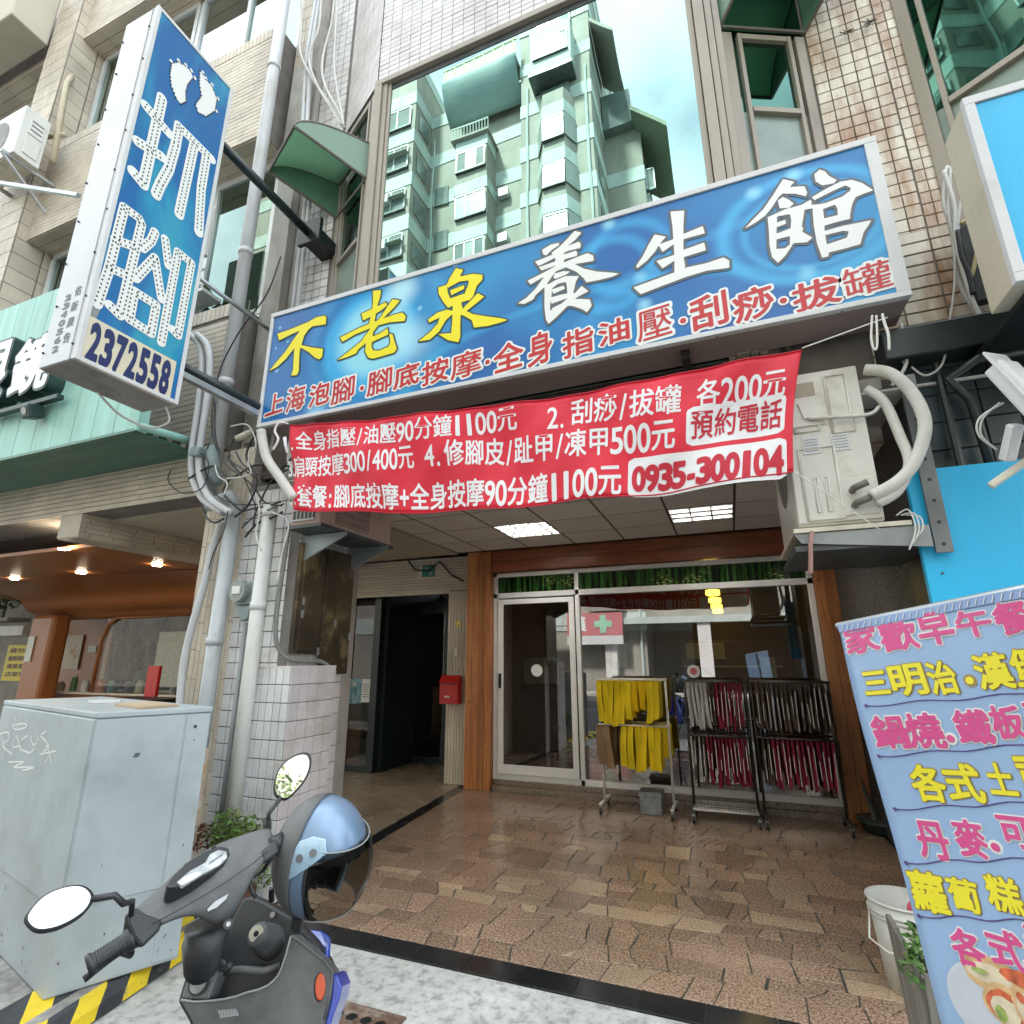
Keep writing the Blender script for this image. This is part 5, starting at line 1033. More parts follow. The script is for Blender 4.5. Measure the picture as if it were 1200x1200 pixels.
field_of_tiles(pil, 'block_tile', m_pt, None, (-3.318, 3.212, .0), X_, Z_, -Y_, .338, 1.51, .067, .1255, .006, .01)
field_of_tiles(pil, 'block_side_tile', m_pts, None, (-2.982, 3.202, .0), Y_, Z_, X_, .488, 1.51, .0975, .1255, .005, .01)
G().box(-3.328, -2.972, 3.20, 3.69, 1.5, 1.512).build('block_top', m_pts, pil)
# beige pilaster to the left of it
plr = thing('beige_pilaster', 'narrow pilaster faced with long beige tiles at the left of the drain pipe', 'pilaster', (-4.0, 3.4, 0))
G().box(-4.24, -3.75, 3.34, 4.9, 0, 3.4).build('pilaster_core', m_grout_l, plr)
g = G()
for i in range(9):
    z = random.uniform(0, .2)-.2
    while z < 3.38: z2 = min(z+.225, 3.39); g.box(-4.24+.0545*i+.002, -4.24+.0545*(i+1)-.003, 3.331, 3.34, max(z, 0)+.003, z2-.003); z = z2
g.build('pilaster_tile', m_tile_b, plr, kind='stuff')
g = G()
for i in range(20):
    z = random.uniform(0, .2)-.2
    while z < 2.98: z2 = min(z+.225, 2.99); g.box(-3.75, -3.742, 3.345+.0545*i+.002, 3.345+.0545*(i+1)-.003, max(z, 0)+.003, z2-.003); g.box(-4.248, -4.24, 3.345+.0545*i+.002, 3.345+.0545*(i+1)-.003, max(z, 0)+.003, z2-.003); z = z2
g.build('pilaster_side_tile', m_tile_b, plr, kind='stuff')

# ------------------------------------------------------------ left building
lb = thing('left_building', 'beige tiled building on the left with deep window bays above the mint green shop fascia', 'building', (-8, 3.6, 3))
G().box(-26, -4.2, 3.9, 10, 3.02, 22).build('wall_core', m_grout_l, lb)
def courses(g, x0, x1, y, z0, z1, h=.058, L_=.24, gap=.007, t=.012):
    z = z0; r_ = 0
    while z+h <= z1+.002:
        x = x0-random.random()*L_
        while x < x1:
            a, b = max(x, x0), min(x+L_, x1)
            if b-a > .02: g.box(a, b-gap*.5, y-t-random.uniform(0, .002), y, z, z+h-gap)
            x += L_
        z += h
BANDS = ((3.0, 3.42), (3.5, 5.02), (7.18, 8.84), (11.0, 12.75), (15, 17))
for z0, z1 in BANDS:
    G().box(-16, -4.25, 3.33, 3.9, z0+.01, z1).build('band_core', m_grout, lb)
    g = G(); courses(g, -16 if z0 < 8 else -14, -4.25, 3.33, z0+.005, z1-(.14 if z0 > 3.4 else 0), .058 if z0 > 3.4 else .052); 
    if z0 > 3.4:   # soldier course under the sill
        x = -16.0
        while x < -4.3: g.box(x, x+.055, 3.318, 3.345, z1-.135, z1+.006); x += .062
    # soffit tiles
    y = 3.335
    while y < 3.86 and z0 > 3.1: 
        x = -16.0
        while x < -4.3: g.box(x, min(x+.6, -4.26), y, y+.118, z0-.008, z0+.01); x += .605
        y += .125
    g.build('band_tile', m_tile_b, lb, kind='stuff')
m_stile = m_tile_b
for x0 in (-9.15, -16.2):   # piers between window bays
    G().box(x0, x0+.62, 3.20, 3.92, 5.0, 20).build('pier_core', m_grout, lb)
    g = G(); z = 5.0
    while z < 13: 
        for i in range(11): g.box(x0+.0563*i, x0+.0563*i+.05, 3.19, 3.20, z, z+.23)
        for i in range(2): g.box(x0+.62, x0+.628, 3.21+.34*i, 3.53+.34*i, z, z+.23)
        z += .24
    g.build('pier_tile', m_tile_b, lb, kind='stuff')
m_lwf = mat('pale_aluminium_window', (.62, .64, .64), .35, metal=.3, var=.08)
m_gl1 = mirror_glass('left_window_glass', (.20, .27, .23), .01, .01); m_gl2 = mirror_glass('left_clear_window_glass', (.42, .47, .46), .01, .004)
def left_window(x0, x1, z0, z1, n, cols):
    g = G(); y = 3.62
    g.box(x0, x1, y, y+.07, z1-.09, z1-.001); g.box(x0, x1, y, y+.07, z0+.001, z0+.06)
    for k in range(n+1):
        x = x0+(x1-x0)*k/n; g.box(x-.035, x+.035, y-.005, y+.065, z0+.06, z1-.09)
    f = g.build('window', m_lwf, lb, bevel=.004)
    for k in range(n):
        a, b = x0+(x1-x0)*k/n+.035, x0+(x1-x0)*(k+1)/n-.035; G().box(a, b, y+.03, y+.036, z0+.06, z1-.09).build('pane', cols[k % len(cols)], f)
for z0, z1 in ((5.03, 7.17), (8.85, 10.99)):
    left_window(-8.45, -6.35, z0, z1, 2, (m_gl1, m_gl2)); left_window(-6.25, -4.28, z0, z1, 2, (m_gl2, m_gl1)); left_window(-15.5, -9.25, z0, z1, 5, (m_gl1, m_gl2))
# balcony with bars, top left corner
bal = G().box(-16, -9.2, 2.7, 3.19, 11.05, 12.15).build('balcony_parapet', m_plaster, lb, bevel=.02)
g = G()
for k in range(60): g.box(-15.8+.11*k, -15.785+.11*k, 2.74, 2.755, 12.15, 13.4)
for z in (12.3, 13.3): g.box(-15.9, -9.25, 2.735, 2.76, z, z+.03)
g.build('balcony_grille', m_hoodf, lb, kind='stuff')
G().box(-8.2, -8.14, 3.40, 3.46, 8.9, 10.6).build('yellowed_downpipe', m_cream, lb) if 0 else None
pipe('yellowed_pipe', [at(62, 190, 'y', 3.15), at(78, 98, 'y', 3.2), at(86, 86, 'y', 3.35)], .036, mat('yellowed_plastic', (.50, .43, .30), .5, var=.1), 'yellowed plastic pipe elbowing into the recessed upper left window bay')
pipe('yellowed_pipe', [at(50, 161, 'y', 3.12), at(76, 158, 'y', 3.2)], .034, MAT['yellowed_plastic'], 'short level yellowed pipe joining the upper left air conditioner')

# air conditioner body used for three units
m_ac = mat('aged_cream_ac_casing', (.66, .635, .56), .45, var=.06, stain=(.42, .37, .28), sscale=3.5, sth=.64); m_acw = mat('white_ac_casing', (.68, .68, .64), .45, var=.05, stain=(.45, .42, .36), sscale=3, sth=.66)
def ac_wall(x0, x1, y0, y1, z0, z1, m, lab, fan=-1):
    t = thing('air_conditioner', lab, 'air conditioner', ((x0+x1)/2, (y0+y1)/2, z0))
    G().box(x0, x1, y0, y1, z0, z1).build('casing', m, t, bevel=.012); return t
# upper left unit on its bracket: fan looks along -Y, service side to +X
a = ac_wall(-9.05, -8.1, 2.78, 3.08, 8.0, 8.80, m_acw, 'white air conditioner on a bracket high on the left building, cut by the left edge')
G().disc((-8.65, 2.775, 8.40), (0, -1, 0), .30, 24).build('fan_grille', mat('fan_dark_grey', (.22, .21, .19), .6, var=.2), a)
for k in range(2): G().box(-8.1, -8.085, 2.86, 3.03, 8.08+.33*k, 8.36+.33*k).build('service_cover', m_acw, a, bevel=.006)
for x in (-8.95, -8.2): G().box(x, x+.04, 2.7, 3.3, 7.95, 7.995).build('bracket', m_steel, a)
G().bar((-8.18, 2.72, 7.95), (-8.18, 3.3, 7.5), .03, .03).build('brace', m_steel, a)
for k in range(3): G().box(-8.098, -8.083, 2.88, 3.01, 8.47+.07*k, 8.49+.07*k).build('louvre', m_steeld, a)
G().box(-9.0, -8.15, 2.80, 3.06, 7.985, 7.999).build('bottom_pan', m_cream, a)
g = G()
for x in (-9.43, -8.83): g.bar((x, 2.75, 8.4), (x, 3.32, 7.95), .03, .03)
a = ac_wall(-5.35, -4.78, 3.12, 3.32, 5.72, 6.35, m_acw, 'small pale air conditioner casing on the left building, half hidden by the projecting sign')
G().box(-4.90, -4.86, 3.09, 3.12, 6.0, 6.1).build('tap', m_steel, a)
fbx = thing('planter_rack', 'small white planter rack with green plants on the left building window', 'planter', (-5.0, 3.4, 5.6))
G().box(-5.75, -4.85, 3.36, 3.6, 5.36, 5.40).build('shelf', m_lwf, fbx)
g = G()
for k in range(14): g.box(-5.74+.068*k, -5.725+.068*k, 3.35, 3.36, 5.40, 5.62)
g.box(-5.75, -4.85, 3.345, 3.36, 5.61, 5.63); g.build('railing', m_lwf, fbx)
m_leaf = mat('leaf_green', (.085, .16, .028), .55, var=.4, scale=14, rnd=.5, stain=(.20, .19, .04), sscale=9, sth=.62, island=True)
def leaves(g, c, r, n, s, ax=(1, 1, 1)):
    for _ in range(n):
        while True:
            d = Vector((random.uniform(-1, 1), random.uniform(-1, 1), random.uniform(-1, 1)))
            if d.length < 1: break
        p = Vector(c)+Vector((d.x*r*ax[0], d.y*r*ax[1], d.z*r*ax[2])); a = Vector((random.gauss(0, 1), random.gauss(0, 1), random.gauss(0, .6))).normalized(); b = a.cross(Vector((random.gauss(0, 1), random.gauss(0, 1), random.gauss(0, 1)))).normalized()
        q = s*random.uniform(.6, 1.3); g.add([p-a*q, p-a*q*.2+b*q*.42, p+a*q, p-a*q*.2-b*q*.42], [(0, 1, 2, 3)])
g = G(); leaves(g, (-5.3, 3.48, 5.5), .35, 160, .05, (1.1, .25, .25)); g.build('foliage', m_leaf, fbx)

# mint green fascia with raised letters
fa = thing('mint_fascia', 'mint green boarded shop fascia with a dark green underside and raised black and white characters', 'shop fascia', (-7, 2.7, 3.4))
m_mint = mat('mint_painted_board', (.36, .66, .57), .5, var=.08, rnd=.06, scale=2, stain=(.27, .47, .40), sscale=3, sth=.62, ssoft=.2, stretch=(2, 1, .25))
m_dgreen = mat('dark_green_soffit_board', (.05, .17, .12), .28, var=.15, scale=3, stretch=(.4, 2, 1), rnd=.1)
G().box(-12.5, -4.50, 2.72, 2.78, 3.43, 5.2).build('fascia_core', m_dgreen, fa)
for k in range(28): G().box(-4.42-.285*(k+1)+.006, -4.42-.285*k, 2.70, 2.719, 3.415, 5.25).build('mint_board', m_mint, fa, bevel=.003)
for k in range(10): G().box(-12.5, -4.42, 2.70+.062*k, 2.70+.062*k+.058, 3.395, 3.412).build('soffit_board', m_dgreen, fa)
G().box(-4.418, -4.40, 2.70, 2.79, 3.40, 4.6).build('end_board', m_mint, fa)
for k in range(4): G().box(-4.46, -4.43, 2.8+.13*k, 2.86+.13*k, 3.415, 3.50).build('rafter_end', m_hoodf, fa)
G().tube([(-4.40, 2.72, 3.44), (-4.40, 3.3, 3.5)], .035, 10).build('edge_pipe', m_mint, fa, smooth=True)
m_dkg = mat('black_green_letter_side', (.02, .045, .04), .4)
def letter3d(ch, x0, x1, z0, z1, y0, y1, iso=.03):
    r_ = glyph(ch, 40); D, gx, gy, h, (a0, a1, b0, b1) = r_; o = None
    for (i_, ya, yb, mm, nm) in ((iso+.035, y0+.004, y1, m_dkg, 'letter_body'), (iso, y0, y0+.004, m_wprint, 'letter_face')):
        vs, fs = iso_polys(D, gx, gy, h, i_); me = G(); F = lambda x, y, yy: (x0+(x1-x0)*(x-a0)/(a1-a0), yy, z0+(z1-z0)*(y-b0)/(b1-b0))
        me.add([F(x, y, ya) for x, y in vs], fs)
        if nm == 'letter_body':
            cnt = {}
            co = [(round(x, 5), round(y, 5)) for x, y in vs]
            for f in fs:
                for k in range(len(f)):
                    p, q = co[f[k]], co[f[(k+1) % len(f)]]; key = (p, q) if p < q else (q, p); cnt[key] = cnt.get(key, 0)+1
            for (p, q), c in cnt.items():
                if c == 1: me.add([F(*p, ya), F(*q, ya), F(*q, yb), F(*p, yb)], [(0, 1, 2, 3)])
        o = me.build(nm, mm, fa if o is None else o)
letter3d('眼', -6.85, -6.28, 3.98, 4.62, 2.56, 2.70); letter3d('鏡', -6.15, -5.58, 3.98, 4.55, 2.56, 2.70)
G().box(-9.4, -5.42, 2.60, 2.66, 3.84, 3.89).build('light_bar', m_dkg, fa, bevel=.008)
sl = tag(G().obox((-5.74, 2.60, 3.76), (.07, 0, 0), (0, .06, .02), (0, -.02, .06)).build('spot_lamp', m_dkg, bevel=.015), 'small dark spotlight fixed on the mint green boards below the raised characters', 'spotlight')
G().disc((-5.74, 2.535, 3.74), (0, -1, -.3), .035, 14).build('lens', mat('lamp_lens_grey', (.4, .42, .4), .2), sl)
# cross beam and the brown shop beyond
xb = thing('cross_beam', 'beige tiled beam running back over the left arcade', 'beam', (-6.2, 5, 2.8))
G().box(-6.34, -6.015, 3.33, 8.0, 2.77, 3.02).build('beam_core', m_tile_bp, xb)
g = G()
for j in range(5):
    y = 3.33-random.random()*.2
    while y < 7.5: g.box(-6.015, -6.003, max(y, 3.33), y+.23, 2.772+.0485*j, 2.772+.0485*j+.043); y += .24
for k in range(6):
    g.box(-6.33+.054*k, -6.33+.054*k+.048, 3.34, 7.5, 2.758, 2.77)
g.build('beam_tile', m_tile_b, xb, kind='stuff')
m_or = mat('orange_brown_panel', (.36, .125, .034), .38, var=.06, scale=2); m_ord = mat('dark_orange_panel', (.24, .08, .022), .5, var=.08)
bs_ = thing('cafe_storefront', 'orange brown panelled cafe front with rounded window openings on the left', 'storefront', (-9, 6, 0))
G().box(-13.5, -6.30, 3.7, 6.6, 2.76, 2.80).build('soffit_panel', m_or, bs_)
# swelling bulkhead over the windows
prof = [(5.0, 2.755), (5.6, 2.74), (5.95, 2.66), (6.02, 2.52), (6.12, 2.42), (6.3, 2.38), (6.35, 2.30), (6.5, 2.28)]
G().grid(lambda u, v: Vector((-12.0+5.7*u, *(lambda k: (prof[k][0], prof[k][1]))(min(int(v*7+.5), 7)))), 1, 7).build('bulkhead', m_or, bs_, smooth=True, subd=2)
G().box(-7.1, -6.25, 5.9, 6.5, 0, 2.5).build('end_pier', m_or, bs_, bevel=.03)
G().box(-11.63, -10.99, 6.0, 6.3, 0, 2.35).build('round_pier', m_or, bs_, bevel=.06)
G().box(-11.8, -7.1, 6.45, 6.5, 0, 1.0).build('sill_wall', m_ord, bs_)
G().box(-11.8, -7.1, 6.42, 6.52, 1.0, 1.03).build('sill', m_cream, bs_)
G().box(-10.3, -7.1, 6.47, 6.475, 1.03, 2.30).build('window_pane', glass_mat('cafe_glass', (.85, .87, .85), .0, .005), bs_)
G().tube([(-11.86, 6.45, 0), (-11.86, 6.45, 1.9), (-11.78, 6.45, 2.15), (-11.55, 6.45, 2.31), (-11.2, 6.45, 2.34)], .05, 10).build('dark_rounded_trim', m_black, bs_, smooth=True)
G().tube([(-10.35, 6.45, 1.0), (-10.33, 6.45, 1.9), (-10.22, 6.45, 2.18), (-10.0, 6.45, 2.29), (-7.2, 6.45, 2.31)], .03, 10).build('rounded_trim', m_or, bs_, smooth=True)
G().box(-13.2, -10.95, 7.0, 7.05, 0, 2.9).build('inner_wall', m_or, bs_)
m_dlt = mat('downlight_glow', (.8, .75, .6), .4, emit=(1, .84, .6), estr=45)
for i, (px, py) in enumerate(((75, 643), (95, 671), (17, 678), (184, 662))):
    p = at(px, py, 'z', 2.752); d = tag(G().tube([p, p-Z_*.008], .055, 16).build('downlight', m_dlt), ('largest', 'second', 'leftmost', 'rightmost')[i]+' of the small round downlights in the orange brown soffit', 'downlight', 'downlights in the orange brown soffit')
p = at(98, 690, 'y', 5.85); lt = thing('tube_sign', 'small white tube shaped sign lamp on the orange brown bulkhead', 'lamp', tuple(p))
G().tube([p-X_*.30, p+X_*.28], .05, 14).build('tube_body', m_white, lt, smooth=False); G().tube([p+X_*.28, p+X_*.38], .06, 14).build('end_cap', m_black, lt)
p = at(203, 668, 'y', 5.7); sp = thing('spot_lamp', 'white swivel spotlight under the orange brown soffit near the pilaster', 'spotlight', tuple(p))
G().tube([p+Z_*.14, p+Z_*.03], .012, 8).build('stem', m_white, sp); G().tube([p+Vector((.06, -.02, .02)), p+Vector((-.09, -.04, -.05))], [.05, .06], 14).build('lamp_head', m_white, sp)
def panel(name, x0, x1, y, z0, z1, m, lab, cat): return tag(G().box(x0, x1, y, y+.012, z0, z1).build(name, m), lab, cat)
panel('framed_poster', -12.62, -11.72, 6.97, 1.40, 2.05, mat('cream_poster', (.55, .48, .36), .5, stain=(.50, .26, .06), sscale=3.5, sth=.60, ssoft=.04), 'cream poster with a tall orange drink on the brown inner wall of the cafe', 'poster')
panel('small_notice', -11.5, -11.28, 6.97, 1.72, 1.84, m_notice, 'small white plate right of the drink poster', 'notice')
panel('pier_notice', -11.55, -11.38, 5.98, 1.55, 1.98, m_notice, 'white paper notice on the front of the brown pier', 'notice')
yn = panel('yellow_notice', -14.95, -13.75, 7.4, 1.15, 1.90, mat('yellow_notice_paper', (.80, .66, .03), .5, var=.03), 'yellow printed notice on the grey wall at the far left edge', 'notice')
g = G()
for k in range(4): run_text(g, ('請勿停車', '謝謝您的合作', '違規者拖吊', '店家敬上')[k], lambda u, v: (-14.85+1.0*u, 7.395, 1.73-.165*k+.11*v), .02, 30)
g.build('lettering', mat('red_black_print', (.12, .02, .02), .5), yn)
tag(G().box(-24, -12.8, 7.42, 7.5, 0, 5).build('far_grey_wall', mat('far_wall_plaster', (.36, .35, .31), .85, var=.2)), kind='structure')
a = ac_wall(-13.9, -13.0, 6.6, 7.0, 2.05, 2.25, m_acw, 'white boxed casing jutting out above the yellow notice at the far left')
ft = thing('potted_shrub', 'dark leafy shrub growing on the ledge at the far left edge', 'shrub', (-14, 6.6, 2.6))
g = G(); leaves(g, (-14.2, 6.8, 3.1), .5, 260, .09); g.build('foliage', m_leaf, ft); G().tube([(-14.2, 6.8, 2.4), (-14.2, 6.8, 3.1)], .03, 6).build('stem', m_hoodf, ft)
G().box(-14.8, -13.6, 6.6, 7.0, 2.35, 2.42).build('ledge', m_conc, ft)
# things in the cafe window
m_goods = [mat('goods_'+n, c, .5, var=.2) for n, c in (('cream', (.5, .42, .3)), ('green', (.1, .2, .08)), ('white', (.6, .6, .56)), ('orange', (.55, .14, .03)), ('teal', (.08, .22, .22)), ('black', (.02, .02, .02)))]
tag(G().box(-17, -6.4, 10.6, 10.7, 0, 3.2).build('cafe_back_wall', mat('cafe_back', (.13, .085, .055), .7, var=.2, scale=2)), kind='structure')
tag(G().box(-17.1, -17.0, 7.55, 10.6, 0, 3.2).build('cafe_side_wall', MAT['cafe_back']), kind='structure')
tag(G().box(-17.1, -6.4, 6.62, 10.7, 2.9, 3.0).build('cafe_ceiling', MAT['cafe_back']), kind='structure')
for i in range(11):
    x = -11.5+.36*i+random.uniform(-.05, .05); w = random.uniform(.09, .16); h_ = random.uniform(.15, .36); mm = m_goods[i % 6]; t = thing('jar', 'container on the cafe sill', 'jar', (x, 6.6, 1.03))
    t['label'] = ('cream', 'green', 'pale', 'orange', 'teal', 'black')[i % 6]+' container on the cafe sill, '+('left', 'middle', 'right')[min(i//4, 2)]+' part of the row, behind the grey cabinet'; t['group'] = 'containers on the cafe sill'
    G().tube([(x, 6.62, 1.03), (x, 6.62, 1.03+h_*.75), (x, 6.62, 1.03+h_*.9)], [w/2, w/2, w*.3], 12).build('body', mm, t, smooth=False); G().tube([(x, 6.62, 1.03+h_*.9), (x, 6.62, 1.03+h_)], w*.32, 12).build('cap', m_goods[2], t)
rb = tag(G().box(-7.98, -7.74, 5.7, 5.75, 1.05, 1.48).build('red_box', m_red, bevel=.01), 'bright red box standing behind the grey cabinet near the pilaster', 'box')
tag(G().box(-8.4, -7.4, 5.3, 5.9, .0, 1.04).build('dark_table', m_black, bevel=.02), 'dark stand carrying the red box in front of the cafe', 'table')
for i, x in enumerate((-15.0, -14.7, -14.4, -14.1)):
    tag(G().box(x, x+.06, 10.4, 10.45, 1.3, 2.9).build('white_lattice_post', m_white), ('first', 'second', 'third', 'fourth')[i]+' upright of the white lattice inside the cafe, from the left', 'lattice')
for i, (px, py) in enumerate(((122, 722), (171, 720), (212, 718))):
    p = at(px, py, 'z', 2.88); tag(G().tube([p, p-Z_*.01], .07, 14).build('downlight', mat('bright_downlight', (.8, .75, .6), .4, emit=(1, .86, .66), estr=260)), ('left', 'middle', 'right')[i]+' of the three lit round lamps along the cafe ceiling behind the glass', 'downlight', 'lit lamps inside the cafe')
# furnished cafe: shelf of boxes, counter, hanging tag, papers
sxa, sxb = at(121, 770, 'y', 9.2).x, at(176, 770, 'y', 9.2).x
shf = thing('cafe_shelf', 'dark shelf unit with small goods inside the cafe window', 'shelf', (-13.2, 9.8, 0))
for k in range(6): G().box(sxa, sxb, 9.1, 9.4, 1.1+.3*k, 1.13+.3*k).build('shelf_board', m_hoodf, shf)
for q in range(8): x = sxa+(sxb-sxa)*q/7; G().box(x-.02, x+.02, 9.06, 9.1, .9, 2.75).build('white_upright', m_white, shf)
for k in range(5):
    for q in range(10): x = sxa+.05+(sxb-sxa-.2)*q/9; G().box(x, x+random.uniform(.08, .17), 9.12, 9.3, 1.132+.3*k, 1.132+.3*k+random.uniform(.10, .25)).build('small_pack', m_goods[random.randrange(6)], shf)
ctr = thing('cafe_counter', 'cream topped counter just inside the cafe glass', 'counter', (-9, 7.6, 0)); G().box(-11, -7.4, 7.4, 7.9, 0, .98).build('counter_front', m_ord, ctr); G().box(-11.05, -7.35, 7.35, 7.95, .981, 1.03).build('counter_top', m_cream, ctr)
for i in range(7): 
    x = -10.8+.47*i; tag(G().tube([(x, 7.55, 1.032), (x, 7.55, 1.032+.26+.08*(i % 3)), (x, 7.55, 1.04+.32+.08*(i % 3))], [.08, .08, .03], 10).build('canister', m_goods[(i*2+1) % 6]), ORD[i]+' canister from the left along the cafe counter top', 'canister', 'canisters on the cafe counter')
tag(G().box(-13.9, -13.2, 10.5, 10.55, 1.5, 2.5).build('red_scroll', m_red), 'red paper scroll hung on the cafe back wall', 'scroll')
tag(G().box(-10.0, -9.3, 10.5, 10.55, 1.7, 2.3).build('bright_picture', mat('green_picture', (.25, .38, .12), .5, var=.5, scale=5)), 'green picture hung on the cafe back wall beside the pale menu sheet', 'picture')
tag(G().tube([(-11.9, 6.2, 2.3), (-11.9, 6.2, 1.75), (-11.9, 6.2, 1.70), (-11.9, 6.2, 1.38), (-11.9, 6.2, 1.36)], [.004, .006, .05, .075, .04], 12).build('hanging_lantern', m_white), 'small white paper lantern hanging in front of the cafe inner wall', 'lantern') if 0 else None
menu = panel('menu_sheet', -8.9, -7.95, 6.455, 1.15, 2.02, mat('translucent_menu_paper', (.42, .44, .38), .5, stain=(.3, .32, .28), sscale=20, sth=.5), 'large pale menu sheet pasted on the cafe glass', 'menu')
# left-hand unit floor posts seen between cabinet and pillar
pst_ = tag(G().box(-3.53, -3.36, 2.86, 2.92, .30, .98).build('leaning_board', mat('worn_poster_board', (.50, .50, .46), .6, var=.2, stain=(.45, .22, .07), sscale=7, sth=.58)), 'narrow worn board with a faded orange and blue picture behind the grey cabinet', 'board')
G().box(-3.51, -3.38, 2.852, 2.859, .62, .80).build('blue_patch', mat('blue_patch', (.08, .25, .32), .5), pst_)
# white conduits bundle
g = m_wcab
wire([S3(*p, 3.26) for p in ((259, 612), (250, 640), (238, 690), (222, 746), (214, 790), (210, 840))], .030, m_whitepvc, 'curved white conduit bowing down along the beige pilaster edge', 'conduit', 10, 'conduit')
for i in range(2): wire([S3(x+i*9, y, 3.12-.02*i) for x, y in ((222, 392), (234, 405), (237, 430), (232, 480), (225, 530), (226, 560), (238, 585), (262, 601))], .030, m_whitepvc, ('left', 'right')[i]+' of the paired fat white hoses beside the drain pipe', 'hose', 10, 'hose')
wire([S3(*p, 2.95) for p in ((306, 505), (312, 535), (328, 560), (345, 585))], .036, mat('grimy_white_hose', (.52, .50, .45), .6, var=.12), 'grimy white hose curving down behind the left end of the red banner', 'hose', 12, 'hose')
# tangle of black cables
random.seed(21)
def jit(p, s): return (p[0]+random.uniform(-s, s), p[1]+random.uniform(-s, s))
paths = [((330, 300), (312, 345), (280, 390), (255, 440), (248, 500), (262, 540), (285, 560)), ((200, 550), (198, 565), (212, 577), (235, 572), (246, 550), (240, 535), (228, 532)), ((222, 560), (250, 545), (270, 560), (300, 545), (340, 548)),
 ((265, 535), (280, 555), (296, 570), (310, 588), (330, 592)), ((275, 512), (268, 540), (285, 560), (300, 600), (285, 615)), ((300, 505), (290, 535), (300, 560), (292, 590), (275, 605)), ((253, 470), (252, 510), (262, 535), (280, 545), (300, 560)),
 ((284, 620), (300, 604), (318, 596), (332, 590)), ((286, 628), (302, 612), (318, 606), (330, 600)), ((284, 600), (300, 596), (315, 592), (328, 588)), ((266, 600), (262, 625), (250, 650), (246, 668)), ((236, 590), (240, 605), (252, 611), (262, 607)),
 ((340, 550), (320, 560), (310, 575), (300, 600), (296, 618)), ((245, 520), (238, 545), (250, 575), (275, 590), (300, 590)), ((270, 560), (262, 575), (272, 592), (284, 600)), ((345, 535), (325, 552), (300, 556), (285, 545), (276, 530))]
for i, pth in enumerate(paths):
    wire([S3(*jit(p, 1.5), 3.05+.02*(i % 5)) for p in pth], (.007, .005, .009)[i % 3], m_black, 'thin black cable in the tangle around the pipe elbow', grp='black cables tangled round the drain pipes')
for i, pth in enumerate((((270, 500), (290, 498), (300, 520), (291, 540), (293, 556), (265, 561)), ((252, 545), (256, 558), (266, 566), (262, 580)), ((301, 580), (304, 600), (300, 625), (306, 645)), ((318, 600), (338, 612), (330, 650), (325, 680)))):
    wire([S3(*p, 3.03) for p in pth], .006, m_wcab, ('white cable end sticking out left of the banner corner', 'short pale loop of wire beside the grey junction', 'pale wire hanging beside the stubby vent pipe', 'pale wire bent over the top of the vent pipe')[i])
pipe('stub_pipe', [S3(278, 514, 3.1), S3(294, 507, 3.1)], .028, m_cream, 'short open cream conduit stub poking left below the sign corner', 'conduit')
jb = tag(G().obox(S3(232, 530, 3.08), (.055, 0, -.01), (0, .04, 0), (.015, 0, .04)).build('junction_box', mat('grey_green_plastic', (.25, .31, .31), .5, var=.1), bevel=.01), 'small grey green junction box where the cables meet', 'junction box')
tag(G().tube([S3(247, 525, 3.16), S3(250, 552, 3.16), S3(256, 566, 3.16)], [.05, .06, .035], 14).build('rain_head', MAT['grey_green_plastic'], smooth=True), 'grey funnel shaped pipe joint among the black cables', 'pipe joint')
mt = thing('electric_meter', 'grey electric meter with a round glass dial between the two pipes', 'electric meter', tuple(S3(289, 705, 3.2)))
c0 = S3(289, 694, 3.24); G().box(c0.x-.095, c0.x+.095, 3.22, 3.30, c0.z-.10, c0.z+.085).build('back_box', MAT['grey_green_plastic'], mt, bevel=.01); G().prism([(c0.x-.075, 3.23, c0.z-.105), (c0.x+.075, 3.23, c0.z-.105), (c0.x+.05, 3.23, c0.z-.21), (c0.x-.02, 3.23, c0.z-.23)], (0, .06, 0)).build('terminal_cover', MAT['grey_green_plastic'], mt, bevel=.008)
G().tube([(c0.x-.02, 3.22, c0.z), (c0.x-.02, 3.16, c0.z)], [.085, .08], 24).build('glass_dome', mat('meter_glass', (.26, .29, .28), .08, var=.1), mt, smooth=False); G().box(c0.x-.06, c0.x+.02, 3.150, 3.159, c0.z-.02, c0.z+.04).build('dial_plate', m_notice, mt)
pipe('grey_conduit', [(c0.x+.01, 3.26, c0.z-.24), (c0.x+.0, 3.26, .1)], .016, mat('grey_conduit', (.30, .32, .32), .5), 'thin grey conduit running down below the electric meter', 'conduit')
# metal cabinet on the pillar side
ec = thing('metal_cabinet', 'stained brown metal electrical cabinet fixed to the side of the pillar', 'cabinet', (-3.1, 3.6, 1.6))
m_ecm = mat('stained_bronze_steel', (.085, .065, .042), .28, metal=.35, var=.4, scale=3, stain=(.22, .17, .09), sscale=3.2, sth=.56, ssoft=.05)
G().box(-3.119, -3.085, 3.30, 3.97, 1.60, 2.46).build('cabinet_box', m_ecm, ec, bevel=.004)
G().box(-3.084, -3.074, 3.34, 3.58, 1.62, 2.40).build('door', m_ecm, ec, bevel=.003); G().box(-3.084, -3.072, 3.60, 3.955, 1.44, 2.46).build('door', m_ecm, ec, bevel=.003)
for y, z in ((3.36, 2.0), (3.36, 1.9), (3.75, 1.85), (3.57, 1.62), (3.95, 1.75)): G().box(-3.072, -3.064, y-.012, y+.012, z-.03, z+.03).build('latch', m_steel, ec, bevel=.002)
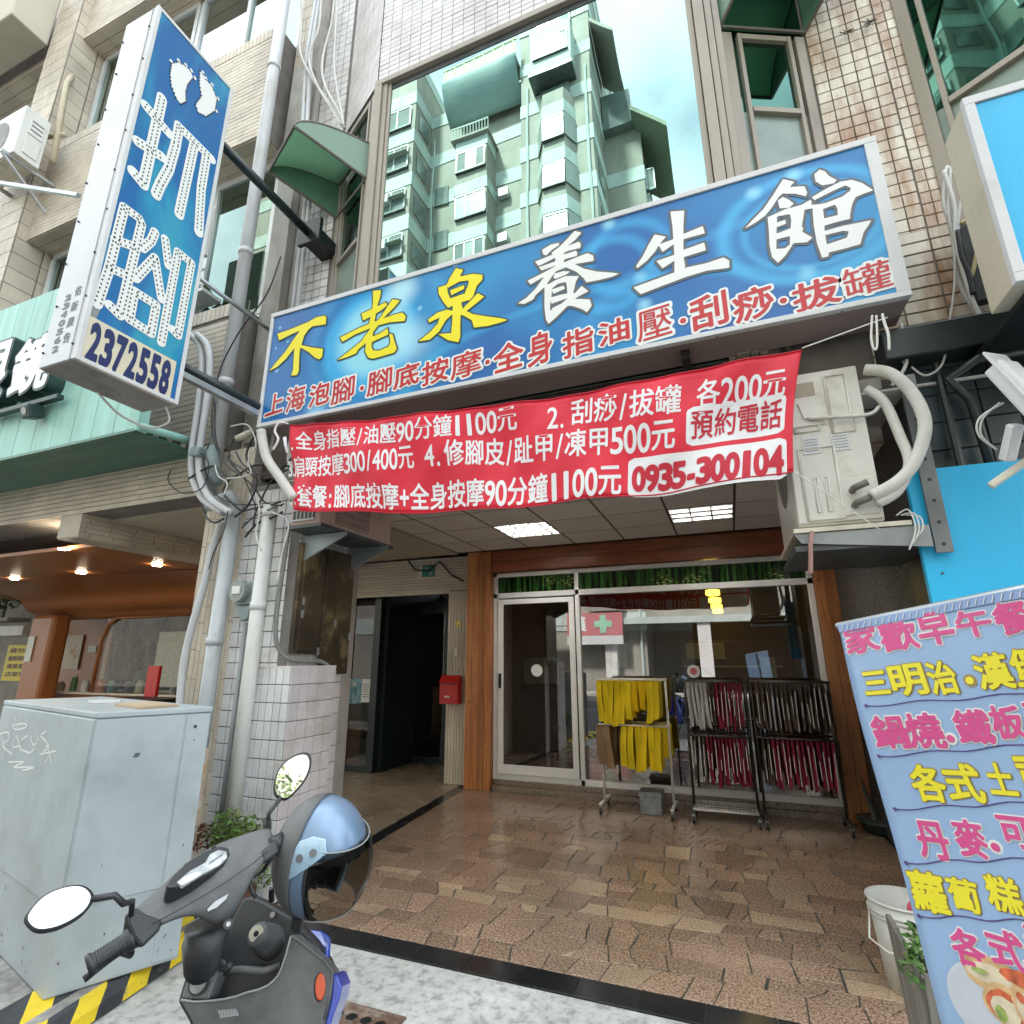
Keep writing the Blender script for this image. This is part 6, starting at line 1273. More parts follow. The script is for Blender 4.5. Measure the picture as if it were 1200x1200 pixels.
wire([(-3.16, 3.22, 2.6), (-3.17, 3.20, 1.85), (-3.14, 3.24, 1.62), (-3.07, 3.35, 1.55), (-3.05, 3.6, 1.54), (-3.0, 3.72, 1.45)], .016, mat('grey_cable', (.20, .20, .18), .6), 'thick grey cable curving under the stained metal cabinet', n=8)
# left AC, hung over the passage
la = thing('pink_stained_air_conditioner', 'faded pinkish air conditioner with a dirty grille hung under the left end of the banner', 'air conditioner', (-2.9, 3.6, 2.55))
m_acp = mat('faded_pink_casing', (.58, .42, .36), .5, var=.08, stain=(.4, .3, .24), sscale=3, sth=.62)
G().box(-3.07, -2.78, 3.13, 4.06, 2.55, 2.985).build('casing', m_acp, la, bevel=.012)
m_grd = mat('rusty_dirty_fins', (.20, .115, .075), .8, var=.5, scale=18, stain=(.06, .035, .025), sscale=9, sth=.5)
G().box(-2.781, -2.774, 3.30, 3.72, 2.585, 2.97).build('fin_block', m_grd, la)
g = G()
for k in range(22): g.box(-2.776, -2.768, 3.30+.02*k, 3.304+.02*k, 2.585, 2.97)
for k in range(7): g.box(-2.777, -2.767, 3.30, 3.72, 2.59+.06*k, 2.594+.06*k)
g.build('grille_wires', m_acp, la, kind='stuff')
G().box(-3.04, -2.84, 3.123, 3.131, 2.585, 2.75).build('front_fins', m_steeld, la)
g = G()
for k in range(6): g.box(-3.04+.038*k, -3.034+.038*k, 3.117, 3.123, 2.585, 2.75)
g.box(-3.05, -2.83, 3.115, 3.124, 2.58, 2.592); g.box(-3.05, -2.83, 3.115, 3.124, 2.66, 2.668); g.build('front_grille', m_white, la)
G().box(-3.10, -2.76, 3.12, 4.08, 2.525, 2.549).build('base_tray', m_steeld, la)
for k, y in enumerate((3.33, 3.9)):
    G().prism([(-3.118, y, 2.52), (-2.70, y, 2.52), (-2.70, y, 2.49), (-3.118, y, 2.30)], (0, .02, 0)).build('gusset_bracket', mat('zinc_bracket', (.30, .34, .35), .45, metal=.5, var=.25, scale=4), la, bevel=.002)
# right AC, end-on to the street
ra = thing('tall_air_conditioner', 'tall cream air conditioner seen end-on with service panels, right of the red banner', 'air conditioner', (.6, 3.5, 2.2))
A0, A1, AY, AZ0, AZ1 = .405, .80, 3.15, 2.225, 3.115
G().box(A0, A1, AY+.012, 4.0, AZ0, AZ1).build('casing', m_ac, ra, bevel=.012)
G().box(A0+.004, A1-.004, AY, AY+.012, AZ0+.015, AZ1-.012).build('end_panel', m_ac, ra, bevel=.004)
def rib(x0, x1, z0, z1, w=.008):
    g = G()
    g.tube([(x0, AY-.001, z0), (x1, AY-.001, z0), (x1, AY-.001, z1), (x0, AY-.001, z1), (x0, AY-.001, z0)], w, 6); g.build('pressed_rib', m_ac, ra, smooth=True)
rib(A0+.05, A0+.17, AZ0+.53, AZ1-.06); rib(A0+.23, A0+.33, AZ0+.50, AZ1-.05); rib(A0+.05, A0+.22, AZ0+.03, AZ0+.43); rib(A0+.10, A0+.12, AZ0+.07, AZ0+.26, .004); rib(A0+.15, A0+.17, AZ0+.07, AZ0+.26, .004)
G().box(A0+.04, A0+.20, AY-.010, AY-.001, AZ1-.33, AZ1-.05).build('service_cover', m_ac, ra, bevel=.004)
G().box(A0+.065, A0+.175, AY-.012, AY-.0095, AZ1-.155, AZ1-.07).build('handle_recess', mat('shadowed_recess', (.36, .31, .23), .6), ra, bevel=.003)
G().prism([(A0+.08, AY-.011, AZ1-.19), (A0+.15, AY-.011, AZ1-.185), (A0+.14, AY-.011, AZ1-.28), (A0+.10, AY-.011, AZ1-.29)], (0, -.008, 0)).build('cable_clamp', m_ac, ra, bevel=.003)
for x in (.075, .215): 
    o = G().box(A0+x, A0+x+.085, AY-.004, AY-.001, AZ0+.40 if x > .1 else AZ0+.40, AZ0+.50).build('sticker', m_white, ra); g = G()
    for k in range(5): g.box(A0+x+.008, A0+x+.075, AY-.0055, AY-.004, AZ0+.415+.016*k, AZ0+.419+.016*k)
    g.build('print_lines', mat('grey_print', (.25, .25, .25), .5), o)
G().box(A0+.22, A1-.02, AY-.008, AY-.001, AZ0+.04, AZ0+.24).build('valve_panel', m_ac, ra, bevel=.004)
for z in (.17, .09): G().tube([(A0+.27, AY-.008, AZ0+z), (A0+.27, AY-.06, AZ0+z), (A0+.33, AY-.07, AZ0+z+.02)], .018, 8).build('valve', m_hoodf, ra, smooth=True)
G().disc((A0-.0005, 3.55, AZ0+.45), (-1, 0, 0), .24, 28).build('fan_grille', mat('fan_dark_grey', (.22, .21, .19), .6, var=.2), ra)
G().box(A0-.03, A1+.10, AY-.02, 4.0, AZ0-.035, AZ0-.012).build('base_tray', m_cream, ra)
G().prism([(A0-.03, AY-.01, AZ0-.04), (.97, AY-.01, AZ0-.04), (.97, AY-.01, AZ0-.15), (A0, AY-.01, AZ0-.09)], (0, .012, 0)).build('bracket_plate', mat('dull_zinc_plate', (.26, .27, .265), .5, metal=.4, var=.2, scale=4), ra)
G().box(A0-.03, 1.02, AY+.01, 3.9, AZ0-.13, AZ0-.10).build('bracket_arm', m_steeld, ra)
G().box(.98, 1.05, AY, AY+.02, AZ0-.18, 3.0).build('slotted_angle', mat('dark_zinc', (.16, .17, .17), .5, metal=.4, var=.2), ra)
for k in range(10): G().disc((1.015, AY-.001, AZ0-.14+.11*k), (0, -1, 0), .009, 10).build('slot', m_black, ra)
m_hose = mat('wrapped_white_hose', (.62, .60, .54), .6, var=.12, stain=(.42, .38, .3), sscale=6, sth=.6)
wire([(.83, 3.13, 3.06), (.93, 3.10, 3.00), (1.0, 3.08, 2.86), (1.02, 3.07, 2.68), (.95, 3.07, 2.5), (.86, 3.07, 2.40), (.74, 3.08, 2.34)], .030, m_hose, 'outer, longer wrapped white hose looping beside the tall air conditioner', 'hose', 12, 'hose')
wire([(.83, 3.16, 2.96), (.89, 3.14, 2.86), (.92, 3.12, 2.66), (.93, 3.10, 2.50), (.86, 3.09, 2.36), (.76, 3.09, 2.30)], .024, m_hose, 'inner, shorter wrapped white hose beside the tall air conditioner', 'hose', 12, 'hose')
wire([(A0+.12, 3.13, AZ1-.29), (A0+.25, 3.12, AZ1-.31), (A0+.4, 3.12, AZ1-.32), (.86, 3.13, AZ1-.28)], .010, m_hose, 'thin wrapped cable crossing the end panel of the tall air conditioner')
for i in range(3): wire([(.84+.02*i, 3.13, 2.24), (.89+.02*i, 3.11, 2.26-.02*i), (.90+.015*i, 3.10, 2.16), (.86+.02*i, 3.11, 2.06+.03*i)], .004, m_wcab, ('left', 'middle', 'right')[i]+' of the loose white wires tied to the end of the bracket', grp='loose wires at the bracket')
wire([(.46, 3.13, 2.19), (.44, 3.1, 2.12), (.43, 3.1, 2.04), (.42, 3.1, 1.97)], .012, mat('faded_red_rag', (.35, .2, .17), .9), 'twisted faded rag hanging from the air conditioner bracket', 'rag', name='rag')

# ------------------------------------------------------------ right-hand unit
rp = thing('slate_tiled_pillar', 'pillar faced with dark slate tiles between the air conditioner and the blue panel', 'pillar', (1.4, 3.6, 0))
G().box(1.06, 2.9, 3.35, 3.9, 0, 3.28).build('pillar_core', m_black, rp)
field_of_tiles(rp, 'slate_tile', m_tile_d, None, (1.06, 3.35, 2.30), X_, Z_, -Y_, 1.1, .98, .155, .16, .007, .01)
field_of_tiles(rp, 'pale_tile', m_tile_w, None, (1.06, 3.35, .0), X_, Z_, -Y_, 1.1, 2.28, .16, .19, .007, .01)
G().box(.95, 2.9, 3.18, 3.36, 3.12, 3.30).build('dark_lintel', mat('dark_green_black_metal', (.02, .028, .026), .35, var=.3), rp, bevel=.01)
G().tube([(1.20, 3.28, 2.3), (1.20, 3.28, 3.1)], .02, 8).build('downpipe', MAT['dark_green_black_metal'], rp); G().tube([(1.32, 3.26, 2.3), (1.30, 3.26, 2.85), (1.22, 3.24, 2.98), (1.35, 3.2, 3.05), (1.6, 3.2, 3.05)], .024, 8).build('bent_pipe', MAT['dark_green_black_metal'], rp, smooth=True)
m_cyan = mat('cyan_print', (.02, .46, .78), .38, var=.07, scale=1.4, stain=(.03, .38, .64), sscale=2.4, sth=.60, ssoft=.2, stretch=(1.5, 1, .4), rvar=.12)
cp = thing('blank_cyan_panel', 'blank bright blue panel board on the right, above the menu banner', 'panel', (1.5, 3.2, 1.7))
G().box(.935, 2.2, 3.20, 3.24, 1.55, 2.485).build('board', m_cyan, cp, bevel=.003)
for z in (1.95, 2.2): G().tube([(1.0, 3.199, z), (1.0, 3.196, z)], .006, 8).build('screw', m_steeld, cp)
cs2 = thing('cyan_light_box', 'blank cyan light box sign with a cream metal side, upper right edge', 'sign', (1.8, 2.7, 3.1))
G().box(1.285, 2.6, 2.61, 2.84, 3.09, 4.10).build('box', mat('cream_sheet_metal', (.56, .50, .38), .5, var=.06, stain=(.42, .36, .25), sscale=3, sth=.62), cs2, bevel=.006)
G().box(1.325, 2.55, 2.595, 2.602, 3.135, 4.055).build('cyan_face', m_cyan, cs2)
g = G(); g.box(1.28, 2.6, 2.585, 2.62, 3.085, 3.13); g.box(1.28, 2.6, 2.585, 2.62, 4.06, 4.105); g.box(1.28, 1.322, 2.585, 2.62, 3.13, 4.06); g.build('white_frame', m_white, cs2, bevel=.003)
G().box(1.35, 2.6, 2.66, 3.3, 3.06, 3.088).build('support_frame', m_black, cs2)
# next bay to the right, leaning forward to the street
q0, q1 = Vector((1.56, 3.62, 0)), Vector((2.25, 3.15, 0))
rbw = thing('right_bay_window', 'green glazed bay window of the next unit behind the cyan light box', 'bay window', (1.9, 3.4, 3.5))
side_window(q0, q1, 1, 3.5, 5.05, 9.0, rbw)
G().prism([(1.56, 3.63, 9.0), (2.25, 3.16, 9.0), (4, 3.16, 9.0), (4, 3.63, 9)], (0, 0, 3)).build('wall_above', m_grout_l, rbw)
G().box(2.25, 5, 3.16, 3.6, 3.4, 12).build('bay_front', m_gdark, rbw)
# cctv
cc = thing('security_camera', 'white boxed security camera on an arm at the right edge above the blue panel', 'security camera', (1.3, 2.9, 2.7))
ca, cb = at(1172, 430, 'y', 2.86), at(1240, 500, 'y', 2.74); d = (cb-ca).normalized()
G().bar(ca, cb, .11, .085).build('camera_housing', m_white, cc, bevel=.012); G().bar(ca-d*.03+Z_*.045, cb+Z_*.045, .13, .012).build('sun_shield', m_white, cc, bevel=.003)
pm_ = at(1190, 497, 'y', 2.86); G().bar(pm_, at(1180, 540, 'y', 2.95), .05, .05).build('joint', m_white, cc, bevel=.01); G().bar(at(1160, 570, 'y', 3.0), at(1215, 532, 'y', 2.95), .05, .03).build('mount_arm', m_cream, cc, bevel=.006)
G().tube([ca, ca-d*.004], .03, 12).build('lens', m_black, cc)
for i in range(2): wire([at(1172+4*i, 472, 'y', 2.88), at(1152-4*i, 490, 'y', 2.9), at(1150-3*i, 510, 'y', 2.92), at(1168, 527, 'y', 2.95)], .005, m_wcab, ('inner', 'outer')[i]+' of the two white wires looping from the security camera')
# cable bundles on the right facade
for i, pth in enumerate((((1110, 195), (1106, 235), (1116, 275), (1124, 330), (1140, 360), (1166, 398)), ((1115, 195), (1112, 250), (1122, 290), (1136, 345), (1150, 372), (1180, 420)), ((1118, 200), (1128, 225), (1122, 260), (1128, 310), (1144, 362), (1172, 402)), ((1106, 200), (1118, 240), (1120, 280), (1132, 330), (1148, 370), (1176, 415)))):
    wire([S3(*p, 3.27-.012*i) for p in pth], .011, m_wcab, ('first', 'second', 'third', 'fourth')[i]+' from the left of the grey white cables bundled beside the cyan light box')
wire([S3(*p, 3.24) for p in ((1126, 262), (1140, 258), (1146, 285), (1142, 310), (1138, 325))], .011, m_ycab, 'yellowed cable looping out of the bundle beside the cyan light box')
wire([S3(*p, 3.24) for p in ((1121, 282), (1119, 310), (1118, 340), (1112, 380), (1105, 425), (1085, 440), (1068, 430))], .006, m_wcab, 'thin pale cable hanging in a long curve left of the cable bundle')
wire([S3(*p, 3.22) for p in ((1122, 270), (1127, 300), (1135, 320), (1140, 345))], .012, m_black, 'short thick black cable in the middle of the right cable bundle')
wire([S3(*p, 3.22) for p in ((1056, 380), (1060, 410), (1062, 425), (1055, 440), (1045, 452))], .010, m_wcab, 'white pipe end and wire hanging below the right end of the sign')
g = G(); p = S3(1118, 200, 3.25)
wbx = tag(G().box(1.44, 1.56, 3.27, 3.33, 3.42, 3.92).build('open_cable_trunk', mat('dark_open_trunking', (.05, .05, .05), .6, var=.3), bevel=.004), 'open dark cable trunking behind the cable bundle', 'cable trunking')
# bird-nest like rusty bolt stains on the tile column
for i, (x, y) in enumerate(((993, 38), (1018, 26))):
    g = G(); c = at(x, y, 'y', 3.59)
    for k in range(26): a = random.uniform(0, 6.28); r_ = random.uniform(.02, .07); g.tube([c+Vector((random.uniform(-.02, .02), 0, random.uniform(-.01, .01))), c+Vector((r_*math.cos(a), -.01, r_*.7*math.sin(a)-.01))], .0025, 4)
    tag(g.build('torn_twine', m_hoodf), ('left', 'right')[i]+' of the two dark clumps of rusted twine on the stained tile column', 'twine')

# ------------------------------------------------------------ grey utility cabinet
m_cab = mat('pale_grey_blue_paint', (.37, .415, .425), .45, var=.08, scale=2.2, stain=(.28, .31, .31), sscale=3.6, sth=.63, ssoft=.16, bump=.10, bscale=9, rvar=.1)
uc = thing('utility_cabinet', 'large pale grey blue utility cabinet with white graffiti at the lower left', 'utility cabinet', (-3.3, 2.3, .085))
C0 = Vector((-3.02, 1.93, 0)); er = Vector((.45, .893, 0)).normalized(); el = Vector((-.97, .24, 0)).normalized(); LR, LL = .53, 1.6; CZ0, CZ1 = .085, 1.30
P4 = [C0, C0+er*LR, C0+er*LR+el*LL, C0+el*LL]
G().prism([p+Z_*CZ0 for p in P4], (0, 0, CZ1-.03-CZ0)).build('body', m_cab, uc, bevel=.008)
cen = (P4[0]+P4[2])/2
G().prism([cen+(p-cen)*1.012+Z_*(CZ1-.0295) for p in P4], (0, 0, .03)).build('roof', m_cab, uc, bevel=.006)
nr = Vector((er.y, -er.x, 0)); nl = Vector((el.y, -el.x, 0)); nl = nl if nl.y < 0 else -nl; nr = nr if nr.x > 0 else -nr
def ell2(c, a, b, r1, r2, n=8): return [c+a*r1*math.cos(2*math.pi*k/n)+b*r2*math.sin(2*math.pi*k/n) for k in range(n)]
def on_side(g, o_, e, n, s0, s1, z0, z1, t): a, b = o_+e*s0, o_+e*s1; g.prism([a+Z_*z0, b+Z_*z0, b+Z_*z1, a+Z_*z1], n*t)
g = G(); on_side(g, C0, er, nr, .006, LR*.76, .43, CZ1-.036, .006); g.build('side_door', m_cab, uc, bevel=.003)
g = G(); on_side(g, C0, er, nr, LR*.775, LR-.004, .10, CZ1-.036, .004); g.build('hinge_strip', m_cab, uc, bevel=.002)
g = G(); on_side(g, C0, el, nl, .006, LL-.01, .43, CZ1-.036, .006); g.build('front_door', m_cab, uc, bevel=.003)
p = C0+er*LR*.86+Z_*1.2+nr*.006; G().tube([p, p+nr*.004], .008, 12).build('keyhole', m_black, uc)
p = C0+er*LR*.38+Z_*1.08+nr*.007; G().obox(p, er*.012, nr*.001, Z_*.010+er*.004).build('small_mark', m_steeld, uc)
m_rs = mat('rust_speck', (.16, .075, .035), .8, var=.3)
for k in range(26):
    s_, z_ = random.random(), random.choice((random.uniform(.10, .22), random.uniform(.1, 1.26))); rr = random.uniform(.0018, .005)
    if k % 2: p = C0+er*LR*.95*s_+nr*.0068
    else: p = C0+el*LL*.5*s_+nl*.0068
    nn_ = nr if k % 2 else nl; G().prism(ell2(p+Z_*z_, nn_.cross(Z_), Z_, rr, rr*random.uniform(1, 3)), nn_*.0008).build('rust_speck', m_rs, uc)
# graffiti: single brush lines read off the panel
def onpl(x, y, P, n):
    d_ = CR*((x-600)/FOC)-CU*((y-600)/FOC)+CF; return CO+d_*((P-CO).dot(n)/d_.dot(n))
GP = C0+nl*.0075
gs = [[(2,892),(5,878),(3,865)], [(-3,862),(8,858),(11,866),(3,873),(14,884)], [(14,884),(19,862),(24,882)], [(15,876),(24,874)], [(33,862),(25,868),(25,878),(34,882)], [(36,862),(39,873),(46,866)], [(44,858),(42,875),(33,884)], [(54,857),(48,862),(54,869),(57,876),(50,881)], [(15,850),(28,848),(31,852),(18,855),(15,850)], [(10,893),(28,893),(16,899),(40,899),(26,903)], [(48,897),(55,874),(60,894)], [(46,884),(66,880)], [(62,878),(52,895)], [(18,845),(18,838)]]
g = G()
def spl(P):
    P = [Vector(p) for p in P]; out = []
    for i in range(len(P)-1):
        p0, p1, p2, p3 = P[max(i-1, 0)], P[i], P[i+1], P[min(i+2, len(P)-1)]
        for k in range(6): t = k/6; out.append(.5*((2*p1)+(p2-p0)*t+(2*p0-5*p1+4*p2-p3)*t*t+(3*p1-p0-3*p2+p3)*t**3))
    return out+[P[-1]]
for ch in gs:
    L_p = spl([onpl(x, y, GP, nl) for x, y in ch]); n_p = len(L_p)
    for a_, b_ in zip(L_p[:-1], L_p[1:]): w_ = (b_-a_).cross(nl).normalized()*random.uniform(.0036, .0052); g.add([a_-w_, b_-w_, b_+w_, a_+w_], [(0, 1, 2, 3)])
    g.build('graffiti_stroke', m_wprint, uc); g = G()
tag(G().prism([C0+el*.45+er*.22+Z_*1.302, C0+el*.06+er*.2+Z_*1.302, C0+el*.10+er*.40+Z_*1.302, C0+el*.50+er*.42+Z_*1.302], (0, 0, .012)).build('cardboard_sheet', mat('cardboard', (.46, .34, .22), .8)), 'flat piece of brown cardboard lying on top of the grey cabinet', 'cardboard')
tag(G().prism([C0+el*.95+er*.25+Z_*1.302, C0+el*.75+er*.22+Z_*1.302, C0+el*.72+er*.34+Z_*1.302, C0+el*.9+er*.40+Z_*1.302], (0, 0, .010)).build('crumpled_paper', m_white), 'crumpled white paper lying on top of the grey cabinet', 'paper')
# shrub at the pillar foot
sh = thing('small_shrub', 'small bushy green plant with a few brown leaves at the foot of the tiled pillar', 'shrub', (-3.2, 3.02, 0))
g = G(); leaves(g, (-3.16, 2.98, .48), .14, 420, .020, (1.1, .8, 1)); leaves(g, (-3.02, 3.0, .46), .12, 320, .019); leaves(g, (-2.88, 3.04, .30), .09, 140, .02, (1, 1, 1.4)); g.build('foliage', m_leaf, sh)
g = G(); leaves(g, (-3.32, 2.96, .44), .09, 160, .02); g.build('brown_foliage', mat('brown_leaf', (.15, .06, .03), .7, rnd=.4, island=True), sh)
g = G()
for k in range(8): g.tube([(-3.1+random.uniform(-.05, .05), 3.05, 0), (-3.1+random.uniform(-.2, .15), 3.04+random.uniform(-.08, .08), .5)], .006, 5)
g.build('stems', m_hoodf, sh); G().tube([(-3.1, 3.05, -.0), (-3.1, 3.05, .14)], [.09, .12], 14).build('pot', mat('terracotta', (.14, .07, .045), .8), sh)

# ------------------------------------------------------------ street menu banner (near right)
B0 = at(983, 733, 'y', 1.6); e1 = Vector((.702, -.702, .122)).normalized(); e2 = Vector((.10, -.10, -1)); e2 = (e2-e1*e2.dot(e1)).normalized(); bn_ = e1.cross(e2).normalized(); bn_ = bn_ if bn_.y < 0 else -bn_
def mb_(u, v):
    p = B0+e1*u+e2*v; w = .006*math.sin(v*9+u*5)+.004*math.sin(u*23+v*4); sway = -.012*math.sin(v*2.3)
    return p+bn_*w+e1*sway*(1-min(u/.15, 1))
def muv(x, y):
    d_ = CR*((x-600)/FOC)-CU*((y-600)/FOC)+CF; p = CO+d_*((B0-CO).dot(bn_)/d_.dot(bn_)); q = p-B0; return q.dot(e1), q.dot(e2)
_muv = muv
def proj(p):
    d_ = p-CO; return 600+FOC*d_.dot(CR)/d_.dot(CF), 600-FOC*d_.dot(CU)/d_.dot(CF)
def muv(x, y):
    u, v = tu, tv = _muv(x, y)
    for _ in range(5): cu_, cv_ = _muv(*proj(mb_(u, v))); u += tu-cu_; v += tv-cv_
    return u, v
mn = thing('menu_banner', 'pale blue hanging street banner listing breakfast dishes, near the camera at the right', 'banner', tuple(B0-Z_*1.5))
m_mb = mat('pale_blue_banner_vinyl', (.31, .45, .66), .42, var=.05, scale=1.6, bump=.1, bscale=30)
G().grid(lambda u, v: mb_(u*.62, v*1.52), 30, 60).build('vinyl', m_mb, mn, smooth=True, solid=.001)
G().grid(lambda u, v: mb_(u*.62, v*.018)+bn_*.003, 30, 2).build('top_hem', mat('hem_blue', (.26, .36, .58), .5), mn, solid=.002)
g = G()
for k in range(40): a = mb_(.01+.015*k, .016)+bn_*.0055; b = mb_(.017+.015*k, .003)+bn_*.0055; g.tube([a, b], .0009, 4)
g.build('stitches', m_wprint, mn, kind='stuff')
G().tube([mb_(-.01, .0)-bn_*.008, mb_(.63, .0)-bn_*.008], .009, 8).build('top_rod', m_steel, mn); G().tube([mb_(.31, 0)-bn_*.02, mb_(.31, 1.55)-bn_*.03], .012, 8).build('pole', m_steel, mn)
pb_ = mb_(.31, 1.55); G().bar((pb_.x-.3, pb_.y+.05, .01), (pb_.x+.3, pb_.y+.05, .01), .06, .03).build('base', m_steeld, mn); G().bar((pb_.x, pb_.y-.2, .012), (pb_.x, pb_.y+.3, .012), .06, .03).build('base', m_steeld, mn)
m_mp = mat('magenta_print', (.68, .08, .26), .45, var=0); m_my = mat('menu_yellow_print', (.86, .74, .03), .45, var=0); m_mo = mat('ochre_outline_print', (.36, .26, .09), .45, var=0); m_mpu = mat('purple_line_print', (.10, .06, .22), .45, var=0)
MR = [('p', [('家',991,1029,731,765),('歡',1032,1075,728,762),('早',1076,1117,717,755),('午',1121,1162,714,746),('餐',1166,1210,705,743)]),
 ('y', [('三',1013,1041,787,813),('明',1045,1085,779,814),('治',1089,1121,775,813),('.',1133,1142,792,803),('漢',1144,1185,766,807),('堡',1187,1230,760,803)]),
 ('p', [('鍋',1024,1063,839,876),('燒',1064,1105,836,876),('.',1110,1120,860,871),('鐵',1121,1162,832,871),('板',1163,1200,827,865),('麵',1205,1246,820,862)]),
 ('y', [('各',1070,1107,897,938),('式',1110,1150,896,938),('土',1158,1188,895,930),('司',1196,1235,888,928)]),
 ('p', [('丹',1077,1111,964,1005),('麥',1121,1155,962,1003),('.',1162,1173,987,998),('可',1174,1210,958,993),('頌',1214,1252,955,993)]),
 ('y', [('蘿',1070,1108,1023,1067),('蔔',1114,1147,1031,1066),('糕',1159,1196,1029,1067)]),
 ('p', [('各',1118,1153,1091,1131),('式',1161,1200,1092,1133),('漢',1206,1246,1090,1133)])]
gp, gy_, gwo, go = G(), G(), G(), G()
for kind, row_ in MR:
    for ch, x0, x1, y0, y1 in row_:
        (ua, va), (ub, vb) = muv(x0, (y0+y1)/2), muv(x1, (y0+y1)/2); vc0 = muv((x0+x1)/2, y1)[1]; vc1 = muv((x0+x1)/2, y0)[1]
        f = lambda u, v, o_: mb_(ua+(ub-ua)*u, vc0+(vc1-vc0)*v-.0)+bn_*o_
        gi, gout = (gp, gwo) if kind == 'p' else (gy_, go)
        if ch == '.':
            for gg, r_, o_ in ((gi, .0075, .0035), (gout, .0125, .0018)): gg.disc(f(.5, .5, o_), bn_, r_, 14)
            continue
        text_geo(gout, ch, lambda u, v: f(u, v, .0018), .068 if kind == 'p' else .06, 44); text_geo(gi, ch, lambda u, v: f(u, v, .0035), .028, 44)
gwo.build('white_outline_print', m_wprint, mn); gp.build('pink_print', m_mp, mn); go.build('ochre_outline_print', m_mo, mn); gy_.build('yellow_print', m_my, mn)
g = G()
for (xa, ya), (xb_, yb) in (((1016, 827), (1215, 812)), ((1031, 886), (1215, 872)), ((1050, 948), (1215, 940)), ((1063, 1011), (1215, 1006)), ((1078, 1073), (1215, 1080))):
    (ua, va), (ub, vb) = muv(xa, ya), muv(xb_, yb); g.tube([mb_(ua+(ub-ua)*k/12, va+(vb-va)*k/12+.003*math.sin(k*1.1))+bn_*.0022 for k in range(13)], .0011, 4); g.disc(mb_(ua, va)+bn_*.004, bn_, .0042, 12)
g.build('divider_lines', m_mpu, mn)
def blobp(cx, cy, rx, ry, n=26, j=.0, off=.002):
    (u, v) = muv(cx, cy); (u2, _), (_, v2) = muv(cx+rx, cy), muv(cx, cy+ry); a, b = abs(u2-u), abs(v2-v)
    return [mb_(u+a*math.cos(2*math.pi*k/n)*(1+random.uniform(-j, j)), v+b*math.sin(2*math.pi*k/n)*(1+random.uniform(-j, j)))+bn_*off for k in range(n)]
def flat(pts): g = G(); g.add(pts, [tuple(range(len(pts)))]); return g
flat(blobp(1160, 1180, 45, 48)).build('plate_print', mat('plate_grey_white', (.56, .58, .62), .4, var=.02), mn)
m_food = [mat('bread_print', (.66, .42, .2), .5, var=.25, scale=40), mat('filling_print', (.60, .13, .05), .5, var=.4, scale=60), mat('lettuce_print', (.30, .38, .10), .5, var=.4, scale=60), mat('crumb_print', (.72, .60, .42), .5, var=.15, scale=50)]
for k, (cx, cy, rx, ry, mi_) in enumerate(((1165, 1143, 34, 20, 0), (1160, 1141, 26, 11, 3), (1195, 1146, 20, 9, 1), (1183, 1180, 26, 24, 0), (1181, 1181, 20, 19, 1), (1181, 1184, 16, 15, 3), (1176, 1187, 6, 9, 2), (1205, 1180, 14, 22, 0), (1206, 1182, 10, 17, 3), (1150, 1136, 8, 3, 2), (1199, 1168, 4, 6, 1))):
    flat(blobp(cx, cy, rx, ry, 22, .08, .003+.0006*k)).build('food_print', m_food[mi_], mn)
# bucket and planter behind the banner
bk = thing('white_bucket', 'white plastic bucket with a wire handle and a pink cloth inside, behind the menu banner', 'bucket', (.66, 3.62, 0))
m_bkt = mat('worn_white_bucket', (.62, .61, .55), .45, var=.07, stain=(.34, .30, .22), sscale=6, sth=.62)
G().tube([(.68, 3.62, 0), (.68, 3.62, .39)], [.12, .155], 28, cap=False).build('bucket_wall', m_bkt, bk, smooth=True, solid=.004)
G().tube([(.68, 3.62, .0), (.68, 3.62, .01)], .118, 24).build('bucket_bottom', m_bkt, bk)
for z, r_ in ((.385, .160), (.34, .157), (.32, .155)): G().tube([(.68+r_*math.cos(a*math.pi/14), 3.62+r_*math.sin(a*math.pi/14), z) for a in range(29)], .006, 6).build('rim', m_bkt, bk, smooth=True)
G().tube([(.68-.157, 3.60, .33), (.62-.13, 3.50, .24), (.55, 3.45, .21), (.66, 3.46, .19)], .005, 6).build('handle', m_bkt, bk, smooth=True)
tag(G().ball((.74, 3.55, .36), .065, 12, 8, (1, .8, .9)).build('pink_cloth', mat('pink_cloth', (.62, .10, .16), .9, bump=.6, bscale=30), smooth=True), 'crumpled pink cloth hanging over the rim of the white bucket', 'cloth')
tag(G().tube([(.68, 3.62, .25), (.68, 3.62, .27)], .138, 24).build('brown_water', mat('brown_soil', (.16, .12, .08), .6, var=.3)), 'dark brown soil inside the white bucket', 'soil')
pn = thing('planter_box', 'weathered grey wooden planter with leafy green herbs between the bucket and the banner', 'planter', (.62, 2.6, 0))
m_pw = wood_mat('weathered_grey_wood', (.20, .18, .15), (.11, .10, .08), 'z', .8)
for k in range(3): G().prism([(.49+.004*k, 2.45+.13*k, 0), (.49+.004*k, 2.575+.13*k, 0), (.455+.004*k, 2.575+.13*k, .58), (.455+.004*k, 2.45+.13*k, .58)], (.02, 0, 0)).build('board', m_pw, pn, bevel=.003)
for k in range(3): G().box(.48+.12*k, .592+.12*k, 2.43, 2.449, 0, .56).build('board', m_pw, pn, bevel=.003)
g = G(); leaves(g, (.53, 2.50, .61), .085, 170, .020, (1, 1, .8)); leaves(g, (.47, 2.46, .56), .05, 60, .018); leaves(g, (.62, 2.6, .60), .10, 150, .02)
g.build('foliage', mat('herb_leaf', (.08, .17, .03), .5, var=.25, rnd=.3, island=True), pn)
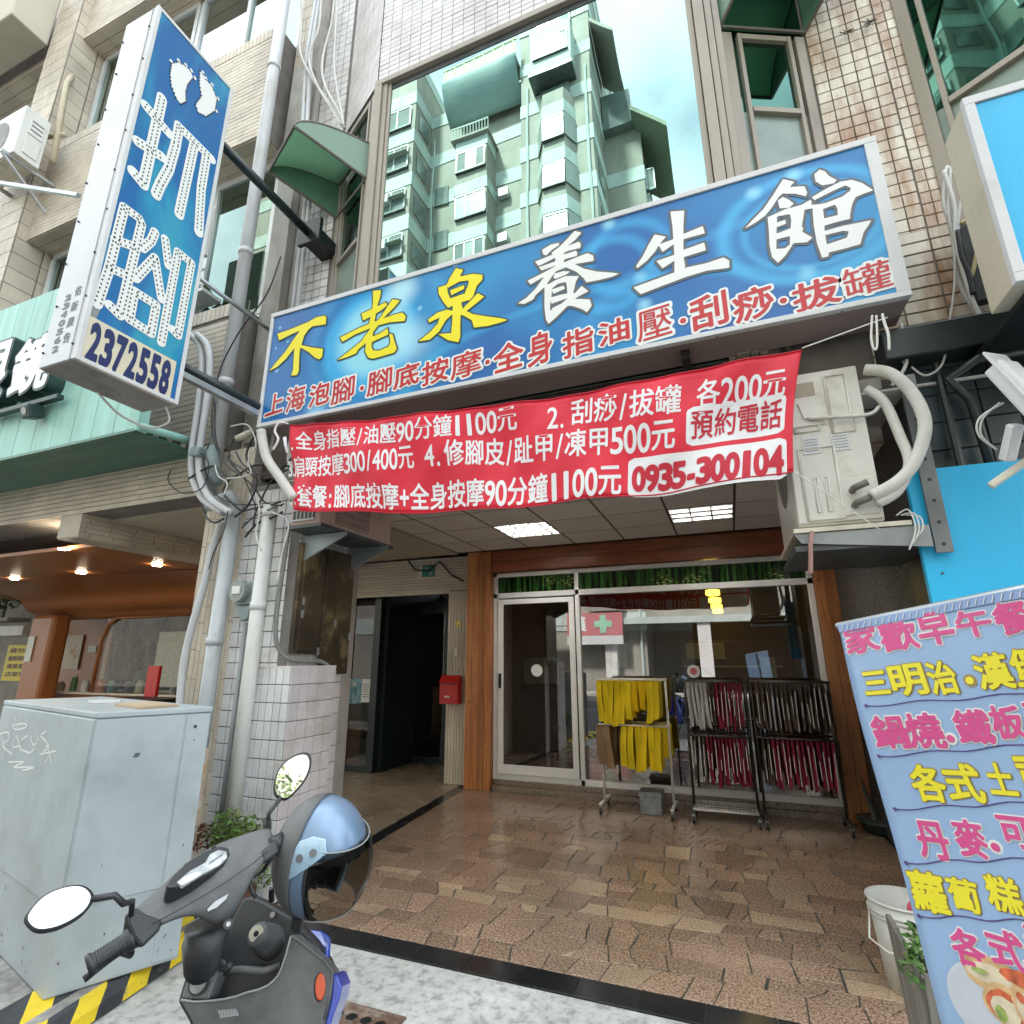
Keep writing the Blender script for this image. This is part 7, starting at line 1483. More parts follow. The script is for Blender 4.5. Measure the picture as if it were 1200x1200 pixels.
# drain grate
dg_ = thing('drain_grate', 'rusty iron drain grate with round holes, set in the pale concrete', 'drain grate', (-1.75, 2.45, 0))
m_rust = mat('rusty_iron', (.15, .085, .06), .75, metal=.2, var=.4, scale=12, bump=.6, bscale=60, stain=(.42, .36, .30), sscale=9, sth=.60)
gx0, gx1, gy0, gy1 = -2.06, -1.52, 2.22, 2.56
fr_ = G(); fr_.box(gx0, gx1, gy0, gy0+.03, -.02, .004); fr_.box(gx0, gx1, gy1-.03, gy1, -.02, .004); fr_.box(gx0, gx0+.03, gy0+.03, gy1-.03, -.02, .004); fr_.box(gx1-.03, gx1, gy0+.03, gy1-.03, -.02, .004)
fr_.build('grate_frame', m_rust, dg_, bevel=.003); G().box(gx0+.03, gx1-.03, gy0+.03, gy1-.03, -.03, -.001).build('grate_plate', m_rust, dg_)
for i in range(6):
    for j in range(3):
        c = Vector((gx0+.08+.076*i+.03*(j % 2), gy0+.08+.085*j, 0)); 
        G().tube([c-Z_*.003, c+Z_*.004], [.030, .026], 14, cap=False).build('hole_rim', m_rust, dg_, smooth=True); G().disc(c+Z_*.0008, (0, 0, 1), .025, 14, up=(0, 1, 0)).build('hole', m_black, dg_)
# ------------------------------------------------------------ scooter in the foreground (leaning on its side stand)
m_sgrey = mat('scuffed_grey_plastic', (.088, .09, .092), .5, var=.16, scale=9, bump=.14, bscale=260, stain=(.20, .20, .19), sscale=7, sth=.60, ssoft=.2, rvar=.08)
m_sdark = mat('black_grained_plastic', (.030, .031, .033), .42, var=.15, scale=8, bump=.12, bscale=300)
m_srim = mat('worn_silver_edge', (.30, .31, .31), .4, var=.1)
m_sblue = mat('blue_scooter_paint', (.02, .06, .42), .2, var=.03, coat=.8)
m_chrome = mat('brushed_chrome', (.30, .30, .30), .35, metal=.8, var=.05)
m_mirror = mat('mirror_face', (.92, .93, .95), .015, metal=1., var=.0)
sc = thing('motor_scooter', 'grey scooter seen from the rider side, with a helmet on it, at the bottom left', 'scooter', (-1.2, 1.15, 0))
hl, hr = Vector((-1.19, .90, 1.03)), Vector((-1.046, 1.129, 1.14)); hx = (hr-hl).normalized(); hf = Vector((-hx.y, hx.x, 0)).normalized()   # forward of the bars
def zline(x, dz=0):
    t = (x-150)/(323-150); return 1.035+.10*t+dz
T = [(150,1071),(166,1055),(192,1033),(216,1008),(248,987),(277,977),(301,970),(321,965)]
Cc = [(153,1088),(172,1076),(202,1060),(230,1043),(257,1028),(281,1013),(304,999),(323,984)]
Bb = [(158,1106),(187,1090),(212,1079),(235,1079),(252,1100),(281,1079),(291,1036),(325,997)]
rows = []
Cp = [at(x, y, 'z', zline(x)) for x, y in Cc]
Tp = [onpl(x, y, Cp[i]+hf*.0, (hf*-.45+Z_*.9).normalized()) for i, (x, y) in enumerate(T)]
Bp = [onpl(x, y, Cp[i]-hf*.0, (hf*-.93+Z_*.35).normalized()) for i, (x, y) in enumerate(Bb)]
Mp = [(a*.5+b*.5)+(-hf*.012) for a, b in zip(Cp, Bp)]; T2 = [(a*.6+b*.4)+Z_*.006 for a, b in zip(Tp, Cp)]
Tb = [a+hf*.03-Z_*.03 for a in Tp]; Bk = [b+hf*.10+Z_*.01 for b in Bp]
rows = [Bk, Bp, Mp, Cp, T2, Tp, Tb, Bk]
g = G(); n_ = len(Cp); vs = [p for r_ in rows for p in r_]
g.add(vs, [(j*n_+i, j*n_+i+1, (j+1)*n_+i+1, (j+1)*n_+i) for j in range(len(rows)-1) for i in range(n_-1)]+[tuple(j*n_ for j in range(len(rows)-1)), tuple(j*n_+n_-1 for j in range(len(rows)-1))[::-1]])
hc = g.build('handlebar_cover', m_sgrey, sc, smooth=True, subd=2, weld=True)
md = hc.modifiers[0]
# dashboard lens
pn_ = (hf*-.45+Z_*.9).normalized(); P_d = Tp[3]*.5+Cp[3]*.5+pn_*.016
def onp(x, y, P, n): return onpl(x, y, P, n)
def plate(pts, P, n, t, name, m, parent, bevel=.002, back=.004, smooth=False):
    q = [onpl(x, y, P, n)-n*back for x, y in pts]; return G().prism(q, n*(t+back)).build(name, m, parent, bevel=bevel, smooth=smooth)
dash = [(194,1040),(201,1031),(220,1013),(240,1001),(258,995),(267,997),(269,1004),(262,1015),(248,1025),(226,1036),(206,1043),(196,1044)]
plate(dash, P_d, pn_, .008, 'dash_bezel', m_sdark, hc, .003, .03)
lens = [(207,1035),(222,1022),(240,1012),(246,1002),(256,997),(265,999),(266,1006),(258,1014),(244,1022),(230,1029),(213,1040)]
plate(lens, P_d+pn_*.008, pn_, .003, 'dash_lens', mat('dusty_display_glass', (.50, .52, .52), .15, var=.25, scale=30, stain=(.25, .27, .28), sscale=25, sth=.5), hc, .001)
plate([(209,1035),(222,1025),(230,1022),(237,1024),(228,1030),(213,1038)], P_d+pn_*.012, pn_, .001, 'display', m_white, hc, .0005)
g = G(); 
for k in range(7): g.tube([onpl(245+2.4*k, 1013-1.6*k, P_d+pn_*.0125, pn_), onpl(247+2.4*k, 1009-1.6*k, P_d+pn_*.0125, pn_)], .0006, 4)
g.build('gauge_marks', m_sdark, hc, kind='stuff')
for x, y in ((219, 1014), (251, 994)): p = onpl(x, y, P_d+pn_*.0, pn_); G().tube([p-pn_*.02, p+pn_*.001], .0055, 12).build('screw_hole', m_black, hc)
pn2 = (hf*-.93+Z_*.35).normalized(); P_f = Cp[4]*.4+Bp[4]*.6-hf*.016
plate([(242,1066),(252,1056),(268,1047),(265,1054),(254,1064),(243,1069)], P_f, pn2, .004, 'silver_emblem', m_chrome, hc, .001)
for x, y, r_ in ((267, 1083, .009),): p = onpl(x, y, P_f, pn2); G().tube([p-pn2*.006, p+pn2*.003], r_, 14).build('screw_recess', m_sdark, hc); G().tube([p, p+pn2*.0045], r_*.5, 10).build('screw_head', m_chrome, hc)
q_ = [Cp[i]*.93+Bp[i]*.07-hf*.004+Z_*.004 for i in range(1, 7)]
q_ = [onpl(x, y, Cp[4]-hf*.012, pn2) for x, y in ((178, 1083), (210, 1066), (240, 1049), (270, 1030), (296, 1012), (312, 999))]
G().tube(q_, .0011, 6).build('panel_seam', m_sdark, hc, smooth=True)
for pts_ in (((300, 1018), (292, 1034), (296, 1046), (300, 1052)),):
    G().tube([onpl(x, y, Cp[3]+hf*.03, pn2) for x, y in pts_], .0042, 8).build('brake_hose', m_sdark, sc, smooth=True)
# switch clusters
for pts, P, nn in (([(147,1072),(158,1063),(170,1072),(190,1079),(186,1091),(165,1112),(155,1100),(148,1084)], Cp[0]-hf*.01, pn2), ([(303,1000),(322,984),(325,991),(326,1000),(307,1014)], Cp[7]-hf*.012, pn2)):
    plate(pts, P, nn, .014, 'switch_housing', m_sdark, hc, .006, .03)
for x, y in ((158, 1071), (173, 1083), (176, 1093)):
    plate([(x-6, y), (x+5, y-6), (x+8, y-2), (x-3, y+5)], Cp[0]+pn2*.010, pn2, .010, 'switch', m_sgrey, hc, .002)
for x, y in ((313, 993), (315, 1003)): plate([(x-6, y+2), (x+5, y-6), (x+7, y-2), (x-4, y+6)], Cp[7]+pn2*.008, pn2, .010, 'switch', m_sgrey, hc, .002)
# left grip and brake lever
ga, gb = onpl(158, 1097, Cp[0], pn2), onpl(102, 1133, Cp[0], pn2); gd = (gb-ga).normalized()
G().tube([ga, ga+gd*.01, ga+gd*.02, ga.lerp(gb, .5), gb-gd*.012, gb-gd*.008, gb], [.021, .021, .0165, .0155, .0165, .020, .019], 18).build('grip', m_sdark, sc, smooth=True)
g = G()
for k in range(12): c = ga.lerp(gb, .2+.058*k); g.tube([c-gd*.0012, c+gd*.0012], .0172, 16)
g.build('grip_ribs', m_sdark, sc, kind='stuff')
G().tube([ga-pn2*.02+Z_*-.03, onpl(140, 1116, Cp[0]-pn2*.01, pn2), onpl(118, 1133, Cp[0]-pn2*.02, pn2), onpl(98, 1148, Cp[0]-pn2*.02, pn2)], [.008, .006, .0055, .007], 10).build('brake_lever', m_sdark, sc, smooth=True)
# right bar end toward the helmet
ra_ = Cp[7]-hx*.01; rb_ = ra_+hx*.03; G().tube([ra_-Z_*.01, rb_-Z_*.01], [.02, .018], 14).build('throttle_collar', m_sdark, sc, smooth=True); G().tube([rb_-Z_*.01, rb_+hx*.05-Z_*.01], .0165, 14).build('grip', m_sdark, sc, smooth=True)
G().tube([ra_-Z_*.03, at(318, 1006, 'z', 1.10), at(308, 1020, 'z', 1.07), at(296, 1028, 'z', 1.04)], .005, 8).build('brake_cable', m_sdark, sc, smooth=True)
# mirrors
def mirror(pts, P, n, stem, name_l):
    t = G(); q = [onpl(x, y, P, n) for x, y in pts]; c = sum(q, Vector())/len(q); k = len(q)
    m1 = [c+(p-c)*1.05+n*.000 for p in q]; m2 = [c+(p-c)*.97-n*.016 for p in q]; m3 = [c+(p-c)*.6-n*.028 for p in q]; fr0 = [c+(p-c)*.95+n*.003 for p in q]
    t.add(fr0+m1+m2+m3, [(j*k+i, j*k+(i+1) % k, (j+1)*k+(i+1) % k, (j+1)*k+i) for j in range(3) for i in range(k)]+[tuple(range(3*k, 4*k)), tuple(range(k))[::-1]])
    o = t.build('mirror_housing', m_sdark, sc, smooth=True, weld=True, bevel=0); o.data.polygons.foreach_set('use_smooth', [True]*len(o.data.polygons))
    G().add([c+(p-c)*.93+n*.0045 for p in q], [tuple(range(k))]).build('mirror_glass', m_mirror, o)
    G().tube(stem, .0052, 10).build('mirror_stem', m_sdark, sc, smooth=True); return o
def smooth_pts(pts):
    out = []; n = len(pts)
    for i in range(n):
        p0, p1, p2, p3 = pts[i-1], pts[i], pts[(i+1) % n], pts[(i+2) % n]
        for k in range(4):
            t = k/4; out.append(tuple(.5*((2*p1[a])+(p2[a]-p0[a])*t+(2*p0[a]-5*p1[a]+4*p2[a]-p3[a])*t*t+(3*p1[a]-p0[a]-3*p2[a]+p3[a])*t**3) for a in (0, 1)))
    return out
nL = Vector((.69, -.45, .56)).normalized(); PL = at(75, 1064, 'z', 1.17)
lm = smooth_pts([(30,1080),(35,1067),(52,1050),(76,1040),(97,1039),(108,1049),(104,1063),(90,1076),(66,1088),(42,1091)])
mirror(lm, PL, nL, [onpl(106, 1054, PL, nL), onpl(126, 1054, PL, nL)+hx*.01, onpl(146, 1051, PL, nL)-Z_*.01, at(155, 1056, 'z', 1.10), Cp[0]*.8+Tp[0]*.2+Z_*.006], 'l')
G().tube([Cp[0]*.8+Tp[0]*.2-Z_*.01, Cp[0]*.8+Tp[0]*.2+Z_*.018], .0105, 12).build('mirror_socket', m_sdark, sc)
nR = Vector((.52, -.80, .20)).normalized(); PR = at(343, 908, 'z', 1.26)
rm = smooth_pts([(322,930),(324,908),(334,893),(349,884),(361,884),(364,896),(358,913),(346,928),(334,937)])
mirror(rm, PR, nR, [onpl(330, 934, PR, nR), onpl(322, 944, PR, nR), at(315, 953, 'z', 1.19), at(313, 966, 'z', 1.15)], 'r')
G().tube([at(313, 972, 'z', 1.12), at(313, 962, 'z', 1.155)], .0105, 12).build('mirror_socket', m_sdark, sc)
# leg shield: nearer pocket panel and the recess behind it
LS = Vector((-1.03, 1.36, .79)); LSL = Vector((-1.367, 1.206, .73)); la_ = (LS-LSL).normalized(); bf = Vector((-.39, .92, 0)).normalized()
mm_ = (-bf*.93+Z_*.36); mm_ = (mm_-la_*mm_.dot(la_)).normalized()
outer = [(288,1052),(300,1050),(316,1057),(345,1074),(371,1101),(387,1124),(393,1138),(391,1160),(384,1185),(372,1235),(352,1290),(262,1290),(240,1235),(225,1196),(212,1173),(219,1150),(227,1121),(236,1095),(262,1102)]
plate(outer, LS-mm_*.075, mm_, .02, 'leg_shield', m_sdark, sc, .008, .03)
pocket = [(212,1172),(246,1173),(262,1171),(290,1163),(314,1155),(326,1143),(334,1122),(341,1098),(345,1095),(358,1106),(380,1124),(392,1138),(388,1170),(376,1222),(352,1285),(262,1285),(240,1235),(225,1196)]
plate(pocket, LS, mm_, .006, 'pocket_panel', m_sgrey, sc, .006, .05)
g = G(); q = [onpl(x, y, LS+mm_*.007, mm_) for x, y in ((212,1172),(228,1174),(246,1173),(262,1171),(276,1168),(290,1163),(303,1160),(314,1155),(321,1149),(326,1143),(330,1134),(334,1122),(338,1108),(341,1097))]
g.tube(q, .0028, 6); g.build('pocket_rim', m_srim, sc, smooth=True)
g = G(); q = [onpl(x, y, LS+mm_*.004, mm_) for x, y in ((341,1097),(352,1104),(366,1115),(380,1126),(390,1139),(386,1168),(380,1195))]; g.tube(q, .004, 6); g.build('panel_edge', m_sgrey, sc, smooth=True)
# round port on the left pod, hook, key cylinder, lower well
pod = [(212,1171),(218,1150),(228,1122),(240,1120),(254,1128),(257,1140),(250,1158),(245,1172)]
plate(pod, LS-mm_*.004, mm_, .003, 'side_pod', mat('lighter_grey_plastic', (.15, .155, .16), .5, var=.08, bump=.08, bscale=250), sc, .006, .06)
c = onpl(234, 1152, LS+mm_*.001, mm_); G().tube([c, c+mm_*.008], .0245, 24).build('port_ring', m_sdark, sc); G().tube([c+mm_*.006, c+mm_*.011], .0195, 24).build('port_cap', mat('dusty_cap', (.27, .28, .27), .5, var=.3, scale=40), sc)
k0_ = onpl(301, 1094, LS-mm_*.0, mm_)
kd_ = mm_; k1_ = k0_+(onpl(309, 1108, LS, mm_)-k0_)*1.0-kd_*.08
G().tube([k0_+(k1_-k0_)*1.1, k0_+(k1_-k0_)*.5, k0_+(k1_-k0_)*.08, k0_], [.045, .036, .029, .026], 24).build('key_boss', m_sgrey, sc, smooth=True)
G().tube([k0_, k0_+kd_*.004], .0185, 24).build('key_plate', mat('worn_key_plate', (.52, .48, .38), .45, metal=.2, var=.2, scale=30), sc); G().tube([k0_+kd_*.004, k0_+kd_*.0055], .0065, 16).build('keyhole', m_black, sc)
h0 = onpl(254, 1124, LS-mm_*.02, mm_); G().tube([onpl(254, 1110, LS-mm_*.03, mm_), h0, onpl(258, 1133, LS+mm_*.02, mm_), onpl(267, 1136, LS+mm_*.03, mm_), onpl(272, 1129, LS+mm_*.03, mm_)], [.008, .009, .009, .008, .007], 10).build('bag_hook', m_sdark, sc, smooth=True)
c = onpl(320, 1072, LS-mm_*.05, mm_); G().tube([c, c+mm_*.006], .007, 12).build('screw_head', m_chrome, sc)
G().tube([onpl(256, 1140, LS-mm_*.045, mm_), onpl(280, 1136, LS-mm_*.03, mm_), onpl(310, 1138, LS-mm_*.03, mm_), onpl(328, 1132, LS-mm_*.04, mm_)], .009, 8).build('well_ridge', m_sgrey, sc, smooth=True)
# orange reflector and its housing
c = onpl(376, 1156, LS+mm_*.004, mm_); dn = (onpl(376, 1166, LS, mm_)-onpl(376, 1146, LS, mm_)).normalized(); wd = dn.cross(mm_)
def ell(c, a, b, ra2, rb2, n=26): return [c+a*ra2*math.cos(2*math.pi*k/n)+b*rb2*math.sin(2*math.pi*k/n) for k in range(n)]
G().prism(ell(c-mm_*.006+wd*.003, wd, dn, .0155, .030), mm_*.009).build('reflector_housing', m_sdark, sc, bevel=.003); G().prism(ell(c+mm_*.001, wd, dn, .0125, .0265), mm_*.006).build('orange_reflector', mat('orange_reflector', (.62, .07, .012), .18, var=.05, coat=.6), sc, bevel=.002)
lp = plate([(255,1184),(277,1182),(280,1190),(258,1193)], LS+mm_*.006, mm_, .0012, 'worn_label', m_srim, sc, .0005)
g = G(); 
for k in range(6): g.tube([onpl(258+3.6*k, 1191-.6*k, LS+mm_*.0085, mm_), onpl(259+3.6*k, 1184.5-.6*k, LS+mm_*.0085, mm_)], .0006, 4)
g.build('label_marks', m_sdark, lp)
# blue outer fairing on the right edge and the front body
blue = [(391,1140),(396,1143),(401,1156),(398,1172),(391,1190),(381,1222),(360,1290),(350,1290),(372,1236),(384,1190),(389,1168)]
plate(blue, LS-mm_*.006, mm_, .004, 'blue_fairing', m_sblue, sc, .004, .09)
fb = LS*.5+LSL*.5; fc = fb+bf*.16
G().grid(lambda u, v: fb+bf*.05+la_*(.19*math.cos(math.pi*u)*(-1))*(.55+.45*math.sin(math.pi*min(v+.25, 1)*.8))+bf*(.17*math.sin(math.pi*u))+Z_*(-.50+.52*v), 14, 8).build('front_body', m_sblue, sc, smooth=True, solid=.006)
cc_ = Bp[4]+hf*.09-Z_*.03; G().tube([cc_+Z_*.02, cc_-Z_*.05+hf*.01, onpl(232, 1105, LS-mm_*.12, mm_)], [.045, .036, .04], 16).build('steering_neck', m_sdark, sc, smooth=True)
# the rest of the machine, below and behind the frame edge
rear = -bf; flo = fb+rear*.02; z0 = Z_
G().prism([Vector((p.x, p.y, .27)) for p in (fb+la_*-.17+rear*.0, fb+la_*.17+rear*.0, fb+la_*.15+rear*.42, fb-la_*.15+rear*.42)], (0, 0, .06)).build('footboard', m_sdark, sc, bevel=.01)
sb = fb+rear*.45
G().grid(lambda u, v: Vector((sb.x, sb.y, 0))+rear*(.0+.60*v)+Vector((la_.x, la_.y, 0)).normalized()*(.17*math.cos(math.pi*u))*(1-.35*v)+Z_*(.30+.13*v+(.36-.08*v)*math.sin(math.pi*u)**.4), 14, 8).build('rear_body', m_sblue, sc, smooth=True, solid=.006)
G().grid(lambda u, v: Vector((sb.x, sb.y, 0))+rear*(.0+.60*v)+Vector((la_.x, la_.y, 0)).normalized()*(.14*math.cos(math.pi*u))+Z_*(.68+.03*v+.07*math.sin(math.pi*u)**.5), 12, 8).build('seat', m_sdark, sc, smooth=True, solid=.01)
for nm, c in (('front_wheel', fb+bf*.28), ('rear_wheel', sb+rear*.42)):
    c = Vector((c.x, c.y, .215)); ax_ = Vector((la_.x, la_.y, 0)).normalized(); fw = Vector((bf.x, bf.y, 0)); rim_ = G()
    ring = [c+fw*.17*math.cos(a*math.pi/12)+Z_*.17*math.sin(a*math.pi/12) for a in range(25)]
    ty = G().tube(ring, .048, 10, cap=False).build(nm, mat('rubber', (.02, .02, .02), .8), sc, smooth=True); G().tube([c-ax_*.03, c+ax_*.03], .13, 20).build('rim', m_chrome, ty)
fw_ = fb+bf*.28; G().tube([Vector((fw_.x, fw_.y, .22)), Vector((fb.x, fb.y, .62))+bf*.08], .025, 10).build('fork', m_steeld, sc, smooth=True)
G().tube([Vector((sb.x, sb.y, .3))-la_*.1, Vector((sb.x, sb.y, -.0))-la_*.24], .012, 8).build('side_stand', m_steeld, sc)
# helmet hung on the right bar end
hm = thing('blue_helmet', 'light metallic blue open face helmet with a clear visor, hung on the scooter handlebar', 'helmet', tuple(at(380, 1000, 'z', 1.05)))
HC = at(377, 1003, 'y', 1.25)
view = (HC-CO).normalized(); R_ = .113
hfx = (CR*.93-CU*.30-view*.34).normalized()      # helmet front
hup = (CU*.95+CR*.18); hup = (hup-hfx*hup.dot(hfx)).normalized(); hsd = hfx.cross(hup).normalized(); hsd = hsd if hsd.dot(view) < 0 else -hsd
def hp(x, y, z, s=1.): return HC+(hfx*x*.98+hup*y*1.24+hsd*z*.92)*R_*s
def shell(cond, s, name, m, parent, nu=72, nv=48, solid=.006):
    g = G(); vid = {}
    def P(i, j):
        a = math.pi*j/nv; b = 2*math.pi*i/nu; return (math.cos(a)*1.0, math.sin(a)*math.cos(b), math.sin(a)*math.sin(b))   # poles on the front axis
    for j in range(nv):
        for i in range(nu):
            cs_ = [P(i, j), P(i+1, j), P(i+1, j+1), P(i, j+1)]; c = [sum(q[k] for q in cs_)/4 for k in range(3)]
            if cond(*c): g.add([hp(*q, s) if q[1] > -.80 else hp(q[0], -.80-(abs(q[1])-.8)*.2, q[2], s) for q in cs_], [(0, 1, 2, 3)])
    return g.build(name, m, parent, smooth=True, solid=solid, weld=True)
m_hblue = mat('metallic_ice_blue', (.20, .29, .42), .36, metal=.35, var=.06, coat=.35)
def open_(x, y, z): return x > .20+.10*max(0, -y) and y < .30+.22*max(0, x-.3) or y < -.86
shell(lambda x, y, z: not open_(x, y, z) and x > -.16, 1.0, 'helmet_shell', m_hblue, hm)
shell(lambda x, y, z: not open_(x, y, z) and x <= -.16, 1.012, 'rear_pad', m_sgrey, hm, solid=.012)
shell(lambda x, y, z: not (x > .25 and y < .22) and y > -.84, .90, 'liner', m_sdark, hm, solid=.01)
# edge trim around the opening
pts = []
for k in range(0, 41):
    t = k/40; 
    if t < .5: s_ = t/.5; y_ = -.84+1.12*s_; x_ = .20+.10*max(0, -y_); 
    else: s_ = (t-.5)/.5; x_ = .20+.58*s_; y_ = .30+.22*max(0, x_-.3)
    zz = 1-x_*x_-y_*y_; pts.append(hp(x_, y_, math.sqrt(max(zz, 0)), 1.01))
G().tube(pts, .0045, 6).build('edge_trim', m_sdark, hm, smooth=True)
pts = [hp(x_, y_, math.sqrt(max(1-x_*x_-y_*y_, 0)), 1.012) for x_, y_ in ((-.16, -.80+1.76*k/24) for k in range(25))]
G().tube(pts, .004, 6).build('pad_edge', m_sdark, hm, smooth=True)
def pz(x_, y_, s=1.02): return hp(x_, y_, math.sqrt(max(1-x_*x_-y_*y_, 0)), s)
pp_ = [(-.16, -.02), (-.20, .34), (-.10, .56), (.16, .66), (.40, .64), (.50, .46), (.30, .30)]
def inpoly(x, y):
    c = False
    for k in range(len(pp_)):
        (ax, ay), (bx, by) = pp_[k-1], pp_[k]
        if (ay > y) != (by > y) and x < ax+(y-ay)*(bx-ax)/(by-ay): c = not c
    return c
shell(lambda x, y, z: z > 0 and inpoly(x, y), 1.03, 'visor_mount', mat('pale_ice_blue', (.42, .60, .74), .22, metal=.3, var=.03, coat=.8), hm, nu=420, nv=280, solid=.004)
for x_, y_ in ((.02, .36), (.26, .46)): a_, b_ = pz(x_, y_, 1.02), pz(x_, y_, 1.07); G().tube([a_, b_], .0085, 14).build('rivet', m_sgrey, hm)
m_visor = glass_mat('smoky_clear_visor', (.5, .5, .47), .05, .10)
g = G()
def vis(u, v):
    az = (-78+156*u)*math.pi/180; el = (-40+70*v)*math.pi/180; return hp(math.cos(el)*math.cos(az)*1.10+.02, math.sin(el)*1.0-.04, math.cos(el)*math.sin(az)*.98, 1.05)
G().grid(vis, 30, 14).build('visor', m_visor, hm, smooth=True)
for v in (0., 1.): G().tube([vis(k/30, v) for k in range(31)], .0018, 5).build('visor_edge', mat('visor_edge', (.3, .31, .3), .3), hm, smooth=True)
q = [hp(-.16+.12*k, -.83, .55-.5*k/3, 1.0) for k in range(4)]; G().obox(hp(-.08, -.92, .55), hfx*.014, hup*.022, hsd*.006).build('strap_anchor', m_sdark, hm, bevel=.003)
g = G(); g.tube([pz(-.75, -.55, 1.0), hp(-1.05, -.75, .2), hp(-1.0, -.95, .2)], .007, 6); g.build('strap', m_sdark, hm, smooth=True)
# ------------------------------------------------------------ the other side of the street (stands behind the camera; seen in glass)
random.seed(5)
m_obt = mat('grey_brown_facade_tile', (.34, .32, .275), .7, var=.12, scale=1.2, stain=(.26, .245, .21), sscale=.7, sth=.55, stretch=(1, 1, .5))
m_obl = mat('pale_facade_band', (.50, .56, .53), .7, var=.08, scale=1.5, stain=(.38, .43, .40), sscale=1, sth=.6)
m_obb = mat('balcony_rail_far', (.40, .42, .36), .6)
m_obg = mat('far_window_glass', (.16, .19, .18), .08, var=.3, scale=.8, spec=.9); m_obc = mat('curtained_window', (.27, .29, .28), .3, var=.1, scale=2)
m_obr = mat('greenish_roof_rail', (.42, .48, .24), .6)
ob = thing('opposite_apartment_tower', 'tall grey brown apartment block with pale bands, seen mirrored in the big window', 'building', (-10, -15.4, -.13))
def yb(D): return 6.6-D
def block(x0, x1, D0, D1, z0, z1, zoff=0., name='wall'):
    w_ = G().box(x0, x1, yb(D1), yb(D0), z0, z1).build(name, m_obt, ob)
    z = 3.0+zoff; k = 0
    while z < z1-.5:
        G().box(x0-.04, x1+.04, yb(D1)-.02, yb(D0)+.04, z, min(z+.95, z1)).build('floor_band', m_obl, w_); z += 3.1
    return w_
def win(x0, x1, D, z0, z1, n, par, cur=.4, side=False):
    y = yb(D); g = G(); g.box(x0, x1, y, y+.06, z0, z0+.07); g.box(x0, x1, y, y+.06, z1-.07, z1)
    for k in range(n+1): x = x0+(x1-x0)*k/n; g.box(x-.035, x+.035, y, y+.06, z0+.07, z1-.07)
    f = g.build('window', m_lwf, par); g = G(); g.box(x0-.05, x1+.05, y-.1, y+.12, z0-.12, z0-.001); g.build('sill', m_steeld, f)
    for k in range(n): G().box(x0+(x1-x0)*k/n+.035, x0+(x1-x0)*(k+1)/n-.035, y+.02, y+.03, z0+.07, z1-.07).build('pane', m_obc if random.random() < cur else m_obg, f)
wl = block(-28, -14.4, 21, 30, -.13, 38, .1); wr_ = block(-14.4, -8.0, 23, 30, -.13, 35.2, .1, 'recess_wall'); rt = block(-8.0, -3.95, 22, 30, -.13, 43, .0)
for k in range(9):
    z = 32.4-3.1*k
    if z < 6: break
    win(-17.4, -14.7, 20.94, z, z+1.5, 3, wl, .1); win(-21.5, -18.8, 20.94, z, z+1.5, 3, wl, .3); win(-25.5, -23, 20.94, z, z+1.5, 3, wl, .3)
    for x in (-14.38,): 
        G().box(x, x+.03, yb(22.6), yb(21.4), z, z+1.2).build('side_window', m_obg, wl)
bayL = G().box(-11.9, -9.95, yb(23), yb(21.7), 4, 30.6).build('bay', m_obt, ob)
for k in range(9):
    z = 28.2-3.1*k; G().box(-11.94, -9.91, yb(23), yb(21.66), z+1.55, z+2.3).build('bay_band', m_obl, bayL); win(-11.8, -10.05, 21.64, z, z+1.4, 3, bayL, .8)
g = G()
for k in range(13): g.box(-12.1+.19*k, -12.07+.19*k, yb(21.5), yb(21.47), 30.6, 31.4)
g.box(-12.1, -9.8, yb(21.52), yb(21.46), 31.35, 31.42); g.build('bay_railing', m_obl, bayL); G().box(-12.15, -9.75, yb(23), yb(21.4), 30.5, 30.62).build('bay_cap', m_obt, bayL)
par = G().grid(lambda u, v: Vector((-12.8+4.7*u, yb(22.6)+1.3*math.sin(v*math.pi*.5), 33.0+2.2*v)), 4, 10).build('curved_parapet', mat('aqua_grey_parapet', (.24, .34, .33), .6, var=.12, stretch=(.2, 1, 3)), ob, smooth=True, solid=.1)
G().box(-12.8, -8.1, yb(22.9), yb(21.3), 35.2, 35.32).build('parapet_ledge', m_obl, par)
g = G()
for k in range(8): g.box(-12.7+.64*k, -12.62+.64*k, yb(21.45), yb(21.38), 35.3, 36.3)
g.box(-12.8, -8.0, yb(21.45), yb(21.38), 36.25, 36.35); g.box(-12.8, -8.0, yb(21.43), yb(21.40), 35.4, 36.1); g.build('roof_rail', m_obr, par)
tb = G().prism([(-6.95, yb(22), 4), (-6.5, yb(21.2), 4), (-5.3, yb(21.2), 4), (-4.85, yb(22), 4)], (0, 0, 27.0)).build('bay_tower', m_obt, ob)
for k in range(8):
    z = 27.7-3.1*k; G().prism([(-6.99, yb(22), z+1.55), (-6.52, yb(21.16), z+1.55), (-5.28, yb(21.16), z+1.55), (-4.81, yb(22), z+1.55)], (0, 0, .85)).build('bay_band', m_obl, tb)
    win(-6.45, -5.35, 21.14, z, z+1.4, 2, tb, .9)
    G().prism([(-6.98, yb(21.95), z), (-6.53, yb(21.17), z), (-6.56, yb(21.13), z), (-7.02, yb(21.93), z)], (0, 0, 1.4)).build('side_pane', m_obg, tb); G().prism([(-4.82, yb(21.95), z), (-5.27, yb(21.17), z), (-5.24, yb(21.13), z), (-4.78, yb(21.93), z)], (0, 0, 1.4)).build('side_pane', m_obc, tb)
bx2 = G().box(-7.1, -4.8, yb(22), yb(21.0), 32.4, 35.6).build('box_balcony', m_obl, ob); win(-6.9, -5.0, 20.98, 33.5, 34.9, 3, bx2, .1); G().box(-7.2, -4.7, yb(22), yb(20.9), 32.2, 32.4).build('balcony_floor', m_steeld, bx2)
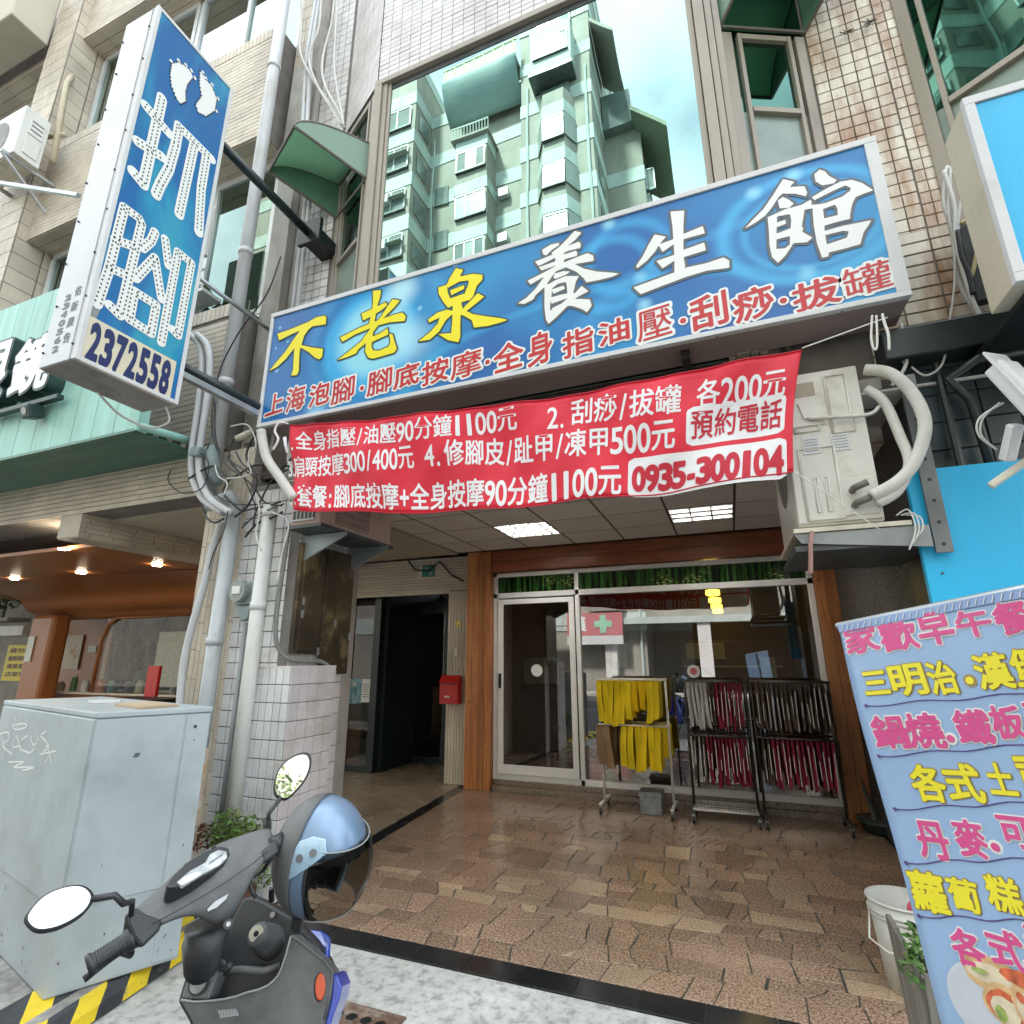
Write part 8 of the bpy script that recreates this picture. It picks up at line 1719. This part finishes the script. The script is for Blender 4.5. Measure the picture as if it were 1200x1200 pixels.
G().box(-6.8, -5.1, yb(22), yb(21.8), 31.1, 32.1).build('shaded_opening', m_obg, ob)
win(-6.9, -5.0, 21.9, 36.6, 38, 3, rt, .2)
for k in range(8): G().box(-3.95, -3.90, yb(24.2), yb(22.8), 26-3.1*k, 27.3-3.1*k).build('side_window', m_obg, rt)
G().prism([(-3.9, yb(21.9), 36.2), (-2.6, yb(21.9), 34.6), (-2.6, yb(26), 34.6), (-3.9, yb(26), 36.2)], (0, 0, .25)).build('roof_overhang', m_obt, ob)
wg = block(-3.95, -1.9, 25.5, 32, -.13, 31.5, .1, 'rear_wing'); G().prism([(-2.3, yb(24.2), 31.5), (-.4, yb(24.2), 29.4), (-.4, yb(30), 29.4), (-2.3, yb(30), 31.5)], (0, 0, .3)).build('tiled_eave', mat('eave_tile', (.22, .26, .19), .7, var=.2), ob)
G().box(-3.9, -2.3, yb(26), yb(24.9), 31.5, 34.0).build('glazed_room', m_obg, ob)
# window air conditioners, drain pipes and washing rails
for k in range(7):
    z = 26.6-3.1*k
    for x in (-16.4, -20.3, -24.2): G().box(x, x+.8, yb(20.95), yb(20.55), z+.1, z+.65).build('window_ac', m_lwf, wl)
    G().box(-9.7+.0*k, -9.1, yb(22.95), yb(22.6), z+.2, z+.7).build('window_ac', m_lwf, wr_)
    g = G(); g.box(-17.5, -14.6, yb(20.6), yb(20.57), z+3.9, z+3.94); g.box(-17.5, -14.6, yb(20.9), yb(20.57), z+3.5, z+3.53)
    for q in range(12): g.box(-17.45+.25*q, -17.43+.25*q, yb(20.6), yb(20.57), z+3.5, z+3.9)
    g.build('window_grille', m_obb, wl, kind='stuff')
    G().box(-13.9, -13.0, yb(22.96), yb(22.9), z+1.2, z+2.5).build('small_window', m_obg, wr_)
for x, D_ in ((-14.1, 22.9), (-8.2, 22.9), (-7.6, 21.93), (-4.2, 21.93), (-18.1, 20.93)): G().tube([(x, yb(D_), 0), (x, yb(D_), 33)], .07, 6).build('drain_pipe', m_obl, ob)
for k in range(6): win(-1.85, -1.4, 26, 27.5-3.1*k, 29-3.1*k, 1, wg, .3)
# street floor of the opposite side: columns, sign boards
low = thing('opposite_arcade', 'row of lower shops across the street, reflected in the shop glass', 'building', (6, -15, -.13))
G().box(-3.9, 30, -24, -15.4, 3.6, 13).build('wall', m_obt, low); G().box(-60, -28, -26, -15.2, -.13, 16).build('wall', m_obt, low)
for k in range(12): G().box(-29+4.6*k, -28.4+4.6*k, -15.4, -14.8, -.13, 3.6).build('column', m_tile_w, low)
G().box(-30, 30, -15.4, -14.7, 3.3, 3.62).build('arcade_beam', m_obl, low)
G().box(-30, 30, -19.5, -19.4, -.13, 3.6).build('recessed_shops', m_wall_in, low)
for k in range(7):
    x = -1.5+4.2*k; f = G().box(x, x+2.6, -15.38, -15.33, 6.2, 8.2).build('window', m_lwf, low); G().box(x+.1, x+1.25, -15.33, -15.31, 6.3, 8.1).build('pane', m_obc, f); G().box(x+1.35, x+2.5, -15.33, -15.31, 6.3, 8.1).build('pane', m_obg, f)
tag(G().box(-60, 60, -14.7, -13, -.13, 0).build('far_pavement', m_street), kind='structure')
ph = thing('pharmacy_sign', 'pink red pharmacy sign with a green cross across the street, seen only as a reflection', 'sign', (-6.3, -14.6, 2.3))
m_phr = mat('pharmacy_red', (.55, .20, .21), .4, var=.03); G().box(-7.9, -5.0, -14.7, -14.55, 2.75, 3.9).build('board', m_phr, ph)
G().box(-7.9, -5.0, -14.7, -14.55, 2.3, 2.74).build('white_strip', m_white, ph)
g = G(); c = Vector((-6.0, -14.54, 3.33)); g.obox(c, (.16, 0, 0), (0, .01, 0), (0, 0, .46)); g.obox(c+Vector((0, .001, 0)), (.46, 0, 0), (0, .01, 0), (0, 0, .16)); g.build('green_cross', mat('cross_green', (.35, .62, .45), .4), ph)
g = G(); run_text(g, '藥', lambda u, v: (-6.9-.75*u, -14.54, 2.95+.8*v), .05, 40); g.build('lettering', m_wprint, ph)
def tree(x, y, h, lab):
    t = thing('street_tree', lab, 'tree', (x, y, -.13), 'street trees across the road'); G().tube([(x, y, -.13), (x+.1, y, h*.35), (x, y+.1, h*.6)], [.16, .12, .06], 10).build('trunk', mat('bark', (.10, .075, .05), .9, var=.3, bump=.5), t, smooth=True)
    for k in range(6): a = k*1.05; G().tube([(x, y, h*.4+.1*k), (x+1.1*math.cos(a), y+1.1*math.sin(a), h*.62+.15*k)], [.05, .02], 6).build('limb', MAT['bark'], t)
    g = G()
    for k in range(16): a = random.uniform(0, 6.28); r_ = random.uniform(.2, 1.5); leaves(g, (x+r_*math.cos(a), y+r_*math.sin(a), h*.75+random.uniform(-1, 1)), .75, 130, .10)
    g.build('crown', m_leaf, t)
tree(-11.5, -13.6, 5.2, 'leafy street tree across the road, left of the pharmacy sign in the reflection'); tree(6.0, -13.6, 5.4, 'leafy street tree across the road, farthest right in the reflection')
